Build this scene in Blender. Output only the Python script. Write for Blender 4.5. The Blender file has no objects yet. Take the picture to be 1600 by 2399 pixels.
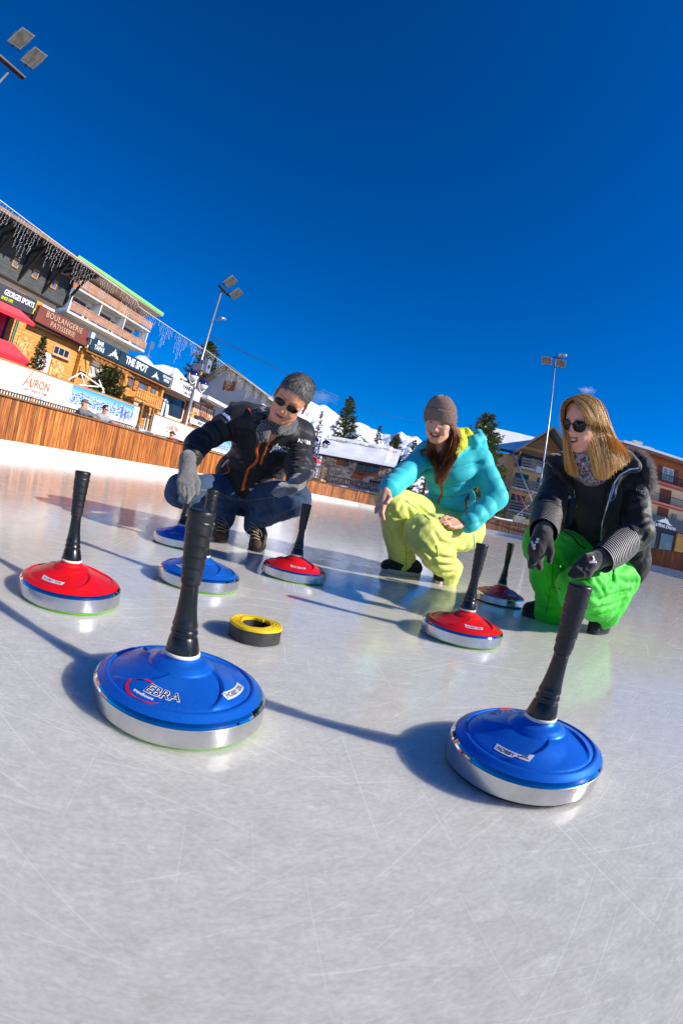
import bpy, bmesh, math, random
import numpy as np
from mathutils import Vector, Matrix, Euler
from mathutils.bvhtree import BVHTree
random.seed(7)
RNG = np.random.default_rng(11)
R = math.radians
scene = bpy.context.scene
COL = scene.collection
PI = math.pi

# ------------------------------------------------------------------ camera (15 mm fisheye, low over the ice, rolled)
CAM_Z, PITCH, ROLL, FPX = 0.376, R(1.8), R(11.31), 1066.0
_f = Vector((0, math.cos(PITCH), -math.sin(PITCH)))
_u0 = Vector((0, math.sin(PITCH), math.cos(PITCH)))
_r0 = Vector((1, 0, 0))
_ri = math.cos(ROLL) * _r0 + math.sin(ROLL) * _u0
_up = -math.sin(ROLL) * _r0 + math.cos(ROLL) * _u0
CAM = Vector((0, 0, CAM_Z))
cd = bpy.data.cameras.new('camera')
cam = bpy.data.objects.new('camera', cd)
COL.objects.link(cam)
cam.matrix_world = Matrix(((_ri.x, _up.x, -_f.x, 0), (_ri.y, _up.y, -_f.y, 0), (_ri.z, _up.z, -_f.z, CAM_Z), (0, 0, 0, 1)))
cd.type = 'PANO'
cd.panorama_type = 'FISHEYE_EQUISOLID'
cd.fisheye_lens = FPX / 2399 * 36
cd.fisheye_fov = PI * 1.2
cd.sensor_width = 36
cd.lens = 16
cd.clip_start = 0.02
cd.clip_end = 20000
scene.camera = cam

def ray(px, py):
    """direction from the camera for a point of the 1600x2399 photograph"""
    x = (px - 800) / FPX; y = (1199.5 - py) / FPX
    rr = math.hypot(x, y) or 1e-9
    th = 2 * math.asin(rr / 2); s = math.sin(th) / rr
    return x * s * _ri + y * s * _up + math.cos(th) * _f
def at(px, py, rng):
    return CAM + ray(px, py) * rng
# street frame: u runs along the rink's long side, v to its left
US, VS = Vector((math.sin(R(9.5)), math.cos(R(9.5)), 0)), Vector((-math.cos(R(9.5)), math.sin(R(9.5)), 0))
def L(u, v, z=0.0):
    return US * u + VS * v + Vector((0, 0, z))
def fp(px, py, v):
    """where the ray of a photo point meets the upright plane at offset v: (u, z)"""
    d = ray(px, py); t = v / d.dot(VS)
    p = CAM + d * t
    return p.dot(US), p.z
def fq(px, py, u):
    d = ray(px, py); t = u / d.dot(US)
    p = CAM + d * t
    return p.dot(VS), p.z

# ------------------------------------------------------------------ objects
def tag(o, label=None, cat=None, group=None, kind=None):
    if label: o['label'] = label
    if cat: o['category'] = cat
    if group: o['group'] = group
    if kind: o['kind'] = kind
    return o
def empty(name, label, cat, loc=(0, 0, 0), group=None, rot=0):
    o = bpy.data.objects.new(name, None); COL.objects.link(o)
    o.location = loc; o.rotation_euler = (0, 0, rot); o.empty_display_size = .1
    return tag(o, label, cat, group)
def link(name, me, mats=None, parent=None, smooth=False):
    o = bpy.data.objects.new(name, me); COL.objects.link(o)
    if mats is not None:
        for m in (mats if isinstance(mats, (list, tuple)) else [mats]): me.materials.append(m)
    if parent is not None:
        o.parent = parent
        # vertices are given in world space: undo the parent's placement
        if not o.get('_local'):
            pm = Matrix.Translation(parent_world(parent)) @ Matrix.Rotation(parent_rot(parent), 4, 'Z')
            me.transform(pm.inverted())
    if smooth: me.shade_smooth()
    return o
def parent_world(p):
    loc = Vector((0, 0, 0)); ch = []
    while p: ch.append(p); p = p.parent
    M = Matrix.Identity(4)
    for q in reversed(ch): M = M @ Matrix.Translation(q.location) @ q.rotation_euler.to_matrix().to_4x4()
    return M.translation
def parent_rot(p):
    a = 0
    while p: a += p.rotation_euler.z; p = p.parent
    return a
def linkl(name, me, mats, parent, smooth=False):
    """vertices already in the parent's own space"""
    o = bpy.data.objects.new(name, me); COL.objects.link(o)
    for m in (mats if isinstance(mats, (list, tuple)) else [mats]): me.materials.append(m)
    o.parent = parent
    if smooth: me.shade_smooth()
    return o
def copy_tree(o, parent=None):
    c = o.copy(); COL.objects.link(c); c.parent = parent
    for ch in o.children: copy_tree(ch, c)
    return c

class MB:
    """collects polygons of one mesh"""
    def __init__(s): s.v = []; s.f = []; s.m = []; s.sm = []; s.uv = []
    def add(s, vs, fs, mi=0, sm=False):
        b = len(s.v); s.v += [tuple(v) for v in vs]
        for f in fs: s.f.append([b + i for i in f]); s.m.append(mi); s.sm.append(sm)
    def box(s, x0, x1, y0, y1, z0, z1, T=None, mi=0):
        vs = [(x, y, z) for x in (x0, x1) for y in (y0, y1) for z in (z0, z1)]
        if T: vs = [T(*v) for v in vs]
        fs = [(0, 1, 3, 2), (4, 6, 7, 5), (0, 4, 5, 1), (2, 3, 7, 6), (0, 2, 6, 4), (1, 5, 7, 3)]
        s.add(vs, fs, mi)
    def bar(s, a, b, w, h=None, up=(0, 0, 1), mi=0):
        a = Vector(a); b = Vector(b); h = h or w
        d = (b - a).normalized(); x = d.cross(Vector(up))
        if x.length < 1e-5: x = d.cross(Vector((1, 0, 0)))
        x.normalize(); y = x.cross(d)
        vs = [p + x * (w / 2) * i + y * (h / 2) * j for p in (a, b) for i, j in ((-1, -1), (1, -1), (1, 1), (-1, 1))]
        s.add(vs, [(0, 3, 2, 1), (4, 5, 6, 7), (0, 1, 5, 4), (1, 2, 6, 5), (2, 3, 7, 6), (3, 0, 4, 7)], mi)
    def tube(s, pts, rad, n=10, mi=0, cap=True, sm=True):
        pts = [Vector(p) for p in pts]
        if not isinstance(rad, (list, tuple)): rad = [rad] * len(pts)
        ref = None; rings = []
        for i, p in enumerate(pts):
            d = (pts[min(i + 1, len(pts) - 1)] - pts[max(i - 1, 0)]).normalized()
            if ref is None:
                ref = d.cross(Vector((0, 0, 1)))
                if ref.length < 1e-3: ref = d.cross(Vector((1, 0, 0)))
            x = (ref - d * ref.dot(d)).normalized(); ref = x; y = d.cross(x)
            rings.append([p + (x * math.cos(2 * PI * k / n) + y * math.sin(2 * PI * k / n)) * rad[i] for k in range(n)])
        vs = [v for r in rings for v in r]; fs = []
        for i in range(len(pts) - 1):
            for k in range(n):
                fs.append((i * n + k, i * n + (k + 1) % n, (i + 1) * n + (k + 1) % n, (i + 1) * n + k))
        s.add(vs, fs, mi, sm)
        if cap:
            b = len(s.v) - len(vs)
            s.f.append([b + k for k in range(n)][::-1]); s.m.append(mi); s.sm.append(False)
            s.f.append([b + (len(pts) - 1) * n + k for k in range(n)]); s.m.append(mi); s.sm.append(False)
    def lathe(s, prof, n=48, c=(0, 0, 0), mi=0, fn=None, sm=True):
        """prof: list of (r, z[, mat]); fn(r,z,a)->(r,z)"""
        b = len(s.v); k = len(prof)
        for j in range(n):
            a = 2 * PI * j / n
            for p in prof:
                r, z = p[0], p[1]
                if fn: r, z = fn(r, z, a)
                s.v.append((c[0] + r * math.cos(a), c[1] + r * math.sin(a), c[2] + z))
        for j in range(n):
            for i in range(k - 1):
                a0, a1 = b + j * k + i, b + ((j + 1) % n) * k + i
                s.f.append([a0, a1, a1 + 1, a0 + 1]); s.m.append(prof[i][2] if len(prof[i]) > 2 else mi); s.sm.append(sm)
    def prism(s, poly, h0, h1, T, mi=0):
        """polygon (a,b) swept between h0 and h1; T(a,b,h)->point"""
        n = len(poly)
        vs = [T(a, b, h0) for a, b in poly] + [T(a, b, h1) for a, b in poly]
        fs = [list(range(n))[::-1], [n + i for i in range(n)]] + [(i, (i + 1) % n, n + (i + 1) % n, n + i) for i in range(n)]
        s.add(vs, fs, mi)
    def me(s, name='m'):
        me = bpy.data.meshes.new(name); me.from_pydata(s.v, [], s.f)
        me.polygons.foreach_set('material_index', s.m)
        me.polygons.foreach_set('use_smooth', s.sm)
        me.update(); return me
    def build(s, name, mats, parent=None):
        return link(name, s.me(name), mats, parent)
    def fixn(s, name, mats, parent=None):
        me = s.me(name); bm = bmesh.new(); bm.from_mesh(me)
        bmesh.ops.recalc_face_normals(bm, faces=bm.faces); bm.to_mesh(me); bm.free()
        return link(name, me, mats, parent)

def text_mesh(txt, size=1.0, depth=0.01, bold=0.0, align='CENTER', shear=0.0, spacing=1.0, line=1.0, xs=1.0):
    cu = bpy.data.curves.new('t', 'FONT'); cu.body = txt; cu.size = size; cu.extrude = depth / 2
    cu.offset = bold * size; cu.align_x = align; cu.align_y = 'CENTER'; cu.shear = shear; cu.space_character = spacing
    cu.space_line = line; cu.resolution_u = 3
    o = bpy.data.objects.new('t', cu); COL.objects.link(o)
    dg = bpy.context.evaluated_depsgraph_get(); dg.update()
    me = bpy.data.meshes.new_from_object(o.evaluated_get(dg))
    bpy.data.objects.remove(o); bpy.data.curves.remove(cu)
    me.materials.clear()
    if xs != 1.0: me.transform(Matrix.Diagonal((xs, 1, 1, 1)))
    return me
def frame_mat(o, x, y):
    x = Vector(x).normalized(); y = Vector(y); y = (y - x * y.dot(x)).normalized(); z = x.cross(y)
    return Matrix(((x.x, y.x, z.x, o[0]), (x.y, y.y, z.y, o[1]), (x.z, y.z, z.z, o[2]), (0, 0, 0, 1)))
def text_on(txt, o, x, y, size, mat, parent, name='lettering', depth=.02, **kw):
    me = text_mesh(txt, size, depth, **kw); me.transform(frame_mat(o, x, y))
    return link(name, me, mat, parent)

# ------------------------------------------------------------------ materials
class N:
    def __init__(s, name):
        m = bpy.data.materials.new(name); m.use_nodes = True; s.m = m; s.t = m.node_tree
        s.b = s.t.nodes['Principled BSDF']; s.out = s.t.nodes['Material Output']
    def n(s, typ, **kw):
        nd = s.t.nodes.new(typ)
        for k, v in kw.items():
            if k.startswith('i_'):
                key = k[2:].replace('_', ' ')
                nd.inputs[key].default_value = v
            else: setattr(nd, k, v)
        return nd
    def l(s, a, b): s.t.links.new(a, b)
    def coord(s, kind='Object', scale=(1, 1, 1), rot=(0, 0, 0)):
        tc = s.n('ShaderNodeTexCoord'); src = tc.outputs[kind]
        if any(rot):
            r0 = s.n('ShaderNodeMapping'); r0.inputs['Rotation'].default_value = rot; s.l(src, r0.inputs['Vector']); src = r0.outputs['Vector']
        mp = s.n('ShaderNodeMapping'); mp.inputs['Scale'].default_value = scale
        s.l(src, mp.inputs['Vector']); return mp.outputs['Vector']
    def noise(s, vec, scale, detail=4, rough=.55, dist=0):
        nd = s.n('ShaderNodeTexNoise'); nd.inputs['Scale'].default_value = scale; nd.inputs['Detail'].default_value = detail
        nd.inputs['Roughness'].default_value = rough; nd.inputs['Distortion'].default_value = dist
        if vec is not None: s.l(vec, nd.inputs['Vector'])
        return nd.outputs['Fac']
    def ramp(s, fac, stops):
        r = s.n('ShaderNodeValToRGB'); e = r.color_ramp.elements
        while len(e) < len(stops): e.new(.5)
        for el, (p, c) in zip(e, stops): el.position = p; el.color = (*c, 1) if len(c) == 3 else c
        s.l(fac, r.inputs['Fac']); return r.outputs['Color']
    def mix(s, fac, a, b, typ='MIX'):
        x = s.n('ShaderNodeMix', data_type='RGBA', blend_type=typ)
        for sock, v in ((x.inputs[0], fac), (x.inputs[6], a), (x.inputs[7], b)):
            if hasattr(v, 'links'): s.l(v, sock)
            elif isinstance(v, (int, float)): sock.default_value = v
            else: sock.default_value = (*v, 1)
        return x.outputs[2]
    def math(s, op, a, b=None):
        x = s.n('ShaderNodeMath', operation=op)
        for sock, v in zip(x.inputs, (a, b)):
            if v is None: continue
            if hasattr(v, 'links'): s.l(v, sock)
            else: sock.default_value = v
        return x.outputs[0]
    def bump(s, h, strength=.3, dist=.01, prev=None):
        b = s.n('ShaderNodeBump'); b.inputs['Strength'].default_value = strength; b.inputs['Distance'].default_value = dist
        s.l(h, b.inputs['Height'])
        if prev is not None: s.l(prev, b.inputs['Normal'])
        return b.outputs['Normal']
    def set(s, **kw):
        names = dict(col='Base Color', rough='Roughness', metal='Metallic', coat='Coat Weight', coatr='Coat Roughness', sheen='Sheen Weight', spec='Specular IOR Level',
                     ior='IOR', nrm='Normal', sss='Subsurface Weight', trans='Transmission Weight', alpha='Alpha', emit='Emission Color', es='Emission Strength', sheenr='Sheen Roughness', aniso='Anisotropic')
        for k, v in kw.items():
            i = s.b.inputs[names[k]]
            if hasattr(v, 'links'): s.l(v, i)
            elif isinstance(v, (tuple, list)): i.default_value = (*v, 1) if len(v) == 3 else v
            else: i.default_value = v
        return s
_MC = {}
def M(name, col, rough=.5, metal=0, var=None, bump=None, coord='Object', **kw):
    """plain procedural material: colour varied by noise (scale, amount), bump (scale, strength, distance)"""
    if name in _MC: return _MC[name]
    n = N(name); c = n.coord(coord)
    vs, va = var or (6, .12)
    f = n.noise(c, vs, 5)
    lo = tuple(x * (1 - va) for x in col); hi = tuple(min(1, x * (1 + va)) for x in col)
    n.set(col=n.ramp(f, [(.25, lo), (.75, hi)]), rough=rough, metal=metal, **kw)
    if bump:
        n.set(nrm=n.bump(n.noise(c, bump[0], 4), bump[1], bump[2] if len(bump) > 2 else .01))
    _MC[name] = n.m
    return n.m
def srgb(r, g, b):
    f = lambda c: (c / 255 / 12.92) if c / 255 <= .04045 else ((c / 255 + .055) / 1.055) ** 2.4
    return (f(r), f(g), f(b))
# ------------------------------------------------------------------ light
SUN_AZ, SUN_EL = R(103.5), R(28)
sd = Vector((math.sin(SUN_AZ) * math.cos(SUN_EL), math.cos(SUN_AZ) * math.cos(SUN_EL), math.sin(SUN_EL)))
w = bpy.data.worlds.new('World'); scene.world = w; w.use_nodes = True
wt = w.node_tree; bg = wt.nodes['Background']
sky = wt.nodes.new('ShaderNodeTexSky'); sky.sky_type = 'NISHITA'; sky.sun_disc = False
sky.sun_elevation = SUN_EL; sky.sun_rotation = SUN_AZ; sky.altitude = 1800; sky.air_density = 1.0; sky.dust_density = 0.1; sky.ozone_density = 5.0
hs = wt.nodes.new('ShaderNodeHueSaturation'); hs.inputs['Saturation'].default_value = 1.6; hs.inputs['Value'].default_value = 1.0
hs.inputs['Hue'].default_value = .512
wt.links.new(sky.outputs[0], hs.inputs['Color']); wt.links.new(hs.outputs[0], bg.inputs['Color'])
bg.inputs['Strength'].default_value = 0.112
sl = bpy.data.lights.new('sun', 'SUN'); sl.energy = 4.7; sl.angle = R(.5); sl.color = (1, .93, .82)
so = bpy.data.objects.new('sun', sl); COL.objects.link(so)
so.rotation_euler = (-sd).to_track_quat('-Z', 'Y').to_euler()
scene.view_settings.view_transform = 'Standard'; scene.view_settings.look = 'None'
scene.view_settings.exposure = 0.52; scene.view_settings.gamma = 1.0
scene.cycles.max_bounces = 8; scene.cycles.use_denoising = True
scene.cycles.sample_clamp_indirect = 6

# ------------------------------------------------------------------ ground and ice
def snow_ground():
    n = N('packed_snow'); c = n.coord('Object')
    f = n.noise(c, .35, 6); g = n.noise(c, 3, 6)
    n.set(col=n.ramp(f, [(.35, (.62, .64, .68)), (.5, (.8, .81, .83)), (.7, (.86, .87, .88))]), rough=.7, nrm=n.bump(g, .5, .08)); return n.m
mb = MB(); mb.add([(-4000, -4000, -.04), (4000, -4000, -.04), (4000, 4000, -.04), (-4000, 4000, -.04)], [(0, 1, 2, 3)])
tag(mb.build('ground', snow_ground()), kind='structure')

# rink outline (u, v): long sides, rounded corners
RW0, RW1, RU0, RU1, RC = 7.6, -12.6, -14, 31, 6.0
def rink_outline(off=0.0, step=8):
    pts = []
    def corner(cu, cv, a0):
        for i in range(step + 1):
            a = R(a0 + 90 * i / step); pts.append((cu + (RC + off) * math.cos(a), cv + (RC + off) * math.sin(a)))
    corner(RU1 - RC, RW0 - RC, 90 - 90 + 0) if False else None
    # counter-clockwise in (u,v)
    corner(RU1 - RC, RW0 - RC, 0); corner(RU0 + RC, RW0 - RC, 90); corner(RU0 + RC, RW1 + RC, 180); corner(RU1 - RC, RW1 + RC, 270)
    return pts
def ice_mat():
    n = N('rink_ice'); c = n.coord('Object')
    big = n.noise(c, 1.3, 5, .6, .4)
    cs = n.coord('Object', (22, 40, 1), (0, 0, R(-24))); mid = n.noise(cs, 1, 8, .72, .5)
    cs2 = n.coord('Object', (2.2, 7, 1), (0, 0, R(12))); lng = n.noise(cs2, 1, 8, .7, .3)
    fine = n.noise(c, 60, 4, .7)
    col = n.ramp(mid, [(.36, (.47, .455, .405)), (.5, (.585, .565, .505)), (.64, (.71, .69, .62))])
    col = n.mix(.45, col, n.ramp(lng, [(.36, (.53, .51, .455)), (.52, (.59, .57, .51)), (.66, (.65, .63, .565))]))
    col = n.mix(.3, col, n.ramp(big, [(.38, (.57, .55, .49)), (.62, (.63, .61, .545))]))
    gr = n.ramp(n.noise(n.coord('Object', (1, 1.5, 1), (0, 0, R(-24))), 110, 3, .6), [(.36, (.80, .80, .80)), (.64, (1.16, 1.16, 1.16))]); col = n.mix(.38, col, n.mix(1.0, col, gr, 'MULTIPLY'))
    # frost flecks
    sp = n.ramp(n.noise(n.coord('Object', (1, 1.8, 1), (0, 0, R(-24))), 26, 3, .6), [(.63, (0, 0, 0)), (.72, (1, 1, 1))])
    col = n.mix(n.math('MULTIPLY', sp, .30), col, (.86, .86, .86))
    sc = None
    for i, (rot, s1, s2, th) in enumerate(((25, 1.1, 150, .665), (-52, .9, 130, .67), (80, 1.3, 170, .675), (5, 1.7, 110, .67), (-15, 3.0, 90, .665), (140, 2.6, 160, .665))):
        v = n.coord('Object', (s1, s2, 1), (0, 0, R(rot)))
        f = n.ramp(n.noise(v, 1, 2.2, .5, .12), [(th, (0, 0, 0)), (th + .04, (1, 1, 1))])
        sc = f if sc is None else n.mix(1.0, sc, f, 'ADD')
    # chips: short bright gouges
    ch = n.ramp(n.noise(n.coord('Object', (14, 50, 1), (0, 0, R(38))), 1, 3, .6), [(.67, (0, 0, 0)), (.76, (1, 1, 1))])
    sc = n.mix(1.0, sc, ch, 'ADD')
    col = n.mix(n.math('MULTIPLY', sc, .15), col, (.84, .83, .80))
    rb = n.ramp(n.noise(c, 9, 5, .6), [(.3, (.05, .05, .05)), (.75, (.19, .19, .19))])
    rf = n.mix(n.math('MULTIPLY', sc, .6), rb, (.5, .5, .5))
    h1 = n.bump(n.noise(n.coord('Object', (5, 14, 1), (0, 0, R(9))), 1, 4, .55), .10, .004)
    h2 = n.bump(fine, .08, .0012, h1)
    h3 = n.bump(mid, .12, .002, h2)
    n.set(col=col, rough=rf, ior=1.33, spec=.6, nrm=h3, sss=.9)
    n.b.inputs['Subsurface Radius'].default_value = (1, 1, 1); n.b.inputs['Subsurface Scale'].default_value = .07
    return n.m
mb = MB(); po = rink_outline()
mb.add([L(u, v, 0) for u, v in po], [list(range(len(po)))])
tag(mb.build('ice', ice_mat()), kind='structure')

# ------------------------------------------------------------------ rink barrier
def plank_mat(name, a, b, c_, rough=.55):
    n = N(name); g = n.n('ShaderNodeNewGeometry'); v = n.coord('Object', (24, 24, 1.6))
    f = n.noise(v, 1, 6, .7, .2)
    col = n.ramp(f, [(.3, a), (.52, b), (.74, c_)])
    rnd = n.ramp(g.outputs['Random Per Island'], [(0, (.55, .55, .55)), (1, (1.25, 1.2, 1.15))])
    col = n.mix(1.0, col, rnd, 'MULTIPLY')
    st = n.ramp(n.noise(n.coord('Object', (14, 14, .5)), 1, 6, .75), [(.36, (.35, .30, .28)), (.52, (1, 1, 1))]); col = n.mix(.75, col, n.mix(1.0, col, st, 'MULTIPLY'))
    wr = n.ramp(n.noise(n.coord('Object'), .45, 4), [(.35, (.72, .66, .62)), (.6, (1.1, 1.1, 1.1))]); col = n.mix(1.0, col, wr, 'MULTIPLY')
    n.set(col=col, rough=rough, nrm=n.bump(f, .3, .01)); return n.m
def kick_mat():
    n = N('white_kick_board'); c = n.coord('Object'); f = n.noise(c, 2.2, 5)
    z = n.n('ShaderNodeSeparateXYZ'); tc = n.n('ShaderNodeTexCoord'); n.l(tc.outputs['Object'], z.inputs[0])
    n.set(col=n.ramp(f, [(.3, (.66, .64, .58)), (.6, (.8, .79, .75))]), rough=.45); return n.m
def barrier():
    root = empty('rink_barrier', 'long orange brown plank barrier with white kick boards around the ice', 'barrier')
    pts = rink_outline(0, 12); pts = pts + [pts[0]]
    # arc-length samples
    segs = []
    for (a, b) in zip(pts[:-1], pts[1:]):
        segs.append((Vector(a), Vector(b), (Vector(b) - Vector(a)).length))
    tot = sum(s[2] for s in segs)
    def pos(d):
        d = d % tot
        for a, b, l in segs:
            if d <= l: 
                t = (b - a) / l; return a + t * d, t
            d -= l
        return segs[-1][1], (segs[-1][1] - segs[-1][0]).normalized()
    pl = MB(); pitch = .105; n = int(tot / pitch); rnd = random.Random(3)
    for i in range(n):
        d0, d1 = i * pitch + .005, (i + 1) * pitch - .005
        (p0, t0), (p1, t1) = pos(d0), pos(d1)
        if p0.x < -9.5: continue
        nrm = Vector((t0.y, -t0.x)); o = .02 + rnd.uniform(0, .006)
        q = [p0 + nrm * o, p1 + nrm * o, p1 + nrm * (o + .022), p0 + nrm * (o + .022)]
        vs = [L(x.x, x.y, z) for z in (.255, 1.07) for x in q]
        pl.add(vs, [(0, 1, 2, 3), (4, 7, 6, 5), (0, 4, 5, 1), (1, 5, 6, 2), (2, 6, 7, 3), (3, 7, 4, 0)])
    pl.fixn('plank_panel', plank_mat('orange_planks', (.16, .04, .010), (.44, .14, .025), (.82, .40, .12)), root)
    def sweep(o0, o1, z0, z1, dl, gap=.0):
        m = MB(); m_n = int(tot / dl)
        for i in range(m_n):
            d0, d1 = i * tot / m_n + gap, (i + 1) * tot / m_n - gap
            (p0, t0), (p1, t1) = pos(d0 + 1e-4), pos(d1 - 1e-4)
            if p0.x < -9.5: continue
            n0 = Vector((t0.y, -t0.x)); n1 = Vector((t1.y, -t1.x))
            q = [p0 + n0 * o0, p1 + n1 * o0, p1 + n1 * o1, p0 + n0 * o1]
            m.add([L(x.x, x.y, z) for z in (z0, z1) for x in q], [(0, 1, 2, 3), (4, 7, 6, 5), (0, 4, 5, 1), (1, 5, 6, 2), (2, 6, 7, 3), (3, 7, 4, 0)])
        return m
    sweep(.0, .04, .001, .255, 1.25, .003).fixn('kick_board', kick_mat(), root)
    sweep(-.03, .12, 1.07, 1.10, 1.25, .0).fixn('top_rail', M('dark_rail_wood', (.2, .085, .035), .6), root)
    # heap of scraped frost lying along the kick boards
barrier()
# ------------------------------------------------------------------ ice stocks
def met_paint(name, dark, light):
    n = N(name); c = n.coord('Object')
    lw = n.n('ShaderNodeLayerWeight'); lw.inputs['Blend'].default_value = .35
    fl = n.noise(c, 1500, 2, .6)
    col = n.mix(n.ramp(fl, [(.42, (0, 0, 0)), (.62, (.6, .6, .6))]), dark, light)
    n.set(col=col, metal=.55, rough=.34, coat=.12, coatr=.15, nrm=n.bump(fl, .12, .0006)); return n.m
BLUE = met_paint('blue_metallic_paint', (.003, .11, .62), (.03, .34, .98))
REDP = met_paint('red_satin_paint', (.70, .003, .006), (.9, .012, .014)); REDP.node_tree.nodes['Principled BSDF'].inputs['Metallic'].default_value = .15
def alu():
    n = N('brushed_aluminium'); c = n.coord('Object', (3, 3, 900))
    f = n.noise(c, 1, 3)
    c2 = n.coord('Object'); g = n.noise(c2, 14, 5, .7)
    n.set(col=n.ramp(g, [(.3, (.56, .57, .59)), (.7, (.72, .72, .73))]), metal=1, rough=n.ramp(g, [(.3, (.2, .2, .2)), (.8, (.3, .3, .3))]), nrm=n.bump(f, .06, .0005)); return n.m
ALU = alu()
CHROME = M('polished_steel_band', (.5, .55, .62), .06, 1, var=(20, .1))
IVORY = M('ivory_plastic_ring', (.78, .72, .6), .45)
def rubber(name, c0, c1, rough):
    n = N(name); c = n.coord('Object'); f = n.noise(c, 40, 5, .6)
    n.set(col=n.ramp(f, [(.35, c0), (.7, c1)]), rough=rough, nrm=n.bump(n.noise(c, 120, 4, .6), .25, .001)); return n.m
RUB = rubber('black_rubber_handle', (.004, .004, .0045), (.015, .015, .016), .4)
RUBP = rubber('smooth_black_rubber', (.004, .004, .0045), (.011, .011, .012), .27)
GREENS = M('lime_green_sole', (.12, .55, .02), .45)
BLACKS = M('black_sole', (.01, .01, .012), .4)
SILV = M('silver_sticker', (.72, .73, .76), .4, .3)
INK = M('black_print', (.01, .01, .012), .5)
WHITEP = M('white_print', (.8, .8, .8), .5, var=(4, .03))
REDPR = M('red_print', (.6, .01, .04), .5)
NAVYP = M('dark_blue_print', (.01, .02, .07), .5)

def cap_z(r, a):
    """height of the painted cap over the ice"""
    P = [(.0, .098), (.027, .094), (.030, .090), (.033, .0885), (.0385, .0865), (.0415, .0852), (.0505, .0785), (.0520, .0762), (.056, .0748), (.085, .0640), (.110, .0555), (.1145, .0528), (.117, .0552), (.120, .0552), (.132, .0475), (.134, .0465)]
    for (r0, z0), (r1, z1) in zip(P[:-1], P[1:]):
        if r <= r1:
            t = (r - r0) / (r1 - r0); z = z0 + (z1 - z0) * t; break
    else: z = P[-1][1]
    # four swept vanes: a sharp step on one side fading out on the other
    if .05 < r < .113:
        k = (r - .05) / .063
        ph = (a * 4 / (2 * PI) + .55 * k ** 1.4) % 1.0
        s = max(0, 1 - ph / .42) ** 1.3 if ph < .42 else 0
        e = min(1, (1 - ph) / .035) if ph > .965 else 0
        s = max(s, 1 - (1 - ph) / .035 if ph > .965 else 0)
        z += .0062 * s * math.sin(PI * min(1, k * 1.02)) ** .5
    return z
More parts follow.
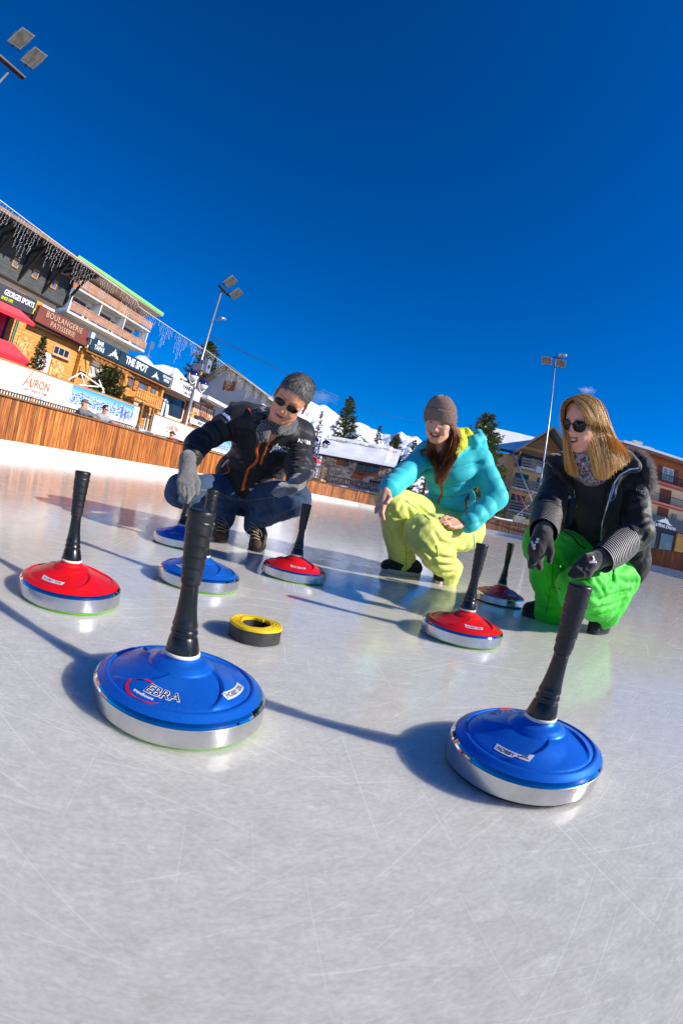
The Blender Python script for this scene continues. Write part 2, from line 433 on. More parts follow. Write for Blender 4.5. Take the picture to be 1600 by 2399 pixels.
def make_stone(colour, sole, name='ice_stock', texts=(), rot=0, grip_text=(), bend=0.0):
    root = empty(name, 'x', 'ice stock')
    m = MB(); m.lathe([(0.001, .0012), (.133, .0012), (.1352, .0025), (.1352, .0065), (.12, .0065)], 96)
    linkl('sole', m.me(), sole, root)
    m = MB()
    for sg in ([(.12, .0065), (.1385, .0065)], [(.1385, .0065), (.140, .0085)], [(.140, .0085), (.140, .0385)], [(.140, .0385), (.1392, .0395), (.136, .0396)]): m.lathe(sg, 160)
    ring = linkl('metal_ring', m.me(), ALU, root)
    m = MB()
    for sg in ([(.1392, .0395), (.1375, .0425)], [(.1375, .0425), (.1342, .0462)], [(.1342, .0462), (.128, .0464)]): m.lathe(sg, 160)
    linkl('polished_band', m.me(), CHROME, root)
    rs = [.026, .028, .030, .0315, .033, .036, .0385, .040, .0415, .045, .048, .0505, .0515, .0530, .0545, .057] + [.057 + .056 * i / 26 for i in range(1, 27)] + [.1138, .1145, .1158, .117, .1185, .120, .123, .126, .129, .132, .134]
    m = MB(); m.lathe([(r, 0) for r in rs], 256, fn=lambda r, z, a: (r, cap_z(r, a)))
    linkl('cap', m.me(), colour, root)
    m = MB(); m.lathe([(.024, .093), (.0285, .0945), (.029, .096), (.029, .0985), (.0282, .1), (.022, .1005)], 64)
    linkl('collar_ring', m.me(), IVORY, root)
    sp = [(.0265, .099), (.0272, .1005), (.0262, .106), (.0225, .122), (.0205, .126), (.0198, .1275), (.0213, .130), (.0214, .134), (.0196, .137), (.0190, .139), (.0200, .141), (.0203, .1445), (.0190, .148), (.0172, .158), (.0155, .172), (.0140, .190), (.0134, .206), (.0140, .208), (.0152, .2095), (.0152, .2115)]
    def fn(r, z, a): return r, z
    m = MB(); m.lathe(sp, 48)
    nst = 90; gp = []
    for i in range(nst + 1):
        z = .2115 + (.310 - .2115) * i / nst; t = i / nst
        r = .0148 + .0058 * t ** .9
        gp.append((r, z))
    def spiral(r, z, a):
        if z > .302: return r, z
        ph = (z / .0165 + a / (2 * PI)) % 1
        return r + .0015 * (1 - ph) * min(1, ph / .12), z
    def bendf(v): 
        x, y, z = v; k = max(0, z - .1) / .22
        return (x + bend * k * k * .01, y, z)
    linkl('handle', m.me(), RUBP, root)
    m = MB(); m.lathe(gp, 48, fn=spiral)
    m.lathe([(.0206, .310), (.0212, .3115), (.0214, .3135), (.0213, .3165), (.0205, .3185), (.019, .3195), (.0175, .3190), (.0168, .3192), (.0005, .3194)], 48)
    linkl('grip', m.me(), RUB, root)
    # stickers and prints, curved onto the cap
    def patch(r0, r1, a0, a1, lift, nr=4, na=16, taper=0):
        mm = MB(); vs = []
        for i in range(nr + 1):
            for j in range(na + 1):
                r = r0 + (r1 - r0) * i / nr; a = a0 + (a1 - a0) * j / na
                a += taper * (i / nr - .5) * (1 if j > na / 2 else -1) * (abs(j - na / 2) / (na / 2))
                vs.append((r * math.cos(a), r * math.sin(a), cap_z(r, a) + lift))
        fs = [(i * (na + 1) + j, (i + 1) * (na + 1) + j, (i + 1) * (na + 1) + j + 1, i * (na + 1) + j + 1) for i in range(nr) for j in range(na)]
        mm.add(vs, fs, 0, True); return mm
    def wrap(me, rc, ac, lift):
        # x -> along the rim, y -> towards the centre
        bm = bmesh.new(); bm.from_mesh(me)
        bmesh.ops.subdivide_edges(bm, edges=[e for e in bm.edges if e.calc_length() > .012], cuts=2)
        for v in bm.verts:
            r = rc - v.co.y; a = ac + v.co.x / rc
            up = v.co.z
            v.co = Vector((r * math.cos(a), r * math.sin(a), cap_z(r, a) + lift + up))
        bm.to_mesh(me); bm.free(); return me
    for kind, ang in texts:
        a = R(ang)
        if kind == 'plate':
            linkl('sticker', patch(.0915, .1035, a - .33, a + .33, .0008, taper=-.06).me(), SILV, root)
            st = root.children[-1]
            tm = wrap(text_mesh('HOBBY 320L', .0098, .0002, xs=1.02, bold=.004), .0977, a, .0011)
            linkl('lettering', tm, INK, st)
        if kind == 'logo':
            tm = wrap(text_mesh('EBRA', .0215, .0002, bold=.035, shear=.25, xs=1.05), .092, a + .12, .0010)
            e = linkl('logo', tm, WHITEP, root)
            tm = wrap(text_mesh('EBRA', .0215, .0002, bold=-.004, shear=.25, xs=1.05), .092, a + .12, .0014)
            linkl('lettering', tm, NAVYP, e)
            tm = wrap(text_mesh('trendhouse', .0075, .0002, bold=.01, shear=.2), .1045, a - .12, .0010)
            linkl('tagline', tm, WHITEP, e)
            mm = MB(); vs = []; na = 28
            for j in range(na + 1):
                t = j / na; ang2 = R(75 + 250 * t); wd = .0030 * math.sin(PI * t) ** .7 + .0002
                for rr in (1, 0):
                    x = -.012 + (.031 + wd * rr * 0) * math.cos(ang2); y = -.004 + (.0165) * math.sin(ang2)
                    nx, ny = math.cos(ang2), math.sin(ang2)
                    x += nx * wd * (rr - .5) * 1.6; y += ny * wd * (rr - .5) * 1.6
                    vs.append((x, y, 0))
            mm.add(vs, [(2 * j, 2 * j + 1, 2 * j + 3, 2 * j + 2) for j in range(na)])
            me = wrap(mm.me(), .0945, a, .0012); linkl('swoosh', me, REDPR, e)
    for txt, z, ang, sz in grip_text:
        me = text_mesh(txt, sz, .0007, bold=.004)
        for v in me.vertices:
            r = .0148 + .0058 * max(0, (z - .2115) / .0985) ** .9 + .0003 + v.co.z
            a = R(ang) + v.co.x / .018; zz = z + v.co.y
            v.co = (r * math.cos(a), r * math.sin(a), zz)
        linkl('lettering', me, RUB, root)
    root.rotation_euler.z = rot
    return root
STONES = {
 'A': (-.635, .965, REDP, GREENS), 'B': (-.198, .634, BLUE, GREENS), 'C': (.380, .614, BLUE, BLACKS), 'D': (.471, 1.427, REDP, GREENS),
 'E': (.903, 2.253, REDP, BLACKS), 'F': (-.150, 1.932, REDP, GREENS), 'G': (-.430, 1.460, BLUE, GREENS), 'H': (-.744, 2.109, BLUE, GREENS)}
SLAB = {
 'A': 'red capped ice stock alone at the left, nothing behind its handle but ice',
 'B': 'large blue ice stock nearest the yellow black coil, red white logo on its cap',
 'C': 'large blue ice stock with black sole in front of the woman in green trousers',
 'D': 'red ice stock with green sole between the yellow trousered woman and the large blue stock',
 'E': 'red ice stock on a black sole next to the boot of the blonde woman',
 'F': 'red ice stock standing before the crouching man, below his open hand',
 'G': 'blue ice stock half hidden behind the thick handle of the nearest blue one',
 'H': 'blue ice stock whose handle the crouching man grips in a grey glove'}
# angle of each sticker as seen: measured from the direction towards the camera
def toward(x, y): return math.degrees(math.atan2(-y, -x))
ST = {'A': [('plate', toward(-.635, .965) - 28)], 'B': [('logo', toward(-.198, .634) - 22), ('plate', toward(-.198, .634) + 62)],
      'C': [('plate', toward(.38, .614) - 12), ('logo', toward(.38, .614) - 135)], 'D': [('plate', toward(.471, 1.427) + 22)],
      'E': [('plate', toward(.903, 2.253) + 48), ('logo', toward(.9, 2.25) - 60)], 'F': [('plate', toward(-.15, 1.932) + 8)],
      'G': [('plate', toward(-.43, 1.46) - 35)], 'H': [('logo', toward(-.744, 2.109) - 25)]}
# the swept vanes are turned so that each print lies clear of them
for k, (x, y, cm, sm_) in STONES.items():
    gt = ()
    if k == 'B': gt = (('TRAKA', .291, toward(x, y) - 4, .0125), ('AGRI', .266, toward(x, y) - 4, .0125))
    if k == 'C': gt = (('RU', .294, toward(x, y) + 22, .0115),)
    o = make_stone(cm, sm_, texts=ST[k], grip_text=gt)
    o.location = (x, y, 0); o['label'] = SLAB[k]; o['category'] = 'ice stock'; o['group'] = 'ice stocks standing on the rink'

def belt_roll():
    root = empty('coiled_belt', 'coil of yellow edged black rubber belt lying flat on the ice', 'belt coil', (-.152, 1.055, 0))
    def coil(z0, z1, th, grow, ro=0):
        m = MB(); n = 5 * 64; vs = []
        for i in range(n + 1):
            t = i / n; a = 2 * PI * 5 * t + 1.1; r = .0345 + .0295 * t + .0012 * math.sin(3 * a + 1) + .0008 * math.sin(7.3 * a)
            for rr, z in ((r - th / 2, z0), (r + th / 2, z0), (r + th / 2, z1 - grow), (r + th / 2 - grow, z1), (r - th / 2 + grow, z1), (r - th / 2, z1 - grow)):
                vs.append((rr * math.cos(a), rr * math.sin(a), z + .0015 * math.sin(a * 1.1) * (z > .02)))
        fs = []
        for i in range(n):
            for k in range(6): fs.append((i * 6 + k, i * 6 + (k + 1) % 6, i * 6 + 6 + (k + 1) % 6, i * 6 + 6 + k))
        fs += [tuple(range(6))[::-1], tuple(n * 6 + k for k in range(6))]
        m.add(vs, fs, 0, False); return m.me()
    linkl('black_band', coil(.0005, .0325, .0050, .0003), rubber('belt_rubber', (.02, .02, .021), (.045, .045, .045), .55), root)
    linkl('yellow_edge', coil(.0328, .0400, .0056, .0012), M('yellow_rubber', (.78, .52, .005), .42, var=(30, .08)), root)
belt_roll()
# ================================================================== the street along the left side
def T3(u, v, z): return L(u, v, z)
class FB(MB):
    """boxes in the street frame (u, v, z)"""
    def b(s, u0, u1, v0, v1, z0, z1, mi=0): s.box(u0, u1, v0, v1, z0, z1, T3, mi); return s
    def poly_v(s, pts, v0, v1, mi=0):   # polygon in (u,z) extruded along v
        s.prism(pts, v0, v1, lambda a, b, h: L(a, h, b), mi); return s
    def poly_u(s, pts, u0, u1, mi=0):   # polygon in (v,z) extruded along u
        s.prism(pts, u0, u1, lambda a, b, h: L(h, a, b), mi); return s
def part(name, mat, parent, *boxes):
    m = FB()
    for b in boxes: m.b(*b)
    return m.build(name, mat, parent)
NX, NV = US, -VS        # reading direction of the left street and of facades facing the camera
UPZ = Vector((0, 0, 1))

def boards(name, a, b, c_, sc=(1, 1, 8), rough=.6, rot=(0, 0, 0)):
    n = N(name); v = n.coord('Object', sc, rot)
    f = n.noise(v, 1.2, 6, .65, .1); g = n.noise(n.coord('Object'), .9, 4)
    col = n.mix(.35, n.ramp(f, [(.3, a), (.5, b), (.72, c_)]), n.ramp(g, [(.3, a), (.7, c_)]))
    # board joints
    w_ = n.n('ShaderNodeTexWave', wave_type='BANDS', bands_direction='Z'); n.l(n.coord('Object'), w_.inputs['Vector']); w_.inputs['Scale'].default_value = 1.9
    w_.inputs['Distortion'].default_value = 0
    ln = n.ramp(w_.outputs['Fac'], [(.0, (.35, .35, .35)), (.1, (1, 1, 1))])
    col = n.mix(.8, col, n.mix(1.0, col, ln, 'MULTIPLY'))
    n.set(col=col, rough=rough, nrm=n.bump(f, .3, .02)); return n.m
HONEY = boards('honey_timber', (.38, .14, .025), (.64, .27, .05), (.80, .42, .11))
HONEYD = boards('brown_timber', (.22, .09, .03), (.38, .17, .05), (.52, .27, .10))
BLACKT = boards('weathered_dark_timber', (.018, .02, .022), (.04, .045, .048), (.085, .10, .10))
REDT = boards('red_brown_timber', (.26, .065, .02), (.42, .12, .035), (.56, .19, .06))
def plaster(name, col, va=.08, sc=1.2):
    n = N(name); c = n.coord('Object'); f = n.noise(c, sc, 6, .65); g = n.noise(c, 18, 4)
    n.set(col=n.ramp(f, [(.25, tuple(x * (1 - 2 * va) for x in col)), (.6, col), (.8, tuple(min(1, x * (1 + va)) for x in col))]), rough=.85, nrm=n.bump(g, .25, .01)); return n.m
CREAM = plaster('cream_plaster', (.70, .66, .55)); WHITEW = plaster('white_render', (.66, .66, .66)); OCHRE = plaster('ochre_plaster', (.85, .57, .31)); PALEY = plaster('pale_yellow_plaster', (.90, .76, .48))
GREYC = plaster('balcony_concrete', (.62, .60, .56))
SLATE = M('slate_blue_board', srgb(18, 48, 66), .5, var=(3, .15)); CHAR = M('charcoal_board', srgb(42, 46, 56), .55, var=(3, .12))
WH = M('white_paint', (.8, .8, .8), .5, var=(3, .04)); BANW = M('white_banner_vinyl', (.78, .77, .75), .5, var=(.8, .05))
RUSTS = M('rusty_red_sign', srgb(112, 52, 38), .6, var=(2, .2)); GOLDL = M('pale_gold_letters', srgb(190, 165, 135), .5, var=(3, .1))
REDAW = M('red_awning_cloth', srgb(215, 14, 40), .7, var=(2, .08)); REDAW.node_tree.nodes['Principled BSDF'].inputs['Sheen Weight'].default_value = .3
PINKG = M('pink_display', srgb(175, 20, 75), .3, var=(1.2, .5)); GLASSD = M('dark_window_glass', (.02, .025, .035), .05, var=(1.5, .5), spec=.8)
GLASSL = M('window_glass', (.10, .13, .17), .06, var=(1.2, .5), spec=.8)
WHFR = M('white_window_frame', (.75, .72, .66), .5); BRFR = M('brown_window_frame', (.22, .08, .03), .5)
GREENR = M('pale_green_roof_edge', srgb(125, 195, 105), .5, var=(2, .06)); GREEND = M('dark_green_roof_edge', srgb(30, 100, 75), .5)
BEIGEU = M('beige_soffit', srgb(225, 205, 180), .7); METG = M('galvanised_steel', (.42, .44, .46), .42, .75, var=(5, .15)); IRON = M('black_iron', (.02, .02, .022), .5, .3)
SNOW = None
def snow_mat():
    n = N('settled_snow'); c = n.coord('Object'); f = n.noise(c, 1.2, 6)
    n.set(col=n.ramp(f, [(.3, (.80, .81, .83)), (.7, (.88, .89, .90))]), rough=.65, nrm=n.bump(n.noise(c, 5, 5), .35, .05), sss=.05); return n.m
SNOW = snow_mat()
ORNL = M('orange_logo', srgb(190, 95, 22), .6, var=(2, .08)); GREYL = M('grey_print', (.30, .30, .31), .6); BLACKP = INK

def window(parent, u0, u1, z0, z1, v, frame=BRFR, glass=GLASSD, depth=.06, fw=.07, mull=1, name='window'):
    m = FB()
    m.b(u0, u1, v - depth, v - .003, z0, z0 + fw); m.b(u0, u1, v - depth, v - .003, z1 - fw, z1)
    m.b(u0, u0 + fw, v - depth, v - .003, z0 + fw, z1 - fw); m.b(u1 - fw, u1, v - depth, v - .003, z0 + fw, z1 - fw)
    for k in range(mull):
        c = u0 + (u1 - u0) * (k + 1) / (mull + 1); m.b(c - fw * .4, c + fw * .4, v - depth, v - .003, z0 + fw, z1 - fw)
    w_ = m.build(name, frame, parent)
    part('pane', glass, w_, (u0 + fw * .5, u1 - fw * .5, v - depth * .6, v - .001, z0 + fw * .5, z1 - fw * .5))
    return w_
def window_u(parent, v0, v1, z0, z1, u, frame=BRFR, glass=GLASSD, depth=.06, fw=.07, mull=1, name='window'):
    m = FB()
    m.b(u - depth, u - .003, v0, v1, z0, z0 + fw); m.b(u - depth, u - .003, v0, v1, z1 - fw, z1)
    m.b(u - depth, u - .003, v0, v0 + fw, z0 + fw, z1 - fw); m.b(u - depth, u - .003, v1 - fw, v1, z0 + fw, z1 - fw)
    for k in range(mull):
        c = v0 + (v1 - v0) * (k + 1) / (mull + 1); m.b(u - depth, u - .003, c - fw * .4, c + fw * .4, z0 + fw, z1 - fw)
    w_ = m.build(name, frame, parent)
    part('pane', glass, w_, (u - depth * .6, u - .001, v0 + fw * .5, v1 - fw * .5, z0 + fw * .5, z1 - fw * .5))
    return w_

# ---- raised promenade behind the barrier
m = FB(); m.b(-6, 60, 8.9, 60, -.05, .55)
tag(m.build('pavement', M('wet_paving', (.18, .17, .16), .6, var=(2, .3))), kind='structure')

# ---- dark timber building with white lower wall (behind the shops)
b = empty('timber_building', 'building with black weathered timber top floor under a long dark eave', 'building', L(12, 22, 0))
part('wall', CREAM, b, (4, 17.3, 22, 30, .5, 8.35))
part('timber_wall', BLACKT, b, (4, 17.6, 21.5, 30, 8.35, 10.1))
m = FB(); m.poly_u([(19.6, 10.35), (19.6, 10.52), (30.5, 13.0), (30.5, 12.8)], 3, 18.3); m.build('roof', M('dark_roof', (.03, .03, .033), .7), b)
part('fascia', M('brown_fascia', (.22, .13, .08), .6), b, (3, 18.3, 19.54, 19.597, 10.36, 10.56))
m = FB()
for k in range(24): m.b(3.4 + k * .62, 3.52 + k * .62, 19.62, 21.5, 10.16 + 0, 10.34)
m.build('rafter', IRON, b)
for i, uu in enumerate((8.2, 10.9, 13.3, 15.4, 17.4)):
    mm = MB(); mm.bar(L(uu, 21.45, 8.5), L(uu, 19.9, 10.3), .14, .16); mm.bar(L(uu, 21.42, 8.45), L(uu, 21.42, 10.1), .12, .1); mm.build('bracket', IRON, b)
for (u0, z0) in ((9.7, 9.0), (12.4, 9.0), (14.1, 9.0), (15.8, 9.0)):
    window(b, u0, u0 + .5, z0 - .02, z0 + .5, 21.5, M('orange_window_frame', (.45, .2, .05), .5), GLASSL, mull=0)
for u0 in (9.0, 11.6, 13.9, 15.5): part('shutter', HONEY, b, (u0, u0 + .62, 21.93, 21.995, 7.35, 8.1))

# ---- sports shop
b = empty('sports_shop', 'sports shop with charcoal name board and red awnings', 'shop', L(9, 18, 0))
part('wall', HONEYD, b, (2, 11.8, 18.0, 21.9, .55, 6.7))
sg = part('sign_board', CHAR, b, (7.2, 12.6, 17.7, 17.9, 5.88, 6.58))
text_on('GEORGES SPORTS', L(11.46, 17.69, 6.29), NX, UPZ, .34, WH, sg, bold=.02, xs=.74)
text_on('SINCE 1973', L(10.75, 17.69, 6.02), NX, UPZ, .19, M('lime_print', srgb(215, 235, 20), .5), sg, name='lettering', bold=.012, xs=.8)
part('lime_strip', M('lime_print', srgb(215, 235, 20)), sg, (12.54, 12.58, 17.68, 17.699, 5.93, 6.2))
m = FB(); m.poly_u([(17.7, 5.85), (17.7, 5.78), (16.1, 5.10), (16.1, 4.95), (16.15, 4.95), (16.15, 5.12)], 6, 11.75); m.fixn('upper_awning', REDAW, b)
m = FB(); m.poly_u([(16.9, 4.15), (16.9, 4.0), (15.2, 3.3), (15.2, 3.1), (15.25, 3.1), (15.25, 3.36)], 5, 11.45); m.fixn('lower_awning', REDAW, b)
part('display_window', PINKG, b, (6, 11.4, 17.93, 17.995, 3.4, 5.5)); part('window_bar', IRON, b, (9.9, 9.97, 17.85, 17.925, 3.4, 5.5), (6, 11.4, 17.85, 17.925, 4.4, 4.46), (11.3, 11.4, 17.85, 17.925, 3.4, 5.5))
m = MB(); m.tube([L(11.95, 17.9, 5.5), L(11.95, 17.9, 1.0)], .04, 6); m.build('drain_pipe', M('green_copper_pipe', (.1, .28, .22), .5), b)

# ---- bakery
b = empty('bakery', 'honey timber bakery with large rust red name board', 'shop', L(14.3, 18, 0))
part('wall', HONEY, b, (11.82, 16.75, 18.0, 21.9, .55, 6.2))
m = FB(); m.poly_v([(12.62, 5.60), (16.72, 5.50), (16.60, 6.30), (12.66, 6.38)], 17.4, 17.55)
sg = m.fixn('sign_board', RUSTS, b)
part('sign_edge', M('dark_edge', (.06, .03, .025), .6), sg, (12.6, 16.74, 17.56, 17.62, 5.45, 6.4))
text_on('BOULANGERIE', L(14.62, 17.39, 6.12), NX, UPZ, .40, GOLDL, sg, xs=.98, spacing=1.12)
text_on('PATISSERIE', L(14.62, 17.39, 5.76), NX, UPZ, .36, GOLDL, sg, xs=.98, spacing=1.12)
window(b, 14.85, 16.1, 4.62, 5.1, 18, M('pale_wood_frame', (.5, .36, .22), .6), GLASSD, mull=2)
part('sill', M('pale_wood_frame', (.5, .36, .22)), b, (14.75, 16.2, 17.8, 17.93, 4.55, 4.61))
POST = N('food_poster'); c = POST.coord('Object'); f = POST.noise(c, 5, 3, .5, 1.2)
POST.set(col=POST.ramp(f, [(.3, (.30, .08, .02)), (.45, (.60, .22, .05)), (.58, (.72, .45, .16)), (.7, (.75, .62, .4))]), rough=.5)
part('poster', POST.m, b, (12.35, 13.35, 17.94, 17.99, 3.9, 4.85)); part('poster', POST.m, b, (15.0, 15.95, 17.94, 17.99, 3.4, 4.35))
rd = part('round_sign', WH, b, (14.0, 14.85, 17.93, 17.99, 3.5, 4.55))
m = MB()
for k in range(14):
    a0 = -1.2 + k * .2; m.add([L(14.0 + (.42 + .2 * (q // 2)) * math.cos(a0 + .12 * (q % 2)), 17.92, 3.95 + (.42 + .2 * (q // 2)) * math.sin(a0 + .12 * (q % 2))) for q in (0, 1, 3, 2)], [(0, 1, 2, 3)])
m.build('red_rays', REDPR, rd)
part('downpipe', IRON, b, (12.0, 12.06, 17.9, 17.97, 1, 5.5))
bx = empty('wall_heater', 'blue white box unit at the end of the bakery name board', 'unit', L(16.75, 17.4, 5.9))
part('casing', M('pale_blue_casing', (.45, .65, .75), .5), bx, (16.5, 16.8, 17.1, 17.38, 5.95, 6.25)); part('bracket', METG, bx, (16.6, 16.7, 17.15, 17.38, 5.6, 5.945))

# ---- bar with slate blue name band
b = empty('bar', 'timber bar and creperie under a long slate blue name band', 'bar', L(21, 18, 0))
part('wall', HONEY, b, (16.78, 25.5, 18.0, 24, .55, 5.3))
sg = part('sign_band', SLATE, b, (16.85, 25.5, 17.3, 17.42, 5.42, 6.14))
part('soffit', HONEYD, b, (16.8, 25.5, 17.43, 17.99, 5.3, 5.5))
text_on('BAR\nTAPAS', L(17.62, 17.29, 5.79), NX, UPZ, .34, WH, sg, bold=.018, xs=.88, line=.85)
text_on('THE SPOT', L(21.3, 17.29, 5.77), NX, UPZ, .60, WH, sg, bold=.035, xs=.86)
text_on('RESTAURANT\nCRÊPERIE', L(24.9, 17.29, 5.8), NX, UPZ, .245, WH, sg, bold=.012, xs=.72, line=.95)
def peak_logo(cu, cz, s, parent, v, name='mountain_mark', mat=WH):
    m = FB(); P = [(-1, 0), (-.72, .12), (-.62, .32), (-.45, .30), (-.3, .62), (-.18, .55), (-.02, 1.0), (.12, .66), (.22, .72), (.42, .34), (.58, .36), (.8, .1), (1, .05), (.7, .04), (.5, .16), (.42, .05), (.24, .3), (.1, .1), (-.04, .42), (-.2, .12), (-.36, .3), (-.5, .05)]
    n = len(P); 
    tri = [(0, 1, 21), (1, 2, 21), (2, 3, 21), (3, 20, 21), (3, 4, 20), (4, 19, 20), (4, 5, 19), (5, 6, 19), (6, 18, 19), (6, 7, 18), (7, 17, 18), (7, 8, 17), (8, 16, 17), (8, 9, 16), (9, 15, 16), (9, 14, 15), (9, 10, 14), (10, 11, 14), (11, 13, 14), (11, 12, 13)]
    vs = [L(cu + a * s, v, cz + (b_ - .45) * s * 1.0) for a, b_ in P]; m.add(vs, tri); return m.build(name, mat, parent)
peak_logo(19.0, 5.78, .55, sg, 17.285); peak_logo(23.55, 5.72, .48, sg, 17.285)
for u0 in (16.78, 21.0, 25.3): part('corner_post', HONEY, b, (u0, u0 + .2, 17.7, 17.99, 1, 5.3))
for (u0, u1) in ((21.72, 22.2), (22.85, 23.75), (24.35, 24.95)): window(b, u0, u1, 4.5, 5.12, 18, BRFR, GLASSL, mull=0)
part('shutter', HONEYD, b, (22.3, 22.75, 17.9, 17.99, 4.45, 5.15)); part('shutter', HONEYD, b, (23.85, 24.2, 17.9, 17.99, 4.45, 5.15))
bal = part('balcony', HONEYD, b, (21.6, 24.7, 17.0, 17.99, 3.78, 3.9))
m = FB()
for k in range(12): m.b(21.66 + k * .25, 21.86 + k * .25, 17.0, 17.05, 3.9, 4.38)
m.b(21.6, 24.7, 16.97, 17.08, 4.38, 4.46); m.build('baluster_board', HONEY, bal)
m = MB(); m.tube([L(21.3, 16.9, 3.7), L(25.0, 16.9, 3.7)], .11, 10); m.build('log_beam', HONEY, b)
s2 = part('hanging_board', M('brown_board', srgb(70, 55, 50), .6), b, (16.85, 17.75, 16.9, 16.96, 4.55, 4.9))
text_on('MAISON\nPIZZERIA', L(17.3, 16.89, 4.72), NX, UPZ, .15, GOLDL, s2, line=.9)
window(b, 17.95, 19.3, 4.2, 4.95, 18, M('pale_wood_frame', (.5, .36, .22)), M('bright_pane', (.45, .45, .42), .3, var=(1.5, .5)), mull=1)
m = MB()
for k in range(9): m.bar(L(17.4 + k * .42, 17.6, 5.28), L(17.75 + k * .42, 17.05, 4.9), .06)
m.build('strut', HONEY, b)
part('menu_board', M('white_door', (.5, .55, .5), .4), b, (24.4, 25.1, 17.93, 17.99, 2.2, 3.4))

# ---- estate agency and bank
b = empty('agency_building', 'low building with a white name board and covered terrace', 'building', L(28, 18, 0))
part('wall', CREAM, b, (25.55, 30.2, 18.6, 23, .55, 5.4)); part('roof', WHFR, b, (25.55, 30.3, 17.44, 23, 5.41, 5.55))
sg = part('sign_board', WH, b, (25.7, 30.05, 17.3, 17.42, 5.35, 6.2))
text_on('VANEAU', L(28.0, 17.29, 5.93), NX, UPZ, .46, M('dark_blue_print', (.01, .02, .07)), sg, bold=.03, xs=.95)
text_on("Côte d'Azur", L(28.1, 17.29, 5.56), NX, UPZ, .34, M('dark_blue_print', (.01, .02, .07)), sg, name='lettering', bold=.012, xs=.95)
part('shop_window', GLASSD, b, (25.7, 29.9, 18.5, 18.59, 3.9, 5.25)); part('terrace', HONEYD, b, (25.2, 30.5, 15.2, 18.4, 3.0, 3.12))
m = FB()
for k in range(3): m.b(25.2, 30.5, 15.15, 15.2, 3.3 + k * .25, 3.42 + k * .25)
for k in range(6): m.b(25.25 + k * 1.0, 25.33 + k * 1.0, 15.21, 15.3, 3.0, 4.05)
m.build('terrace_rail', HONEY, b)
dk = part('dark_panel', CHAR, b, (26.1, 29.9, 15.06, 15.13, 3.15, 3.85)); text_on('Alpen-Park', L(27.1, 15.05, 3.55), NX, UPZ, .32, GREYL, dk, xs=.8)
part('poster', M('brown_poster', (.35, .12, .06), .6, var=(8, .6)), b, (26.6, 27.6, 15.0, 15.05, 3.9, 4.2))
b = empty('bank_building', 'bank with brown panels, tall windows and a white eave', 'bank', L(32, 18, 0))
part('wall', REDT, b, (30.25, 34.2, 18.0, 24, .55, 5.6)); m = FB(); m.poly_u([(16.6, 5.72), (16.6, 5.95), (24, 6.8), (24, 6.6)], 29.9, 34.6); m.fixn('roof', WH, b)
for u0 in (30.5, 31.7, 32.9): window(b, u0, u0 + .85, 4.15, 5.4, 18, WHFR, M('orange_curtain', (.4, .22, .08), .6, var=(3, .5)), mull=1, fw=.1)
part('cornice', WH, b, (30.0, 34.4, 17.7, 17.99, 3.9, 4.08)); sg = part('sign_board', WH, b, (25.3, 31.0, 14.95, 15.0, 3.2, 3.55))
text_on('CRÉDIT AGRICOLE', L(27.2, 14.94, 3.38), NX, UPZ, .26, M('bank_green', srgb(20, 80, 70), .5), sg, bold=.015, xs=.9)
part('round_board', WH, b, (28.2, 29.2, 14.6, 14.7, 3.3, 3.9))

# ---- apartment block with green roof edge
b = empty('apartment_block', 'cream apartment block with wooden balconies and a pale green roof edge', 'building', L(29, 28, 0))
part('wall', CREAM, b, (24.2, 34.2, 29.3, 40, .55, 13.0)); part('upper_wall', REDT, b, (24.2, 34.6, 29.4, 40, 12.6, 14.35))
m = FB(); m.poly_v([(21.9, 14.55), (35.8, 14.75), (35.8, 14.95), (21.9, 14.75)], 27.6, 41); m.fixn('roof', BEIGEU, b)
m = FB(); m.poly_v([(21.9, 14.62), (35.8, 14.82), (35.8, 15.12), (21.9, 14.92)], 27.52, 27.597); m.fixn('roof_edge', GREENR, b)
m = FB(); m.b(21.82, 21.897, 27.5, 41, 14.55, 14.9); m.build('side_roof_edge', GREEND, b)
m = FB(); m.poly_v([(23.6, 12.62), (35.1, 12.72), (35.1, 12.86), (23.6, 12.76)], 28.0, 29.3); m.fixn('balcony_slab', GREYC, b)
m = FB(); m.poly_v([(23.3, 10.5), (35.1, 10.6), (35.1, 10.78), (23.3, 10.68)], 28.0, 29.3); m.fixn('balcony_slab', GREYC, b)
PLK = boards('balcony_planks', (.28, .13, .08), (.46, .24, .15), (.62, .38, .26))
for z0, u0, u1 in ((12.9, 23.5, 35.1), (10.8, 23.5, 35.1)):
    m = FB(); n = int((u1 - u0) / .17)
    for k in range(n): m.b(u0 + k * .17, u0 + k * .17 + .135, 27.93, 27.96, z0 + k * .0015, z0 + .66 + k * .0015)
    m.b(u0, u1, 27.9, 27.99, z0 + .67, z0 + .74); m.build('balustrade', PLK, b)
for u0 in (23.4, 27.2, 30.9, 34.9): part('balcony_divider', WH, b, (u0, u0 + .09, 28.1, 29.3, 10.75, 12.62))
for u0, z0 in ((24.6, 10.9), (28.4, 10.9), (32.0, 10.9)): window(b, u0, u0 + 1.7, z0, z0 + 1.5, 29.3, BRFR, M('blue_glass', (.03, .06, .14), .05, var=(1, .4), spec=.8), mull=1, fw=.09)
for u0 in (26.5, 30.2): window(b, u0, u0 + .6, 11.1, 12.3, 29.3, WHFR, GLASSD, mull=0)
for u0 in (25.2, 27.0, 29.2, 32.5): window(b, u0, u0 + 1.1, 12.95, 14.2, 29.4, M('orange_window_frame', (.45, .2, .05)), GLASSL, mull=1)
for u0 in (24.2, 26.2, 28.4, 31.3): part('shutter', REDT, b, (u0, u0 + 1.0, 29.2, 29.29, 8.9, 9.95))
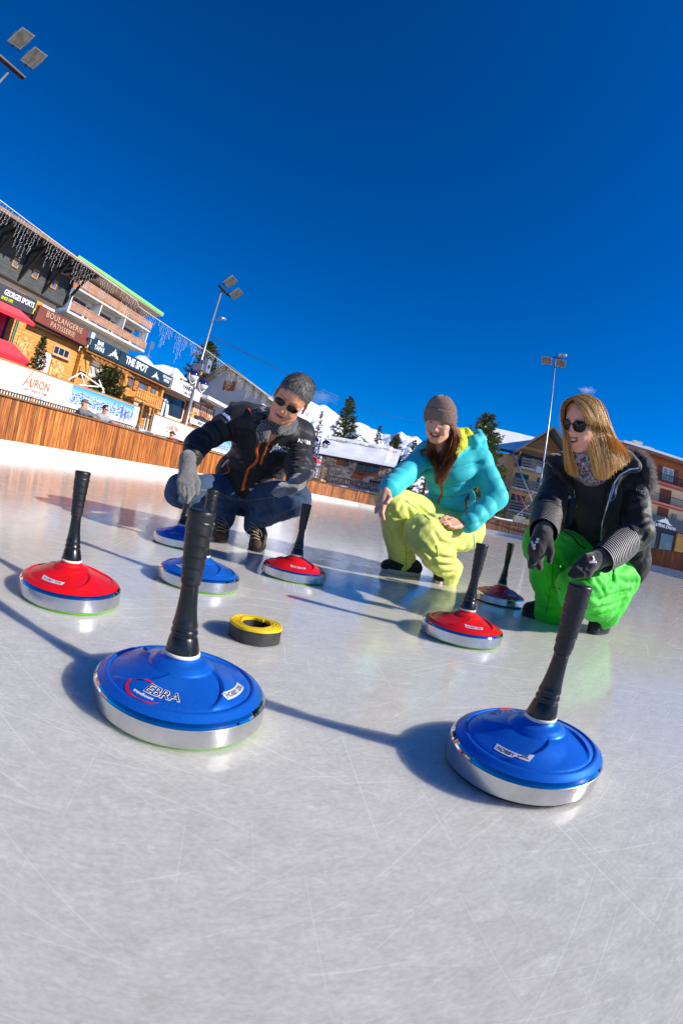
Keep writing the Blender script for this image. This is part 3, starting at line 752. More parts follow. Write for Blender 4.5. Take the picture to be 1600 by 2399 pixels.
# climbing plant sign on the end wall
m = MB(); a = None
text_on('Le Dac', L(24.18, 31.2, 12.0), NV, UPZ, .9, REDPR, b, shear=.3, depth=.05)

# ---- antenna mast
b = empty('antenna_mast', 'thin television antenna mast above the bar roof', 'antenna', L(28.2, 22, 5.4))
m = MB(); m.tube([L(28.2, 22, 5.4), L(28.2, 22, 9.3)], .03, 6); m.build('mast', METG, b)
m = FB()
for k in range(6): m.b(27.95 + k * .1, 27.97 + k * .1, 21.9, 21.93, 8.9, 9.5)
for k in range(5): m.b(27.95, 28.5, 21.94, 21.96, 8.92 + k * .13, 8.94 + k * .13)
m.build('grid_reflector', METG, b)
m = MB(); m.bar(L(27.8, 22, 8.3), L(28.6, 22, 8.3), .03); m.bar(L(27.9, 22, 7.9), L(28.5, 22, 7.9), .03)
for k in range(5): m.bar(L(27.85 + k * .17, 21.8, 8.3), L(27.85 + k * .17, 22.2, 8.3), .015)
m.build('aerial_rod', METG, b)

# ---- banners on the promenade fence
def mountain_print():
    n = N('mountain_photo_print'); c = n.coord('UV')
    s_ = n.n('ShaderNodeSeparateXYZ'); n.l(c, s_.inputs[0])
    r = n.noise(n.coord('UV', (9, 3, 1)), 1, 8, .65, .2)
    h = n.math('SUBTRACT', s_.outputs[1], n.math('MULTIPLY', r, 1.15))
    skyc = n.ramp(s_.outputs[1], [(.45, (.45, .70, .88)), (1, (.03, .28, .62))])
    rk = n.ramp(n.noise(n.coord('UV', (30, 16, 1)), 1, 8, .75, .6), [(.44, (.02, .08, .24)), (.5, (.12, .28, .5)), (.55, (.75, .82, .9))])
    isrk = n.ramp(h, [(.12, (1, 1, 1)), (.16, (0, 0, 0))])
    col = n.mix(isrk, skyc, rk)
    low = n.ramp(s_.outputs[1], [(.12, (1, 1, 1)), (.26, (0, 0, 0))])
    n.set(col=n.mix(low, col, (.8, .83, .86)), rough=.45); return n.m
MTP = mountain_print()
def quad(name, mat, parent, u0, u1, z0, z1, v, nseg=1):
    m = MB(); m.add([L(u0, v, z0), L(u1, v, z0), L(u1, v, z1), L(u0, v, z1)], [(0, 1, 2, 3)])
    me = m.me(); uv = me.uv_layers.new(name='UVMap')
    for i, c in enumerate(((0, 0), (1, 0), (1, 1), (0, 1))): uv.data[i].uv = c
    return link(name, me, mat, parent)
def cable_drawing(parent, cu, cz, v, s):
    m = MB(); t = .008
    m.bar(L(cu - s * 1.4, v, cz + s * .55), L(cu + s * 1.2, v, cz + s * .25), t, .004); m.bar(L(cu - s * .05, v, cz + s * .4), L(cu, v, cz - s * .2), t, .004)
    for x0, z0, x1, z1 in ((-.3, -.2, .3, -.25), (-.3, -.2, -.4, -.8), (.3, -.25, .38, -.85), (-.4, -.8, .38, -.85), (0, -.22, 0, -.82), (-.35, -.5, .34, -.55)):
        m.bar(L(cu + x0 * s, v, cz + z0 * s * .6), L(cu + x1 * s, v, cz + z1 * s * .6), t, .004)
    m.build('chairlift_drawing', GREYL, parent)
def auron(parent, cu, cz, s, v, mat=ORNL, small=True):
    m = MB()
    for p in (((-.98, -.28), (-.88, -.28), (-.42, .56), (-.44, .66)), ((-.44, .66), (-.42, .50), (-.38, -.28), (-.30, -.28)), ((-.86, -.10), (-.83, -.04), (-.55, .02), (-.53, -.04))):
        m.add([L(cu + a * s, v, cz + b_ * s) for a, b_ in p], [(0, 1, 2, 3)])
    m.build('mountain_mark', mat, parent)
    text_on('URON', L(cu + .34 * s, v, cz - .02 * s), NX, UPZ, .62 * s, mat, parent, depth=.004, xs=.92, bold=.014)
    if small:
        text_on('SAINT ETIENNE DE TINEE', L(cu + .1 * s, v, cz - .42 * s), NX, UPZ, .165 * s, mat, parent, name='lettering', depth=.004)
        text_on('Ma montagne convivium', L(cu + .05 * s, v, cz - .66 * s), NX, UPZ, .15 * s, GREYL, parent, name='lettering', depth=.004, shear=.4)
        m = FB(); m.b(cu + .93 * s, cu + 1.02 * s, v - .002, v + .002, cz - .48 * s, cz - .36 * s); m.build('crest', REDPR, parent)
def banner(u0, u1, label, zt, zb):
    root = empty('promenade_banner', label, 'banner', L(u0, 10.5, .55), 'printed banners on the promenade fence')
    m = FB(); m.b(u0, u1, 10.5, 10.52, zb, zt); m.build('vinyl_sheet', BANW, root)
    m = FB(); m.b(u0 - .05, u1 + .05, 10.53, 10.62, zt - .01, zt + .06)
    m.build('top_rail', HONEYD, root)
    for k in range(int((u1 - u0) / 1.6) + 1): part('rail_post', HONEYD, root, (u0 + k * 1.6, u0 + k * 1.6 + .08, 10.55, 10.63, .55, zt - .012))
    m = FB()
    for k in range(int((u1 - u0) / .11)): m.b(u0 + k * .11, u0 + k * .11 + .055, 10.56, 10.60, zb - .17, zb - .003)
    m.build('fence_picket', M('pale_picket', (.6, .55, .45), .6), root)
    part('lower_rail', HONEYD, root, (u0, u1, 10.52, 10.555, zb - .22, zb - .175)); part('skirt_board', M('dark_skirt', (.10, .06, .05), .7), root, (u0, u1, 10.62, 10.66, .55, zb - .01))
    return root
b1 = banner(2.0, 13.8, 'long white banner with an orange logo and an alpine photo', 2.21, 1.50)
auron(b1, 8.36, 1.88, .52, 10.490); cable_drawing(b1, 7.35, 1.93, 10.494, .26); cable_drawing(b1, 9.32, 1.80, 10.494, .24)
ph = quad('photo_print', MTP, b1, 9.95, 13.45, 1.505, 2.205, 10.492)
# skiers in the printed photo (flat, as printed)
m = MB()
for cu, cz, s in ((12.75, 1.80, 1.0), (12.98, 1.74, .9)):
    m.add([L(cu + a * s, 10.488, cz + b_ * s) for a, b_ in ((-.05, -.25), (0, -.25), (.02, 0), (.06, .02), (.05, .2), (.02, .22), (.02, .3), (-.03, .3), (-.03, .22), (-.07, .18), (-.05, 0))], [tuple(range(11))])
m.build('printed_skier', M('purple_print', (.12, .12, .4), .5, var=(15, .6)), b1)
b2 = banner(14.86, 18.4, 'shorter white banner with orange logo, left of the grey lamp post', 2.17, 1.46)
auron(b2, 16.35, 1.86, .46, 10.490); cable_drawing(b2, 15.5, 1.85, 10.494, .22); cable_drawing(b2, 17.4, 1.8, 10.494, .22)
b3 = banner(19.2, 23.5, 'banner with a blue mountain photo beside the crouching man', 2.14, 1.45)
quad('photo_print', MTP, b3, 20.4, 23.4, 1.455, 2.135, 10.492)

# gate frame between the banners
b = empty('gate_frame', 'dark timber gate frame between the two white banners', 'gate', L(14.2, 10.6, .55))
part('post', HONEYD, b, (13.95, 14.03, 10.5, 10.58, .55, 2.45)); part('post', HONEYD, b, (14.7, 14.78, 10.5, 10.58, .55, 2.4)); part('post', HONEYD, b, (14.45, 14.5, 10.5, 10.56, .55, 2.3)); part('crossbar', HONEYD, b, (13.9, 14.85, 10.49, 10.59, 2.4, 2.47))
part('green_panel', M('pale_green_panel', (.35, .42, .38), .4), b, (13.6, 13.93, 10.7, 10.74, .6, 2.4))
b = empty('feather_flag', 'white feather flag with dark writing behind the second banner', 'flag', L(19.0, 13, .55))
m = FB(); m.poly_v([(18.85, 1.4), (19.55, 1.5), (19.6, 2.9), (19.5, 3.3), (19.2, 3.55), (18.95, 3.5)], 13.0, 13.012); m.build('cloth', BANW, b)
m = MB(); m.tube([L(18.83, 13, .55), L(18.85, 13, 2.6), L(18.9, 13, 3.4), L(19.05, 13, 3.62), L(19.3, 13, 3.55)], .02, 6); m.build('pole', IRON, b)
text_on('AIGA', L(19.25, 12.99, 2.6), Vector((0, 0, 1)), -US, .36, NAVYP, b, depth=.004)

# ---- floodlight poles
def flood_head(parent, c, yaw, s=1.0):
    """tilted floodlight: housing with sloping back, dark glass face, bracket"""
    x = US * math.cos(yaw) + VS * math.sin(yaw); y = -US * math.sin(yaw) + VS * math.cos(yaw)   # x: sideways, -y: where it shines
    def P(a, b_, z):
        # tilt the face 62 degrees down
        t = R(-42); bb = b_ * math.cos(t) - z * math.sin(t); zz = b_ * math.sin(t) + z * math.cos(t)
        return Vector(c) + (x * a + y * bb + UPZ * zz) * s
    m = MB()
    A = [(-.30, -.27, 0), (.30, -.27, 0), (.30, .24, 0), (-.30, .24, 0)]; B = [(-.24, -.2, .07), (.24, -.2, .07), (.2, .14, .19), (-.2, .14, .19)]
    vs = [P(*q) for q in A] + [P(*q) for q in B]
    m.add(vs, [(4, 5, 6, 7), (0, 1, 5, 4), (1, 2, 6, 5), (2, 3, 7, 6), (3, 0, 4, 7), (3, 2, 1, 0)])
    for sx in (-1, 1): m.add([P(sx * .30, -.27, -.02), P(sx * .30, .24, -.02), P(sx * .315, .24, .03), P(sx * .315, -.27, .03)], [(0, 1, 2, 3)])
    h = m.build('lamp_head', METG, parent)
    m = MB(); m.add([P(-.28, -.25, -.006), P(.28, -.25, -.006), P(.28, .22, -.006), P(-.28, .22, -.006)], [(3, 2, 1, 0)]); m.build('glass_face', M('lamp_glass', (.16, .15, .13), .22, .35, var=(5, .5)), h)
    m = MB(); m.tube([P(-.34, -.1, .05), P(-.36, .3, .02), P(.36, .3, .02), P(.34, -.1, .05)], .014, 6); m.tube([P(0, .24, .12), P(0, .33, .12)], .05 , 8); m.build('bracket', IRON, h)
def flood_pole(u, v, H, label, heads=((-.62, .3), (.62, .3)), extras=False):
    root = empty('floodlight_pole', label, 'floodlight pole', L(u, v, 0), 'floodlight poles around the rink')
    m = MB(); m.tube([L(u, v, -.04), L(u, v, H * .42)], [.095, .088], 16); m.tube([L(u, v, H * .42), L(u, v, H * .44), L(u, v, H)], [.07, .066, .052], 16, sm=True); m.build('pole', METG, root)
    return root
# pole beside the second banner
p2 = flood_pole(19.1, 11.5, 9.55, 'grey floodlight pole with blue domed lamps beside the white banners')
def crossarm(root, u, v, z, half, mat=IRON):
    m = MB(); m.bar(L(u - half, v, z), L(u + half, v, z), .07, .12); m.bar(L(u - half, v - .1, z - .02), L(u + half, v - .1, z - .02), .04, .06); m.build('crossarm', mat, root)
crossarm(p2, 19.1, 11.4, 9.6, .62)
flood_head(p2, L(18.75, 10.95, 9.95), R(0), 1.15); flood_head(p2, L(19.75, 10.95, 9.70), R(0), 1.15)
m = FB(); m.b(19.0, 19.45, 11.05, 11.35, 5.1, 5.75); sb = m.build('speaker_box', METG, p2)
m = MB(); m.tube([L(19.22, 11.03, 5.4), L(19.22, 11.05, 5.4)], .1, 14); m.build('dial', IRON, sb)
m = MB(); m.bar(L(19.1, 11.5, 5.3), L(18.9, 11.5, 5.3), .5, .3); m.bar(L(19.1, 11.3, 7.9), L(19.1, 11.0, 7.95), .08); m.tube([L(19.15, 11.1, 8.05), L(19.5, 11.0, 8.1)], .07, 10); m.build('camera_bracket', METG, p2)
DOME = M('navy_glass_dome', (.012, .012, .09), .12, var=(4, .1), coat=.8); OPAL = M('opal_glass', (.72, .74, .78), .3)
def dome_lamp(parent, c, r):
    m = MB(); m.lathe([(r * math.cos(a), r * math.sin(a)) for a in [R(-4 + 94 * k / 10) for k in range(11)]], 24, c); d = m.build('blue_dome', DOME, parent)
    m = MB(); m.lathe([(r * .96 * math.cos(a), r * .96 * math.sin(a)) for a in [R(-90 + 85 * k / 10) for k in range(11)]], 24, c); m.build('opal_bowl', OPAL, parent)
    m = MB(); pts = [Vector(c) + NV * 0 + US * (r * 1.25 * math.cos(a)) + UPZ * (r * 1.25 * math.sin(a)) for a in [R(-185 + 190 * k / 14) for k in range(15)]]
    m.tube(pts, r * .07, 6); m.build('hoop', WH, parent)
for du, dz in ((-.62, .08), (.5, -.08)):
    c = L(19.1 + du, 11.35, 4.63 + dz); dome_lamp(p2, c, .30)
m = MB(); m.bar(L(18.5, 11.4, 4.3), L(19.7, 11.4, 4.15), .05); m.build('lamp_arm', METG, p2)
# pole at the top left corner
p1 = flood_pole(2.47, 11.5, 9.95, 'floodlight pole with two lamps at the top left corner')
crossarm(p1, 2.35, 11.4, 10.05, .75)
flood_head(p1, L(1.72, 10.9, 10.6), R(-8), 1.05); flood_head(p1, L(2.68, 10.9, 10.4), R(-8), 1.05)

# ---- icicle light garland
def garland(u0, u1, v, zf, label, seed=1, sparse=False):
    rnd = random.Random(seed)
    m = MB(); n = 60
    m.tube([L(u0 + (u1 - u0) * k / n, v, zf(u0 + (u1 - u0) * k / n)) for k in range(n + 1)], .012, 5)
    root = tag(m.build('icicle_light_garland', M('white_cable', (.75, .75, .76), .5)), label, 'light garland')
    m = MB(); u = u0; k = 0
    lens = [.25, .5, .9, .7, 1.15, 1.0, .85, .7, .6, .45, .3, .2]
    while u < u1:
        blk = int((u - u0) / 1.45); ph = ((u - u0) / 1.45) % 1
        if ph > .86: u += .1; continue
        i = ph / .86 * (len(lens) - 1); ln = lens[int(i)] * rnd.uniform(.8, 1.15) * (.75 + .5 * ((blk * 37) % 5) / 4)
        z = zf(u); p = L(u, v, z); pts = [p]; s = 0
        dx = rnd.uniform(-.05, .05)
        while s < ln:
            s += .055; pts.append(L(u + dx * s + rnd.uniform(-.022, .022), v + rnd.uniform(-.03, .03), z - s))
        m.tube(pts, .0026, 3, cap=False)
        for q in pts[1:]:
            d = Vector((rnd.uniform(-1, 1), rnd.uniform(-1, 1), rnd.uniform(-1, .3))).normalized() * .035
            m.bar(q, q + d, .0045)
        u += .14; k += 1
    o = m.build('light_strand', M('white_light_strand', (.85, .85, .88), .4), root)
    return root
garland(3.2, 19.0, 11.5, lambda u: 6.28 + .0035 * (u - 13) ** 2 - .0 if u < 13 else 6.12 + .0036 * (u - 13) ** 2, 'white icicle light garland hanging left of the lamp post', 1)
garland(19.2, 29.5, 11.5, lambda u: 6.27 + .008 * abs(u - 22.5) - .0, 'white icicle light garland between lamp post and gabled house', 2)
# ================================================================== the far end: mountains, chalet, trees, buildings on the right
from mathutils import noise as mn
# ---- snowy mountains as one terrain
SIL = [(-80, 8), (-45, 9), (-33, 11), (-29, 12.6), (-27.3, 11.6), (-25.7, 11.9), (-24.4, 11.9), (-22.6, 10.6), (-18, 10), (-12, 10.6), (-9.2, 12.2), (-7.6, 11.5), (-7, 11.25), (-5.6, 10.95), (-4.4, 10.9), (-3.1, 10.35), (-1.7, 9.8), (0.2, 9.75), (1.8, 9.2), (3.2, 8.9), (4.4, 9.25), (5.4, 9.8), (6.3, 9.55), (7.4, 9.6), (8.2, 9.1), (8.9, 8.7), (9.8, 8.0), (12, 7.2), (20, 6.2), (30, 5.5), (60, 6.5), (80, 6)]
def sil(a):
    for (a0, e0), (a1, e1) in zip(SIL[:-1], SIL[1:]):
        if a <= a1: return e0 + (e1 - e0) * (a - a0) / (a1 - a0)
    return SIL[-1][1]
def mountains():
    NA, NR = 620, 80; vs = []; a0, a1 = -78, 75
    for j in range(NR + 1):
        t = j / NR; r = 420 + 2100 * t
        for i in range(NA + 1):
            a = a0 + (a1 - a0) * i / NA; x, y = r * math.sin(R(a)), r * math.cos(R(a))
            H = math.tan(R(sil(a))) * 1850
            s = min(1, max(0, (r - 420) / 1430)); base = H * (s ** 1.35) if r < 1850 else H * (1 - (r - 1850) / 1400)
            p = Vector((x, y, 0)) / 420
            rg = 1 - abs(mn.noise(p * 2.0 + Vector((3, 1, 0)))) * 2; rg2 = 1 - abs(mn.noise(p * 5.5)) * 2; fine = mn.fractal(p * 9, .6, 2.2, 5)
            amp = math.sin(PI * min(1, s * .94)) if s < 1 else .2
            z = base + (rg * 42 - 28) * amp + (rg2 * 18 - 12) * amp + fine * (5 + 9 * amp)
            vs.append((x, y, max(z, -2)))
    fs = [(j * (NA + 1) + i, j * (NA + 1) + i + 1, (j + 1) * (NA + 1) + i + 1, (j + 1) * (NA + 1) + i) for j in range(NR) for i in range(NA)]
    m = MB(); m.add(vs, fs, 0, True)
    n = N('mountain_snow_and_rock'); g = n.n('ShaderNodeNewGeometry'); sp = n.n('ShaderNodeSeparateXYZ'); n.l(g.outputs['Normal'], sp.inputs[0])
    f = n.noise(n.coord('Object', (.012, .012, .02)), 1, 9, .72, .3); f2 = n.noise(n.coord('Object', (.05, .05, .03)), 1, 6, .7)
    k = n.math('ADD', n.math('MULTIPLY', sp.outputs[2], .55), n.math('MULTIPLY', f, 1.0)); k = n.math('ADD', k, n.math('MULTIPLY', f2, .35))
    rock = n.ramp(k, [(.98, (1, 1, 1)), (1.04, (0, 0, 0))]); 
    for e_, p_ in zip(rock.node.color_ramp.elements, (.988, 1.036)): e_.position = p_
    n.set(col=n.mix(rock, (.86, .88, .92), n.ramp(f2, [(.3, (.06, .07, .09)), (.7, (.18, .18, .19))])), rough=.75, nrm=n.bump(f2, .6, 6)); n.b.inputs['Specular IOR Level'].default_value = .2
    tag(m.build('mountains', n.m), kind='structure')
mountains()

# ---- conifers
def needle_mat(name, c0, c1, c2):
    n = N(name); g = n.n('ShaderNodeNewGeometry')
    n.set(col=n.ramp(g.outputs['Random Per Island'], [(0, c0), (.55, c1), (1, c2)]), rough=.6); n.b.inputs['Specular IOR Level'].default_value = .25; return n.m
NEED = needle_mat('pine_needles', (.03, .05, .015), (.10, .14, .035), (.26, .28, .08)); NEEDD = needle_mat('spruce_needles', (.02, .035, .012), (.075, .10, .03), (.24, .22, .08))
NEEDB = needle_mat('larch_twigs', (.03, .018, .01), (.10, .055, .03), (.16, .10, .06))
BARK = M('bark', (.14, .08, .05), .9, var=(8, .4), bump=(20, .5, .02))
def conifer(name, label, u, v, z0, h, r, seed, mat=NEED, crown0=.12, nbr=80, tuft=.2, per=9, droop=-.1, dens=1.0, shape=.8, group=None, gap=.0, jit=.35):
    rnd = random.Random(seed); root = empty(name, label, 'tree', L(u, v, z0), group)
    m = MB(); c = L(u, v, z0); lean = Vector((rnd.uniform(-.03, .03), rnd.uniform(-.03, .03), 1))
    P = lambda t: c + Vector((lean.x * h * t, lean.y * h * t, h * t))
    m.tube([P(k / 8) for k in range(9)], [max(.012, .028 * h * (1 - k / 8.2)) for k in range(9)], 8)
    f = MB()
    for i in range(nbr):
        t = crown0 + (1 - crown0) * (i + rnd.random()) / nbr; a = i * 2.4 + rnd.uniform(-.4, .4)
        l = r * ((1 - t) / (1 - crown0) + .04) ** shape * rnd.uniform(1 - jit, 1.08)
        if rnd.random() < gap: continue
        b0 = P(t); d = Vector((math.cos(a), math.sin(a), 0)); pts = []
        for k in range(5):
            s = k / 4; pts.append(b0 + d * l * s + UPZ * l * (droop * s + .28 * s * s + rnd.uniform(-.03, .03)))
        m.tube(pts, [.012 * h / 5 * (1 - s * .2) for s in range(5)], 4)
        n = max(3, int(per * dens * (l / r) ** .6 + 2))
        for k in range(n):
            s = .18 + .82 * (k + rnd.random()) / n; q = b0 + d * l * s + UPZ * l * (droop * s + .28 * s * s)
            side = Vector((-d.y, d.x, 0)); q = q + side * rnd.uniform(-.28, .28) * l * (1.1 - s) + UPZ * rnd.uniform(-.3, .4) * tuft
            for w_ in range(9):
                dd = (Vector((rnd.gauss(0, 1), rnd.gauss(0, 1), rnd.gauss(.25, .8))) + d * .8).normalized(); tl = tuft * rnd.uniform(.6, 1.25)
                sd_ = dd.cross(Vector((rnd.random(), rnd.random(), rnd.random()))).normalized() * tl * .13
                f.add([q - sd_, q + sd_, q + dd * tl], [(0, 1, 2)])
    m.build('trunk', BARK, root); f.build('crown', mat, root); return root
conifer('pine_tree', 'tall dark green pine rising behind the snowy stone chalet', 48, 9.25, .5, 10.8, 2.75, 1, NEED, .18, 110, .34, 13, shape=.75)
conifer('larch_tree', 'bare reddish conifer behind the right half of the chalet roof', 50, 6.2, .5, 8.6, 1.5, 2, NEEDB, .1, 90, .2, 7, shape=.8)
conifer('pine_tree', 'dark pine at the right end of the stone chalet', 45, 3.45, .5, 7.0, 2.0, 3, NEED, .1, 100, .28, 11, shape=.6)
conifer('pine_tree', 'slim pine seen left of the woman in the turquoise jacket', 50, 1.75, .5, 7.6, 1.4, 4, NEED, .1, 80, .26, 9, shape=.7)
conifer('pine_tree', 'small distant pine tip beside the turquoise shoulder', 56, -.1, .5, 9.6, 1.1, 5, NEED, .1, 50, .3, 6)
conifer('larch_tree', 'sparse brown conifer next to the crouching man on the snow slope', 50, 13.0, .5, 9.2, 1.2, 6, NEEDB, .1, 80, .2, 6, gap=.25)
conifer('pine_tree', 'broad pine behind the turquoise jacket in front of the ochre building', 33.6, -3.9, .5, 8.0, 3.0, 7, NEED, .05, 150, .30, 14, shape=.62, droop=.05, gap=.1)
conifer('pine_tree', 'dark pine behind the grey lamp post and the bank', 56, 32.9, .5, 18.4, 4.6, 8, NEED, .3, 170, .5, 18, shape=.6, gap=.1, jit=.5)
conifer('spruce_tree', 'small spruce in front of the bakery behind the white banner', 10.15, 13, .55, 3.35, .78, 9, NEEDD, .02, 120, .12, 12, shape=.75, droop=-.05)
conifer('spruce_tree', 'bushy wide spruce in front of the bar behind the banner photo', 14.6, 13.2, .55, 3.3, 1.55, 10, NEEDD, .0, 230, .16, 16, shape=.5, droop=-.05)

# ---- white gabled house
b = empty('gabled_house', 'white gabled house with brown shutters behind the lamp post', 'house', L(42, 21, .5))
m = FB(); m.poly_u([(24.4, .5), (24.4, 9.1), (21.7, 11.45), (17.0, 8.9), (17.0, .5)], 42, 54); m.fixn('wall', WHITEW, b)
m = FB(); m.poly_u([(24.9, 8.95), (21.7, 11.72), (21.7, 11.52), (24.8, 8.8)], 41.1, 55); m.poly_u([(21.7, 11.72), (16.2, 8.72), (16.2, 8.52), (21.7, 11.52)], 41.1, 55); m.fixn('roof', M('beige_metal_roof', (.42, .38, .30), .5), b)
m = FB(); m.poly_u([(24.95, 8.80), (21.7, 11.6), (21.7, 11.38), (24.8, 8.66)], 41.0, 41.097); m.poly_u([(21.7, 11.6), (16.2, 8.6), (16.2, 8.4), (21.7, 11.38)], 41.0, 41.097); m.fixn('gable_board', BRFR, b)
for v0, v1, z0, z1 in ((20.5, 21.8, 8.95, 10.0), (22.4, 23.4, 6.9, 7.9), (19.3, 20.6, 6.8, 7.85)): part('shutter', REDT, b, (41.93, 41.995, v0, v1, z0, z1))
m = MB(); m.tube([L(41.5, 24.6, 5), L(41.5, 24.6, 11.0)], .16, 8); m.build('wooden_flue', M('flue_wood', (.45, .2, .06), .6), b)
g = FB(); rr = random.Random(2)
for k in range(60):
    t = k / 60; q = L(40.95, 21.6 - 5.0 * t, 11.3 - 2.75 * t)
    for _ in range(5):
        d = Vector((rr.gauss(0, 1), rr.gauss(0, 1), rr.gauss(0, 1))).normalized() * .14; s_ = d.cross(UPZ).normalized() * .03; g.add([q - s_, q + s_, q + d], [(0, 1, 2)])
g.build('fir_garland', M('garland_green', (.01, .12, .04), .7), b)

# ---- stone chalet with snowy roof
def stone_wall():
    n = N('rubble_stone_wall'); v_ = n.coord('Object', (3.2, 3.2, 5.2))
    vo = n.n('ShaderNodeTexVoronoi'); n.l(v_, vo.inputs['Vector']); vo.inputs['Scale'].default_value = 1.3
    vd = n.n('ShaderNodeTexVoronoi', feature='DISTANCE_TO_EDGE'); n.l(v_, vd.inputs['Vector']); vd.inputs['Scale'].default_value = 1.3
    bw = n.n('ShaderNodeRGBToBW'); n.l(vo.outputs['Color'], bw.inputs[0])
    col = n.ramp(bw.outputs[0], [(.2, (.24, .19, .14)), (.5, (.50, .42, .33)), (.8, (.72, .64, .52))])
    ed = n.ramp(vd.outputs[0], [(.0, (.35, .35, .35)), (.08, (1, 1, 1))])
    n.set(col=n.mix(1.0, col, ed, 'MULTIPLY'), rough=.85, nrm=n.bump(vd.outputs[0], .6, .05)); return n.m
STW = stone_wall()
b = empty('stone_chalet', 'low rubble stone chalet with thick snow on its roof', 'chalet', L(38, 6, .5))
part('wall', STW, b, (38, 44, 3.0, 8.95, .5, 3.85))
m = FB(); m.poly_v([(37.2, 3.62), (41, 5.55), (44.8, 3.7), (44.8, 3.55), (41, 5.4), (37.2, 3.47)], 2.6, 9.3); m.fixn('roof', M('dark_roof', (.03, .03, .033)), b)
part('gutter', IRON, b, (37.08, 37.18, 2.6, 9.3, 3.5, 3.62))
# snow blanket
m = MB(); vs = []; NU, NV_ = 26, 60; rn = random.Random(5)
for i in range(NU + 1):
    for j in range(NV_ + 1):
        t = i / NU; v_ = 2.55 + 6.8 * j / NV_; u_ = 37.15 + 3.9 * t; z_ = 3.60 + 1.98 * t
        th = .26 * min(1, t * 9 + .25) * (.85 + .3 * mn.noise(Vector((v_ * .8, u_ * .9, 0)))) - (.12 if .12 < t < .2 else 0)
        if v_ < 3.35 and t > .1: th *= .35
        vs.append(L(u_, v_, z_ + th))
m.add(vs, [(i * (NV_ + 1) + j, i * (NV_ + 1) + j + 1, (i + 1) * (NV_ + 1) + j + 1, (i + 1) * (NV_ + 1) + j) for i in range(NU) for j in range(NV_)], 0, True)
m.add([vs[j] for j in range(NV_ + 1)] + [L(37.15, 2.55 + 6.8 * j / NV_, 3.60) for j in range(NV_ + 1)], [(j, NV_ + 1 + j, NV_ + 2 + j, j + 1) for j in range(NV_)])
m.build('roof_snow', SNOW, b)
m = FB(); rn = random.Random(4)
for k in range(46):
    v0 = 2.9 + k * .14; m.b(40.0, 40.06, v0, v0 + .07, 5.18 + .02, 5.18 + rn.uniform(.13, .3))
m.build('snow_guard', BRFR, b)
OW = M('orange_wood', (.34, .09, .025), .5, var=(6, .25))
window_u(b, 3.9, 5.9, 2.88, 3.58, 38, OW, GLASSD, mull=2, fw=.08); part('window_sill', OW, b, (37.8, 37.93, 3.85, 5.95, 2.6, 2.86))
window_u(b, 6.55, 7.05, 3.0, 3.55, 38, OW, GLASSD, mull=0); part('shutter', OW, b, (37.93, 37.99, 7.1, 7.6, 3.0, 3.55))
part('basement_grille', IRON, b, (37.93, 37.99, 3.6, 4.5, 2.1, 2.3)); part('timber_bench', OW, b, (37.5, 37.95, 5.0, 6.0, 2.15, 2.5))

# snow bank of the terrace and its fences
m = MB(); vs = []
for i in range(13):
    for j in range(81):
        u_ = 31.35 + 6.6 * i / 12; v_ = -12 + 24 * j / 80; z_ = .55 + min(.72, (i / 12) * 2.2) + .08 * mn.noise(Vector((u_, v_, 0)) * 1.3)
        if i == 0: z_ = .1
        vs.append(L(u_, v_, z_))
m.add(vs, [(i * 81 + j, i * 81 + j + 1, (i + 1) * 81 + j + 1, (i + 1) * 81 + j) for i in range(12) for j in range(80)], 0, True)
tag(m.build('snow_bank', SNOW), kind='structure')
def picket(name, label, pts, z0, z1, mat, sp=.17, w_=.08, rails=True):
    root = empty(name, label, 'fence', L(*pts[0], z0)); m = FB(); rl = MB()
    for (u0, v0), (u1, v1) in zip(pts[:-1], pts[1:]):
        n = int(math.hypot(u1 - u0, v1 - v0) / sp)
        for k in range(n):
            t = k / n; c = L(u0 + (u1 - u0) * t, v0 + (v1 - v0) * t); m.box(c.x - w_ / 2, c.x + w_ / 2, c.y - .015, c.y + .015, z0, z1 + random.uniform(-.02, .02))
        for zz in (z0 + .15, z1 - .12): rl.bar(L(u0 + .05, v0, zz), L(u1 + .05, v1, zz), .04, .07)
    m.build('picket', mat, root); rl.build('rail', mat, root)
picket('picket_fence', 'weathered grey picket fence on the snow bank below the chalet', [(32.6, 7.0), (32.6, -3.0)], 1.22, 1.86, M('grey_wood', (.13, .10, .08), .8, var=(5, .3)), .19, .09)
picket('deck_balustrade', 'tan wooden deck balustrade beside the open grey glove', [(32.4, 9.6), (32.4, 7.35), (34.4, 7.35)], 1.42, 2.36, M('tan_wood', (.42, .28, .15), .7, var=(5, .2)), .17, .09)
b = empty('wooden_deck', 'raised wooden deck platform behind the barrier near the chalet', 'deck', L(32, 8.5, .5)); part('platform', M('tan_wood', (.42, .28, .15)), b, (31.6, 35, 7.2, 10.5, 1.25, 1.40)); part('skirting', HONEYD, b, (31.5, 31.59, 7.2, 10.5, .6, 1.25))
b = empty('red_parasol', 'closed down red advertising canopy behind the deck rail', 'parasol', L(35, 9.6, 1.4))
m = FB(); m.poly_u([(8.6, 2.75), (10.6, 2.75), (10.6, 2.95), (10.1, 3.25), (9.1, 3.25), (8.6, 2.95)], 35, 36.5); m.fixn('canopy', REDAW, b); m = MB(); m.tube([L(35.7, 9.6, 1.4), L(35.7, 9.6, 3.2)], .03, 6); m.build('pole', METG, b)
text_on('Gelato', L(34.99, 9.35, 2.93), NV, UPZ, .3, WH, b)
b = empty('lounge_chair', 'red and white sun chair on the snow behind the picket fence', 'chair', L(34, 5, 1.25)); m = MB(); m.bar(L(34, 5.3, 1.5), L(34, 4.2, 1.35), .5, .06); m.build('seat', REDAW, b); m = MB(); m.bar(L(34, 5.3, 1.5), L(34, 5.6, 1.85), .5, .06); m.build('backrest', REDAW, b)

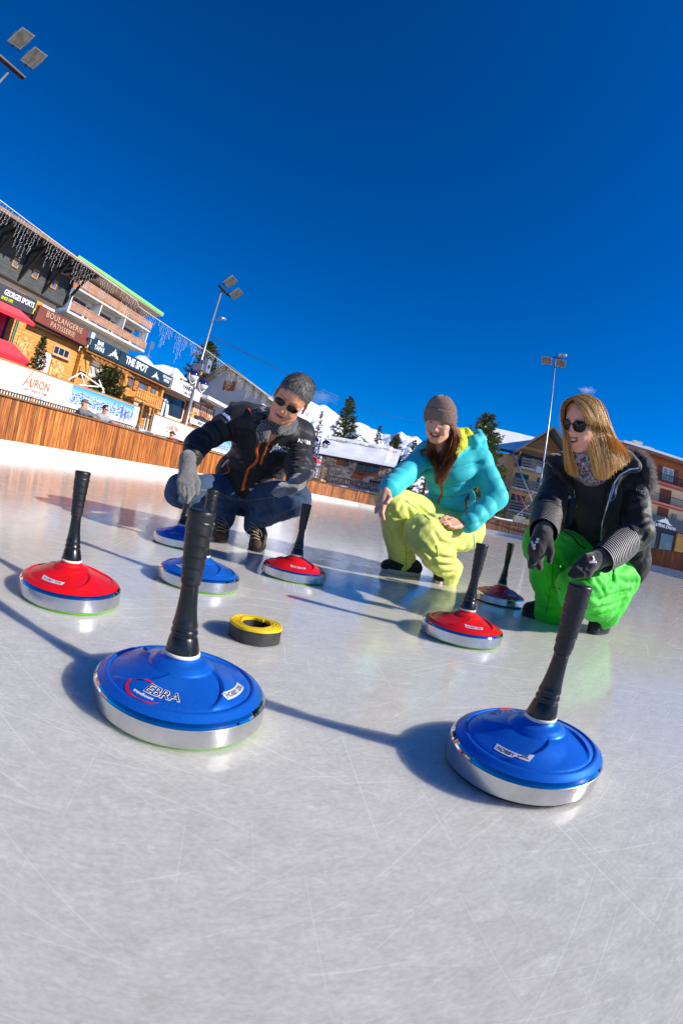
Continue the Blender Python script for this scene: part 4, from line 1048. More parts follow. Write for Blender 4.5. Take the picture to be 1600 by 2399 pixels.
# ---- twin blue lamp by the chalet
b = empty('twin_street_lamp', 'blue post with two navy domed lamps in front of the stone chalet', 'street lamp', L(33, 8.15, .5))
m = MB(); m.tube([L(33, 8.15, .5), L(33, 8.15, 4.35)], [.07, .05], 10); m.tube([L(33, 8.15, 4.35), L(33, 8.2, 5.4)], .014, 5); m.build('post', M('blue_post_paint', srgb(20, 60, 105), .4), b)
m = MB(); m.bar(L(33, 8.6, 3.85), L(33, 7.65, 3.8), .05); m.build('lamp_arm', METG, b)
for vv, zz in ((8.58, 4.15), (7.68, 4.05)): dome_lamp(b, L(33, vv, zz), .32)

# ---- ochre building with gable and balconies
b = empty('ochre_building', 'ochre apartment building with a timber gable and slatted balconies', 'building', L(38, -9, .5))
part('wall', OCHRE, b, (38, 50, -15.2, -4.6, .5, 6.75)); 
m = FB(); m.poly_u([(-7.0, 6.76), (-9.74, 9.2), (-12.5, 6.76)], 37.4, 44); m.fixn('gable_wall', HONEYD, b); part('bay_wall', OCHRE, b, (37.4, 37.997, -12.3, -7.2, .5, 6.75))
m = FB(); m.poly_v([(37.3, 6.78), (45, 9.9), (45, 10.1), (37.3, 6.98)], -15.3, -4.2); m.fixn('roof', M('dark_roof', (.03, .03, .033)), b)
m = MB(); vs = []
for i in range(13):
    for j in range(41):
        u_ = 37.35 + 7.6 * i / 12; v_ = -15.2 + 11 * j / 40; z_ = 7.0 + 3.08 * i / 12 + .2 * min(1, i / 1.5) + .05 * mn.noise(Vector((u_, v_, 2))); vs.append(L(u_, v_, z_))
m.add(vs, [(i * 41 + j, i * 41 + j + 1, (i + 1) * 41 + j + 1, (i + 1) * 41 + j) for i in range(12) for j in range(40)], 0, True); m.build('roof_snow', SNOW, b)
m = FB(); m.poly_u([(-6.9, 6.7), (-9.74, 9.35), (-9.74, 9.6), (-6.6, 6.72)], 35.6, 45); m.poly_u([(-12.7, 6.55), (-9.74, 9.35), (-9.74, 9.6), (-13.0, 6.6)], 35.6, 45); m.fixn('gable_roof', M('grey_roof_board', (.16, .17, .19), .6), b)
mm = MB()
for v0 in (-7.2, -12.2): mm.bar(L(35.7, v0, 6.75), L(37.4, v0, 5.8), .14)
mm.bar(L(35.9, -7.4, 7.25), L(35.9, -12.0, 7.25), .16, .2); mm.build('gable_truss', HONEYD, b)
GRW = boards('grey_balcony_wood', (.12, .10, .09), (.24, .20, .17), (.36, .31, .27))
for z0, v0, v1 in ((5.7, -11.9, -7.5), (3.95, -12.2, -7.0), (2.15, -12.2, -6.9)):
    sb = part('balcony_slab', GREYC, b, (36.0, 37.4, v0, v1, z0 - .12, z0 + .02)); m = FB()
    for k in range(3): m.b(35.95, 35.99, v0, v1, z0 + .12 + k * .24, z0 + .28 + k * .24)
    for k in range(4): m.b(36.0, 36.07, v0 + (v1 - v0 - .1) * k / 3, v0 + .1 + (v1 - v0 - .1) * k / 3, z0 + .03, z0 + .82)
    m.build('balustrade', GRW, sb)
    for vv in (-8.6, -10.6): window_u(b, vv, vv + 1.2, z0 + .05, z0 + 1.35, 37.4, M('dark_red_frame', (.15, .03, .02), .5), GLASSD, mull=1)
part('shutter', HONEY, b, (37.93, 37.99, -6.75, -6.0, 4.8, 5.5)); window_u(b, -7.0, -6.1, 1.2, 2.3, 38, IRON, GLASSD); window_u(b, -9.2, -8.0, .9, 1.9, 37.4, IRON, GLASSL)
b = empty('bungee_frame', 'grey tubular bungee trampoline masts with orange ropes beside the ochre building', 'trampoline', L(34, -8, .5))
m = MB(); m.tube([L(34, -6.35, 6.1), L(34, -8.9, 2.3)], .085, 8); m.build('mast', METG, b); m = MB(); m.tube([L(34, -9.45, 5.6), L(34, -9.7, 2.5)], .07, 8); m.build('mast', METG, b); m = MB(); m.tube([L(34, -8.3, 2.7), L(34, -7.2, 1.5)], .05, 6); m.build('brace', METG, b)
for a, c in (((-6.35, 6.1), (-9.3, 2.2)), ((-6.35, 6.1), (-8.4, 2.0)), ((-9.45, 5.6), (-6.9, 2.0))):
    m = MB(); m.tube([L(33.9, *a), L(33.9, *c)], .012, 4); m.build('stay_cable', IRON, b)
for a, c in (((-6.7, 4.3), (-7.2, 2.6)), ((-7.2, 2.6), (-8.4, 3.6)), ((-7.0, 3.6), (-8.2, 2.2))):
    m = MB(); m.tube([L(33.8, *a), L(33.8, *c)], .02, 4); m.build('rope', M('orange_rope', (.7, .1, .03), .6), b)
b = empty('control_box', 'cream electrical cabinets on the bank behind the barrier', 'cabinet', L(32.3, -7.3, .5)); part('casing', M('cream_casing', (.6, .56, .42), .5), b, (32.2, 32.7, -7.7, -6.9, .9, 1.62)); part('second_casing', M('cream_casing', (.6, .56, .42)), b, (32.2, 32.7, -8.3, -7.85, .9, 1.5)); part('yellow_strap', M('yellow_strap', (.7, .6, .02), .5), b, (32.1, 32.19, -8.4, -7.7, 1.42, 1.5)); m = MB(); m.tube([L(32.4, -7.5, 1.62), L(32.4, -7.5, 1.75), L(32.4, -7.2, 1.75), L(32.4, -7.2, 1.62)], .02, 5); m.build('carry_handle', WH, b)

# ---- long pale building on the right
b = empty('hotel_building', 'long pale yellow building with iron balconies, brown top floor and snowy roof', 'building', L(34, -20, .5))
part('wall', PALEY, b, (34.6, 46, -34, -15.9, 4.1, 6.9)); part('upper_wall', REDT, b, (34.6, 46, -34, -15.9, 6.9, 9.1)); part('shop_wall', CHAR, b, (34.0, 46, -34, -15.9, .5, 3.25))
part('name_band', M('slate_grey_band', srgb(52, 66, 78), .5, var=(2, .1)), b, (33.6, 34.59, -34, -15.9, 3.25, 4.2)); sg = b.children[-1]
text_on("Le Mont d'Auron", L(33.59, -20.75, 3.46), NV, UPZ, .46, WH, sg, xs=.74, bold=.02)
m = MB(); P_ = [(-1, .25), (-.7, .3), (-.35, .62), (-.1, .75), (.02, 1.05), (.1, .75), (.25, .85), (.5, .35), (1, -.05), (.5, .05), (.2, .12), (-.1, .2), (-.4, .12), (-.7, .2)]
vs = [L(33.585, -20.65 - a * .95, 3.62 + z_ * .55) for a, z_ in P_]; m.add(vs, [(0, 1, 13), (1, 2, 12), (1, 12, 13), (2, 3, 11), (2, 11, 12), (3, 4, 5), (3, 5, 11), (5, 6, 10), (5, 10, 11), (6, 7, 10), (7, 9, 10), (7, 8, 9)]); m.build('mountain_mark', WH, sg)
m = FB(); m.poly_v([(33.2, 8.85), (40, 9.75), (40, 10.0), (33.2, 9.1)], -34.5, -15.3); m.fixn('roof', BRFR, b); m = FB(); m.poly_v([(33.1, 9.09), (40, 10.01), (40, 10.2), (33.1, 9.28)], -34.5, -15.3); m.fixn('roof_snow', SNOW, b)
PKE = M('pink_balcony_edge', srgb(205, 110, 100), .6)
for z0 in (6.95, 5.27):
    sb = part('balcony_slab', PKE, b, (33.5, 34.6, -34, -16.5, z0 - .14, z0)); m = FB()
    for k in range(145): m.b(33.53, 33.55, -16.6 - k * .12, -16.58 - k * .12, z0, z0 + .62)
    m.b(33.5, 33.58, -34, -16.5, z0 + .62, z0 + .67); m.build('railing', IRON, sb)
SHB = M('brown_shutter', (.20, .045, .015), .55, var=(8, .2))
for k in range(6):
    v0 = -21.5 - (k - 1) * 3.1 if k else -18.4
    if v0 < -33: continue
    window_u(b, v0, v0 + 1.25, 7.35, 8.45, 34.6, WHFR, M('curtained_pane', (.35, .4, .45), .2, var=(3, .5)), mull=1, fw=.1); part('shutter', SHB, b, (34.53, 34.59, v0 + 1.3, v0 + 1.75, 7.3, 8.45)); part('shutter', SHB, b, (34.53, 34.59, v0 - .5, v0 - .05, 7.3, 8.45))
    part('door', SHB, b, (34.53, 34.597, v0, v0 + 1.25, 5.3, 6.6)); part('door', SHB, b, (34.53, 34.597, v0 + .05, v0 + 1.25, 4.25, 5.05)); part('air_unit', M('air_unit_grey', (.3, .3, .29), .5), b, (34.4, 34.597, v0 - .9, v0 - .4, 4.3, 4.75))
window_u(b, -20.3, -18.6, 1.3, 3.0, 34.0, IRON, GLASSL, mull=0, fw=.08, name='shop_window'); window_u(b, -22.2, -20.6, 1.3, 3.0, 34.0, IRON, GLASSL, mull=0, fw=.1, name='shop_window')
part('notice', WH, b, (33.9, 33.937, -19.4, -19.0, 1.7, 2.1)); part('slatted_wall', HONEY, b, (33.8, 33.997, -26, -22.4, .6, 3.2))
for v0, z1 in ((-17.8, 10.35), (-19.1, 10.15)): part('chimney', PALEY, b, (36.2, 37.0, v0 - .75, v0, 9.3, z1 - .12)); part('chimney_cap', PALEY, b, (36.1, 37.1, v0 - .85, v0 + .1, z1 - .115, z1))

# ---- floodlight pole by the right hand woman
p3 = flood_pole(31.7, -8.22, 13.6, 'tall grey floodlight pole between the two women, three lamps on top')
def pix3(X, Y, u): v_, z_ = fq(1080 + X / 3.0154, 780 + Y / 3.0154, u); return L(u, v_, z_)
m = MB(); m.bar(pix3(618, 178, 31.5), pix3(660, 172, 31.6), .09); m.bar(pix3(660, 172, 31.6), pix3(712, 190, 31.5), .09); m.build('crossarm', IRON, p3)
flood_head(p3, pix3(604, 197, 31.3), R(-110), 1.25); flood_head(p3, pix3(703, 216, 31.3), R(-92), 1.25); flood_head(p3, pix3(716, 162, 31.7), R(70), 1.2)
m = FB(); m.b(31.4, 31.8, -8.1, -7.7, 4.85, 5.3); m.build('speaker_box', METG, p3); m = FB(); m.b(31.2, 31.6, -8.75, -8.25, 4.2, 4.6); m.build('speaker_box', METG, p3)

# ---- overhead cable
m = MB(); A = L(19.1, 11.45, 7.05)
B_ = CAM + ray(980, 985) * 60
pts = []
for k in range(25):
    t = k / 24; q = A.lerp(B_, t); q.z -= 1.1 * math.sin(PI * t); pts.append(q)
m.tube(pts, .022, 5); tag(m.build('overhead_cable', IRON), 'thin black cable running from the grey lamp post across the sky', 'cable')

# ---- little clouds
def cloud(name, px, py, dist, w_, h_, dens, label, seed):
    c = at(px, py, dist); n = N(name); n.t.nodes.remove(n.b)
    pv = n.n('ShaderNodeVolumePrincipled'); n.l(pv.outputs[0], n.out.inputs['Volume'])
    v_ = n.coord('Object', (1 / w_ * 1.6, 1 / w_ * 1.6, 1 / h_ * 1.3)); f = n.noise(v_, 1.2, 5, .6, .5)
    ln = n.n('ShaderNodeVectorMath', operation='LENGTH'); n.l(n.coord('Object', (1 / w_, 1 / w_, 1 / h_)), ln.inputs[0])
    d = n.math('SUBTRACT', n.math('MULTIPLY', f, 1.9), n.math('MULTIPLY', ln.outputs['Value'], .75)); d = n.math('SUBTRACT', d, .42)
    d = n.math('MAXIMUM', n.math('MULTIPLY', d, dens), 0); n.l(d, pv.inputs['Density']); pv.inputs['Color'].default_value = (.95, .96, 1, 1)
    pv.inputs['Anisotropy'].default_value = .3
    m = MB(); m.lathe([(max(1e-3, math.cos(a)) * w_ * 1.05, math.sin(a) * h_ * 1.05) for a in [R(-90 + 180 * k / 10) for k in range(11)]], 20)
    o = m.build(name, n.m); o.location = c; tag(o, label, 'cloud')
cloud('cloud', 1374, 914, 2600, 60, 22, .045, 'tiny white cloud above the blonde woman', 1)
cloud('cloud', 752, 930, 3000, 130, 60, .010, 'faint veil of cloud over the snowy peak next to the man', 2)
# ================================================================== smooth solid modelling for figures
class Solid:
    """union of rounded limbs blended smoothly, sampled on a grid and skinned (surface nets)"""
    def __init__(s): s.p = []
    def cone(s, a, b, ra, rb=None, k=.03, q=None, op='+', fl=None):
        s.p.append(('c', np.array(a, float), np.array(b, float), ra, ra if rb is None else rb, k, q, op, fl)); return s
    def limb(s, pts, rad, k=.03, q=None):
        for i in range(len(pts) - 1): s.cone(pts[i], pts[i + 1], rad[i], rad[i + 1], k, q)
        return s
    def ell(s, c, r, rot=None, k=.03, op='+'):
        Rm = np.eye(3) if rot is None else np.array(rot.to_3x3() if hasattr(rot, 'to_3x3') else rot)
        s.p.append(('e', np.array(c, float), np.array(r, float), Rm, None, k, None, op, None)); return s
    def bounds(s, pr):
        if pr[0] == 'c':
            r = max(pr[3], pr[4]) + (abs(pr[6][1]) if pr[6] else 0); return np.minimum(pr[1], pr[2]) - r, np.maximum(pr[1], pr[2]) + r
        r = pr[2].max(); return pr[1] - r, pr[1] + r
    def mesh(s, res, disp=None, name='m', amp=.012):
        bs = [s.bounds(p) for p in s.p if p[7] == '+']
        lo = np.min([b[0] for b in bs], 0) - 3 * res - amp; hi = np.max([b[1] for b in bs], 0) + 3 * res + amp
        n = np.ceil((hi - lo) / res).astype(int) + 1
        F = np.full(n, 1.0, np.float32)
        for pr in s.p:
            k = pr[5]; b = s.bounds(pr); m = k + 3 * res + amp
            i0 = np.clip(np.floor((b[0] - m - lo) / res).astype(int), 0, n - 1); i1 = np.clip(np.ceil((b[1] + m - lo) / res).astype(int) + 1, 1, n)
            if (i1 <= i0).any(): continue
            X = (lo[0] + res * np.arange(i0[0], i1[0]))[:, None, None]; Y = (lo[1] + res * np.arange(i0[1], i1[1]))[None, :, None]; Z = (lo[2] + res * np.arange(i0[2], i1[2]))[None, None, :]
            if pr[0] == 'c':
                a, c, ra, rb, q = pr[1], pr[2], pr[3], pr[4], pr[6]; d = c - a; L2 = float(d @ d) + 1e-12
                t = np.clip(((X - a[0]) * d[0] + (Y - a[1]) * d[1] + (Z - a[2]) * d[2]) / L2, 0, 1)
                dist = np.sqrt((X - a[0] - t * d[0]) ** 2 + (Y - a[1] - t * d[1]) ** 2 + (Z - a[2] - t * d[2]) ** 2)
                r = ra + (rb - ra) * t
                if q:
                    ph = t * math.sqrt(L2) / q[0] + (q[2] if len(q) > 2 else 0)
                    r = r + q[1] * (np.abs(np.sin(PI * ph)) ** .55 - .7)
                D = dist - r
            else:
                c, r, Rm = pr[1], pr[2], pr[3]
                x = X - c[0]; y = Y - c[1]; z = Z - c[2]
                lx = Rm[0, 0] * x + Rm[1, 0] * y + Rm[2, 0] * z; ly = Rm[0, 1] * x + Rm[1, 1] * y + Rm[2, 1] * z; lz = Rm[0, 2] * x + Rm[1, 2] * y + Rm[2, 2] * z
                k0 = np.sqrt((lx / r[0]) ** 2 + (ly / r[1]) ** 2 + (lz / r[2]) ** 2) + 1e-9
                k1 = np.sqrt((lx / r[0] ** 2) ** 2 + (ly / r[1] ** 2) ** 2 + (lz / r[2] ** 2) ** 2) + 1e-9
                D = k0 * (k0 - 1) / k1
            sl = tuple(slice(u, w_) for u, w_ in zip(i0, i1)); A = F[sl]
            if pr[7] == '+':
                h = np.clip(.5 + .5 * (A - D) / k, 0, 1); F[sl] = A * (1 - h) + D * h - k * h * (1 - h)
            else:
                h = np.clip(.5 - .5 * (A + D) / k, 0, 1); F[sl] = A * (1 - h) - D * h + k * h * (1 - h)
        if disp:
            idx = np.nonzero(np.abs(F) < amp + 3 * res); P = np.stack([lo[i] + res * idx[i] for i in range(3)], -1)
            F[idx] += disp(P).astype(np.float32)
        ins = F < 0
        c = sum(ins[i:n[0] - 1 + i, j:n[1] - 1 + j, k_:n[2] - 1 + k_].astype(np.int8) for i in (0, 1) for j in (0, 1) for k_ in (0, 1))
        act = np.nonzero((c > 0) & (c < 8)); I = np.stack(act, -1); nv = len(I)
        ids = np.full(n - 1, -1, np.int64); ids[act] = np.arange(nv)
        acc = np.zeros((nv, 3)); cnt = np.zeros(nv)
        crn = [(i, j, k_) for i in (0, 1) for j in (0, 1) for k_ in (0, 1)]
        for a in crn:
            for ax in range(3):
                if a[ax]: continue
                b = list(a); b[ax] = 1
                fa = F[I[:, 0] + a[0], I[:, 1] + a[1], I[:, 2] + a[2]]; fb = F[I[:, 0] + b[0], I[:, 1] + b[1], I[:, 2] + b[2]]
                m = (fa < 0) != (fb < 0); t = np.where(m, fa / np.where(m, fa - fb, 1), 0)
                p = np.array(a, float)[None, :].repeat(nv, 0); p[:, ax] += t
                acc[m] += p[m]; cnt[m] += 1
        V = lo + (I + acc / cnt[:, None]) * res
        Q = []
        for ax in range(3):
            o1, o2 = [(1, 2), (2, 0), (0, 1)][ax]
            s0 = [slice(0, n[i] - 1) if i == ax else slice(1, n[i] - 1) for i in range(3)]; s1 = list(s0); s1[ax] = slice(1, n[ax])
            A = ins[tuple(s0)]; B = ins[tuple(s1)]
            for flip, m in ((False, A & ~B), (True, ~A & B)):
                e = np.stack(np.nonzero(m), -1)
                e[:, o1] += 1; e[:, o2] += 1
                d1 = np.zeros(3, int); d1[o1] = 1; d2 = np.zeros(3, int); d2[o2] = 1
                q = [ids[tuple((e - x).T)] for x in (d1 + d2, d2, d1 * 0, d1)]
                q = np.stack(q, -1)
                Q.append(q[:, ::-1] if flip else q)
        Q = np.concatenate(Q); Q = Q[(Q >= 0).all(1)]
        me = bpy.data.meshes.new(name); me.vertices.add(nv); me.vertices.foreach_set('co', V.astype(np.float32).ravel())
        me.loops.add(len(Q) * 4); me.loops.foreach_set('vertex_index', Q.astype(np.int32).ravel())
        me.polygons.add(len(Q)); me.polygons.foreach_set('loop_start', np.arange(0, len(Q) * 4, 4, dtype=np.int32)); me.polygons.foreach_set('loop_total', np.full(len(Q), 4, np.int32))
        me.update(); me.validate(); me.polygons.foreach_set('use_smooth', np.ones(len(me.polygons), bool)); return me
def waves(seed, wl, amp, n=10, stretch=None):
    g = np.random.default_rng(seed); K = g.normal(size=(n, 3)); K /= np.linalg.norm(K, axis=1)[:, None]
    K *= (2 * PI / wl) * g.uniform(.6, 1.7, (n, 1)); ph = g.uniform(0, 6.28, n); A = g.uniform(.5, 1, n); A /= A.sum()
    if stretch is not None: K = K * np.array(stretch)
    def f(P):
        w_ = P + .25 * wl * np.sin(P[:, [1, 2, 0]] * (2 * PI / (wl * 2.3)) + 1.3)
        s = np.zeros(len(P))
        for i in range(n): s += A[i] * (np.sin(w_ @ K[i] + ph[i]) if i % 3 else .8 * (1 - 2 * np.abs(np.sin(w_ @ K[i] * .5 + ph[i]))))
        return amp * s * 1.8
    return f
def join_meshes(ms, name):
    vs, fs, mi = [], [], []; at_ = {'lips': [], 'brows': []}
    for me in ms:
        for k_ in at_:
            if k_ in me.attributes: at_[k_] += [d.value for d in me.attributes[k_].data]
            else: at_[k_] += [0.0] * len(me.vertices)
        b = len(vs); vs += [v.co[:] for v in me.vertices]
        for p in me.polygons: fs.append([b + i for i in p.vertices]); mi.append(p.material_index)
    me = bpy.data.meshes.new(name); me.from_pydata(vs, [], fs); me.polygons.foreach_set('material_index', mi); me.polygons.foreach_set('use_smooth', [True] * len(fs))
    for k_, vals in at_.items(): me.attributes.new(k_, 'FLOAT', 'POINT').data.foreach_set('value', vals)
    me.update(); return me
def bvh_of(me): return BVHTree.FromPolygons([v.co[:] for v in me.vertices], [tuple(p.vertices) for p in me.polygons])
def world_bvh(o):
    b = bmesh.new(); b.from_mesh(o.data); b.transform(Matrix.Translation(parent_world(o.parent) if o.parent else o.location)); m = bpy.data.meshes.new('w'); b.to_mesh(m); b.free(); return bvh_of(m)
def seen(bv, px, py, lift=.003):
    d = ray(px, py); h = bv.ray_cast(CAM, d)
    if h[0] is None:
        best = None
        for k in range(12, 40):
            q = CAM + d * (k * .1); r = bv.find_nearest(q)
            if r[0] is not None and (best is None or r[3] < best[3]): best = r
        h = best
    nr = h[1] if h[1].dot(d) < 0 else -h[1]
    return h[0] + nr * lift, nr
def strip(bv, pts, wd, th=.003, mb=None, sub=6, lift=.002):
    """a raised band laid on a surface along photo points"""
    mb = mb or MB(); P = []
    for (a, b) in zip(pts[:-1], pts[1:]):
        for k in range(sub): P.append((a[0] + (b[0] - a[0]) * k / sub, a[1] + (b[1] - a[1]) * k / sub))
    P.append(pts[-1]); H = [seen(bv, x, y, lift) for x, y in P]
    q = [h[0] for h in H]
    q = [q[0]] + [(q[i - 1] + q[i] * 2 + q[i + 1]) / 4 for i in range(1, len(q) - 1)] + [q[-1]]
    vs = []
    for i, p in enumerate(q):
        d = (q[min(i + 1, len(q) - 1)] - q[max(i - 1, 0)]).normalized(); nn = H[i][1]; sd_ = d.cross(nn).normalized() * wd / 2
        vs += [p - sd_ - nn * th, p - sd_ * .8 + nn * th, p + sd_ * .8 + nn * th, p + sd_ - nn * th]
    fs = []
    for i in range(len(q) - 1):
        for k in range(3): fs.append((i * 4 + k, i * 4 + k + 1, i * 4 + 5 + k, i * 4 + 4 + k))
    mb.add(vs, fs); return mb
def crease(o, bv, lines, width=.012, depth=.007):
    """press folds into a garment along photo lines: a groove with a raised lip on each side"""
    me = o.data; n = len(me.vertices); V = np.empty(n * 3); me.vertices.foreach_get('co', V); V = V.reshape(-1, 3); NN = np.empty(n * 3); me.vertices.foreach_get('normal', NN); NN = NN.reshape(-1, 3)
    off = np.array(parent_world(o.parent)) if o.parent else np.zeros(3); D = np.zeros(n)
    for ln in lines:
        w_, dp = width, depth
        if isinstance(ln[-1], float): dp = depth * ln[-1]; ln = ln[:-1]
        P = []
        for a, b in zip(ln[:-1], ln[1:]):
            m_ = max(3, int(math.hypot(b[0] - a[0], b[1] - a[1]) / 2.5))
            P += [(a[0] + (b[0] - a[0]) * k / m_, a[1] + (b[1] - a[1]) * k / m_) for k in range(m_)]
        P.append(ln[-1]); Q = np.array([seen(bv, x, y, 0)[0] for x, y in P]) - off; T = np.linspace(0, 1, len(P)); fade = np.sin(PI * np.clip(T * .92 + .04, 0, 1)) ** .5
        lo, hi = Q.min(0) - .06, Q.max(0) + .06; idx = np.nonzero(((V > lo) & (V < hi)).all(1))[0]
        if len(idx) == 0: continue
        dd = np.linalg.norm(V[idx][:, None, :] - Q[None], axis=2); j = dd.argmin(1); d = dd[np.arange(len(idx)), j]; f = fade[j]
        D[idx] += dp * f * (-np.exp(-(d / (w_ * .75)) ** 2) + .55 * np.exp(-((d - w_ * 1.7) / w_) ** 2))
    V += NN * D[:, None]; me.vertices.foreach_set('co', V.ravel()); me.update()
def decal(txt, bv, px, py, ang, size, parent, mat, name='lettering', lift=.0035, **kw):
    """writing laid on cloth at a photo point; ang: direction of reading in the photo, degrees"""
    me = text_mesh(txt, size, .0012, **kw); c, nn = seen(bv, px, py, 0)
    dx = (_ri * math.cos(R(ang)) + _up * math.sin(R(ang))); x = (dx - nn * dx.dot(nn)).normalized(); y = nn.cross(x)
    for v in me.vertices:
        p = c + x * v.co.x + y * v.co.y; h = bv.ray_cast(p + nn * .06, -nn, .15)
        q = h[0] if h[0] is not None else p
        v.co = q + nn * (lift + v.co.z)
    return link(name, me, mat, parent)
def ribbons(paths, wd, name, mat, parent, seed=1, taper=True, outward=None):
    rnd = random.Random(seed); vs, fs = [], []
    for P in paths:
        b = len(vs); n = len(P); ax = Vector((rnd.gauss(0, 1), rnd.gauss(0, 1), rnd.gauss(0, .4)))
        for i, p in enumerate(P):
            d = (P[min(i + 1, n - 1)] - P[max(i - 1, 0)])
            s_ = d.cross(outward(p) if outward else ax); s_ = s_.normalized() if s_.length > 1e-9 else Vector((1, 0, 0))
            if outward: s_ = (s_ + ax * .35).normalized()
            w_ = wd * (1 - .8 * (i / (n - 1)) ** 2 if taper else 1)
            vs += [p - s_ * w_ / 2, p + s_ * w_ / 2]
        fs += [(b + 2 * i, b + 2 * i + 1, b + 2 * i + 3, b + 2 * i + 2) for i in range(n - 1)]
    me = bpy.data.meshes.new(name); me.from_pydata(vs, [], fs); me.polygons.foreach_set('use_smooth', [True] * len(fs)); me.update()
    return link(name, me, mat, parent)
def guide_hair(guides, n, jit, wd, name, mat, parent, seed=1, segs=12, center=None, endj=.12, wave=.004, clump=.0):
    """strands blended between neighbouring guide lines"""
    rnd = random.Random(seed); paths = []
    def samp(G, t):
        x = t * (len(G) - 1); i = min(int(x), len(G) - 2); f = x - i
        p0 = G[max(i - 1, 0)]; p1 = G[i]; p2 = G[i + 1]; p3 = G[min(i + 2, len(G) - 1)]
        return (p1 * 2 + (p2 - p0) * f + (p0 * 2 - p1 * 5 + p2 * 4 - p3) * f * f + (p1 * 3 - p0 - p2 * 3 + p3) * f ** 3) * .5
    for _ in range(n):
        i = rnd.randrange(len(guides) - 1); f = rnd.random(); A, B = guides[i], guides[i + 1]
        o = Vector((rnd.gauss(0, jit), rnd.gauss(0, jit), rnd.gauss(0, jit * .5))); e = 1 - rnd.random() ** 2 * endj * 2; ph = rnd.uniform(0, 6); P = []
        for k in range(segs + 1):
            t = k / segs * e; p = samp(A, t).lerp(samp(B, t), f); g = .25 + .75 * math.sin(PI * min(1, t * 1.1) * .5)
            P.append(p + o * g + Vector((math.sin(ph + t * 7), math.cos(ph * 2 + t * 6), 0)) * wave * t)
        paths.append(P)
    out = (lambda p: (p - center)) if center is not None else None
    return ribbons(paths, wd, name, mat, parent, seed, outward=out)

# ---- skin, cloth
def skin_mat(name, col, lip=(.45, .13, .12), brow=(.05, .028, .018)):
    n = N(name); c = n.coord('Object'); f = n.noise(c, 28, 4, .6); g = n.noise(c, 260, 3, .6)
    lo = (col[0] * .86, col[1] * .74, col[2] * .70)
    al = n.n('ShaderNodeAttribute', attribute_name='lips'); ab = n.n('ShaderNodeAttribute', attribute_name='brows')
    hv = n.ramp(n.noise(n.coord('Object', (1, 1, 1)), 420, 2), [(.35, (.55, .55, .55)), (.6, (1, 1, 1))])
    cc = n.mix(al.outputs['Fac'], n.ramp(f, [(.3, lo), (.6, col)]), lip); cc = n.mix(n.math('MULTIPLY', ab.outputs['Fac'], hv), cc, brow)
    n.set(col=cc, rough=.5, sss=.14, nrm=n.bump(g, .12, .0006)); n.b.inputs['Subsurface Radius'].default_value = (.012, .005, .003); n.b.inputs['Subsurface Scale'].default_value = 1.0
    return n.m
def cloth(name, col, rough=.75, sheen=.2, wl=9, bs=.35, bd=.012, fine=700, va=.12, coat=0, cs=.06):
    n = N(name); c = n.coord('Object'); f = n.noise(c, wl * .75, 2.5, .5, 1.4); g = n.noise(c, fine, 2, .5); v_ = n.noise(c, 5, 3)
    lo = tuple(x * (1 - va) for x in col)
    cr = n.ramp(n.noise(n.coord('Object', (1, 1, 1.6)), 8.5, 3, .55, 1.1), [(.455, (0, 0, 0)), (.497, (1, 1, 1)), (.56, (0, 0, 0))]); cr2 = n.ramp(n.noise(n.coord('Object', (1.4, 1, 1)), 17, 2, .5, 1.5), [(.46, (0, 0, 0)), (.5, (1, 1, 1)), (.55, (0, 0, 0))])
    h = n.bump(f, bs, bd); h = n.bump(cr, cs, .008, h); h = n.bump(cr2, cs * .4, .004, h); h = n.bump(g, .15, .0006, h)
    n.set(col=n.ramp(v_, [(.3, lo), (.7, col)]), rough=min(.9, rough + .17), sheen=sheen, coat=coat, coatr=.4, nrm=h, spec=.35); return n.m
def hairm(name, c0, c1, c2, rough=.38):
    n = N(name); g = n.n('ShaderNodeNewGeometry')
    n.set(col=n.ramp(g.outputs['Random Per Island'], [(0, c0), (.5, c1), (1, c2)]), rough=rough, spec=.6); return n.m
def frame_of(F, U):
    y = Vector(F).normalized(); z = Vector(U); z = (z - y * z.dot(y)).normalized(); x = y.cross(z); return x, y, z
def view_axes(px, py):
    d = ray(px, py); x = (_ri - d * _ri.dot(d)).normalized(); y = x.cross(d) * 1.0
    if y.dot(_up) < 0: y = -y
    return x, y, -d        # right, up, towards the camera

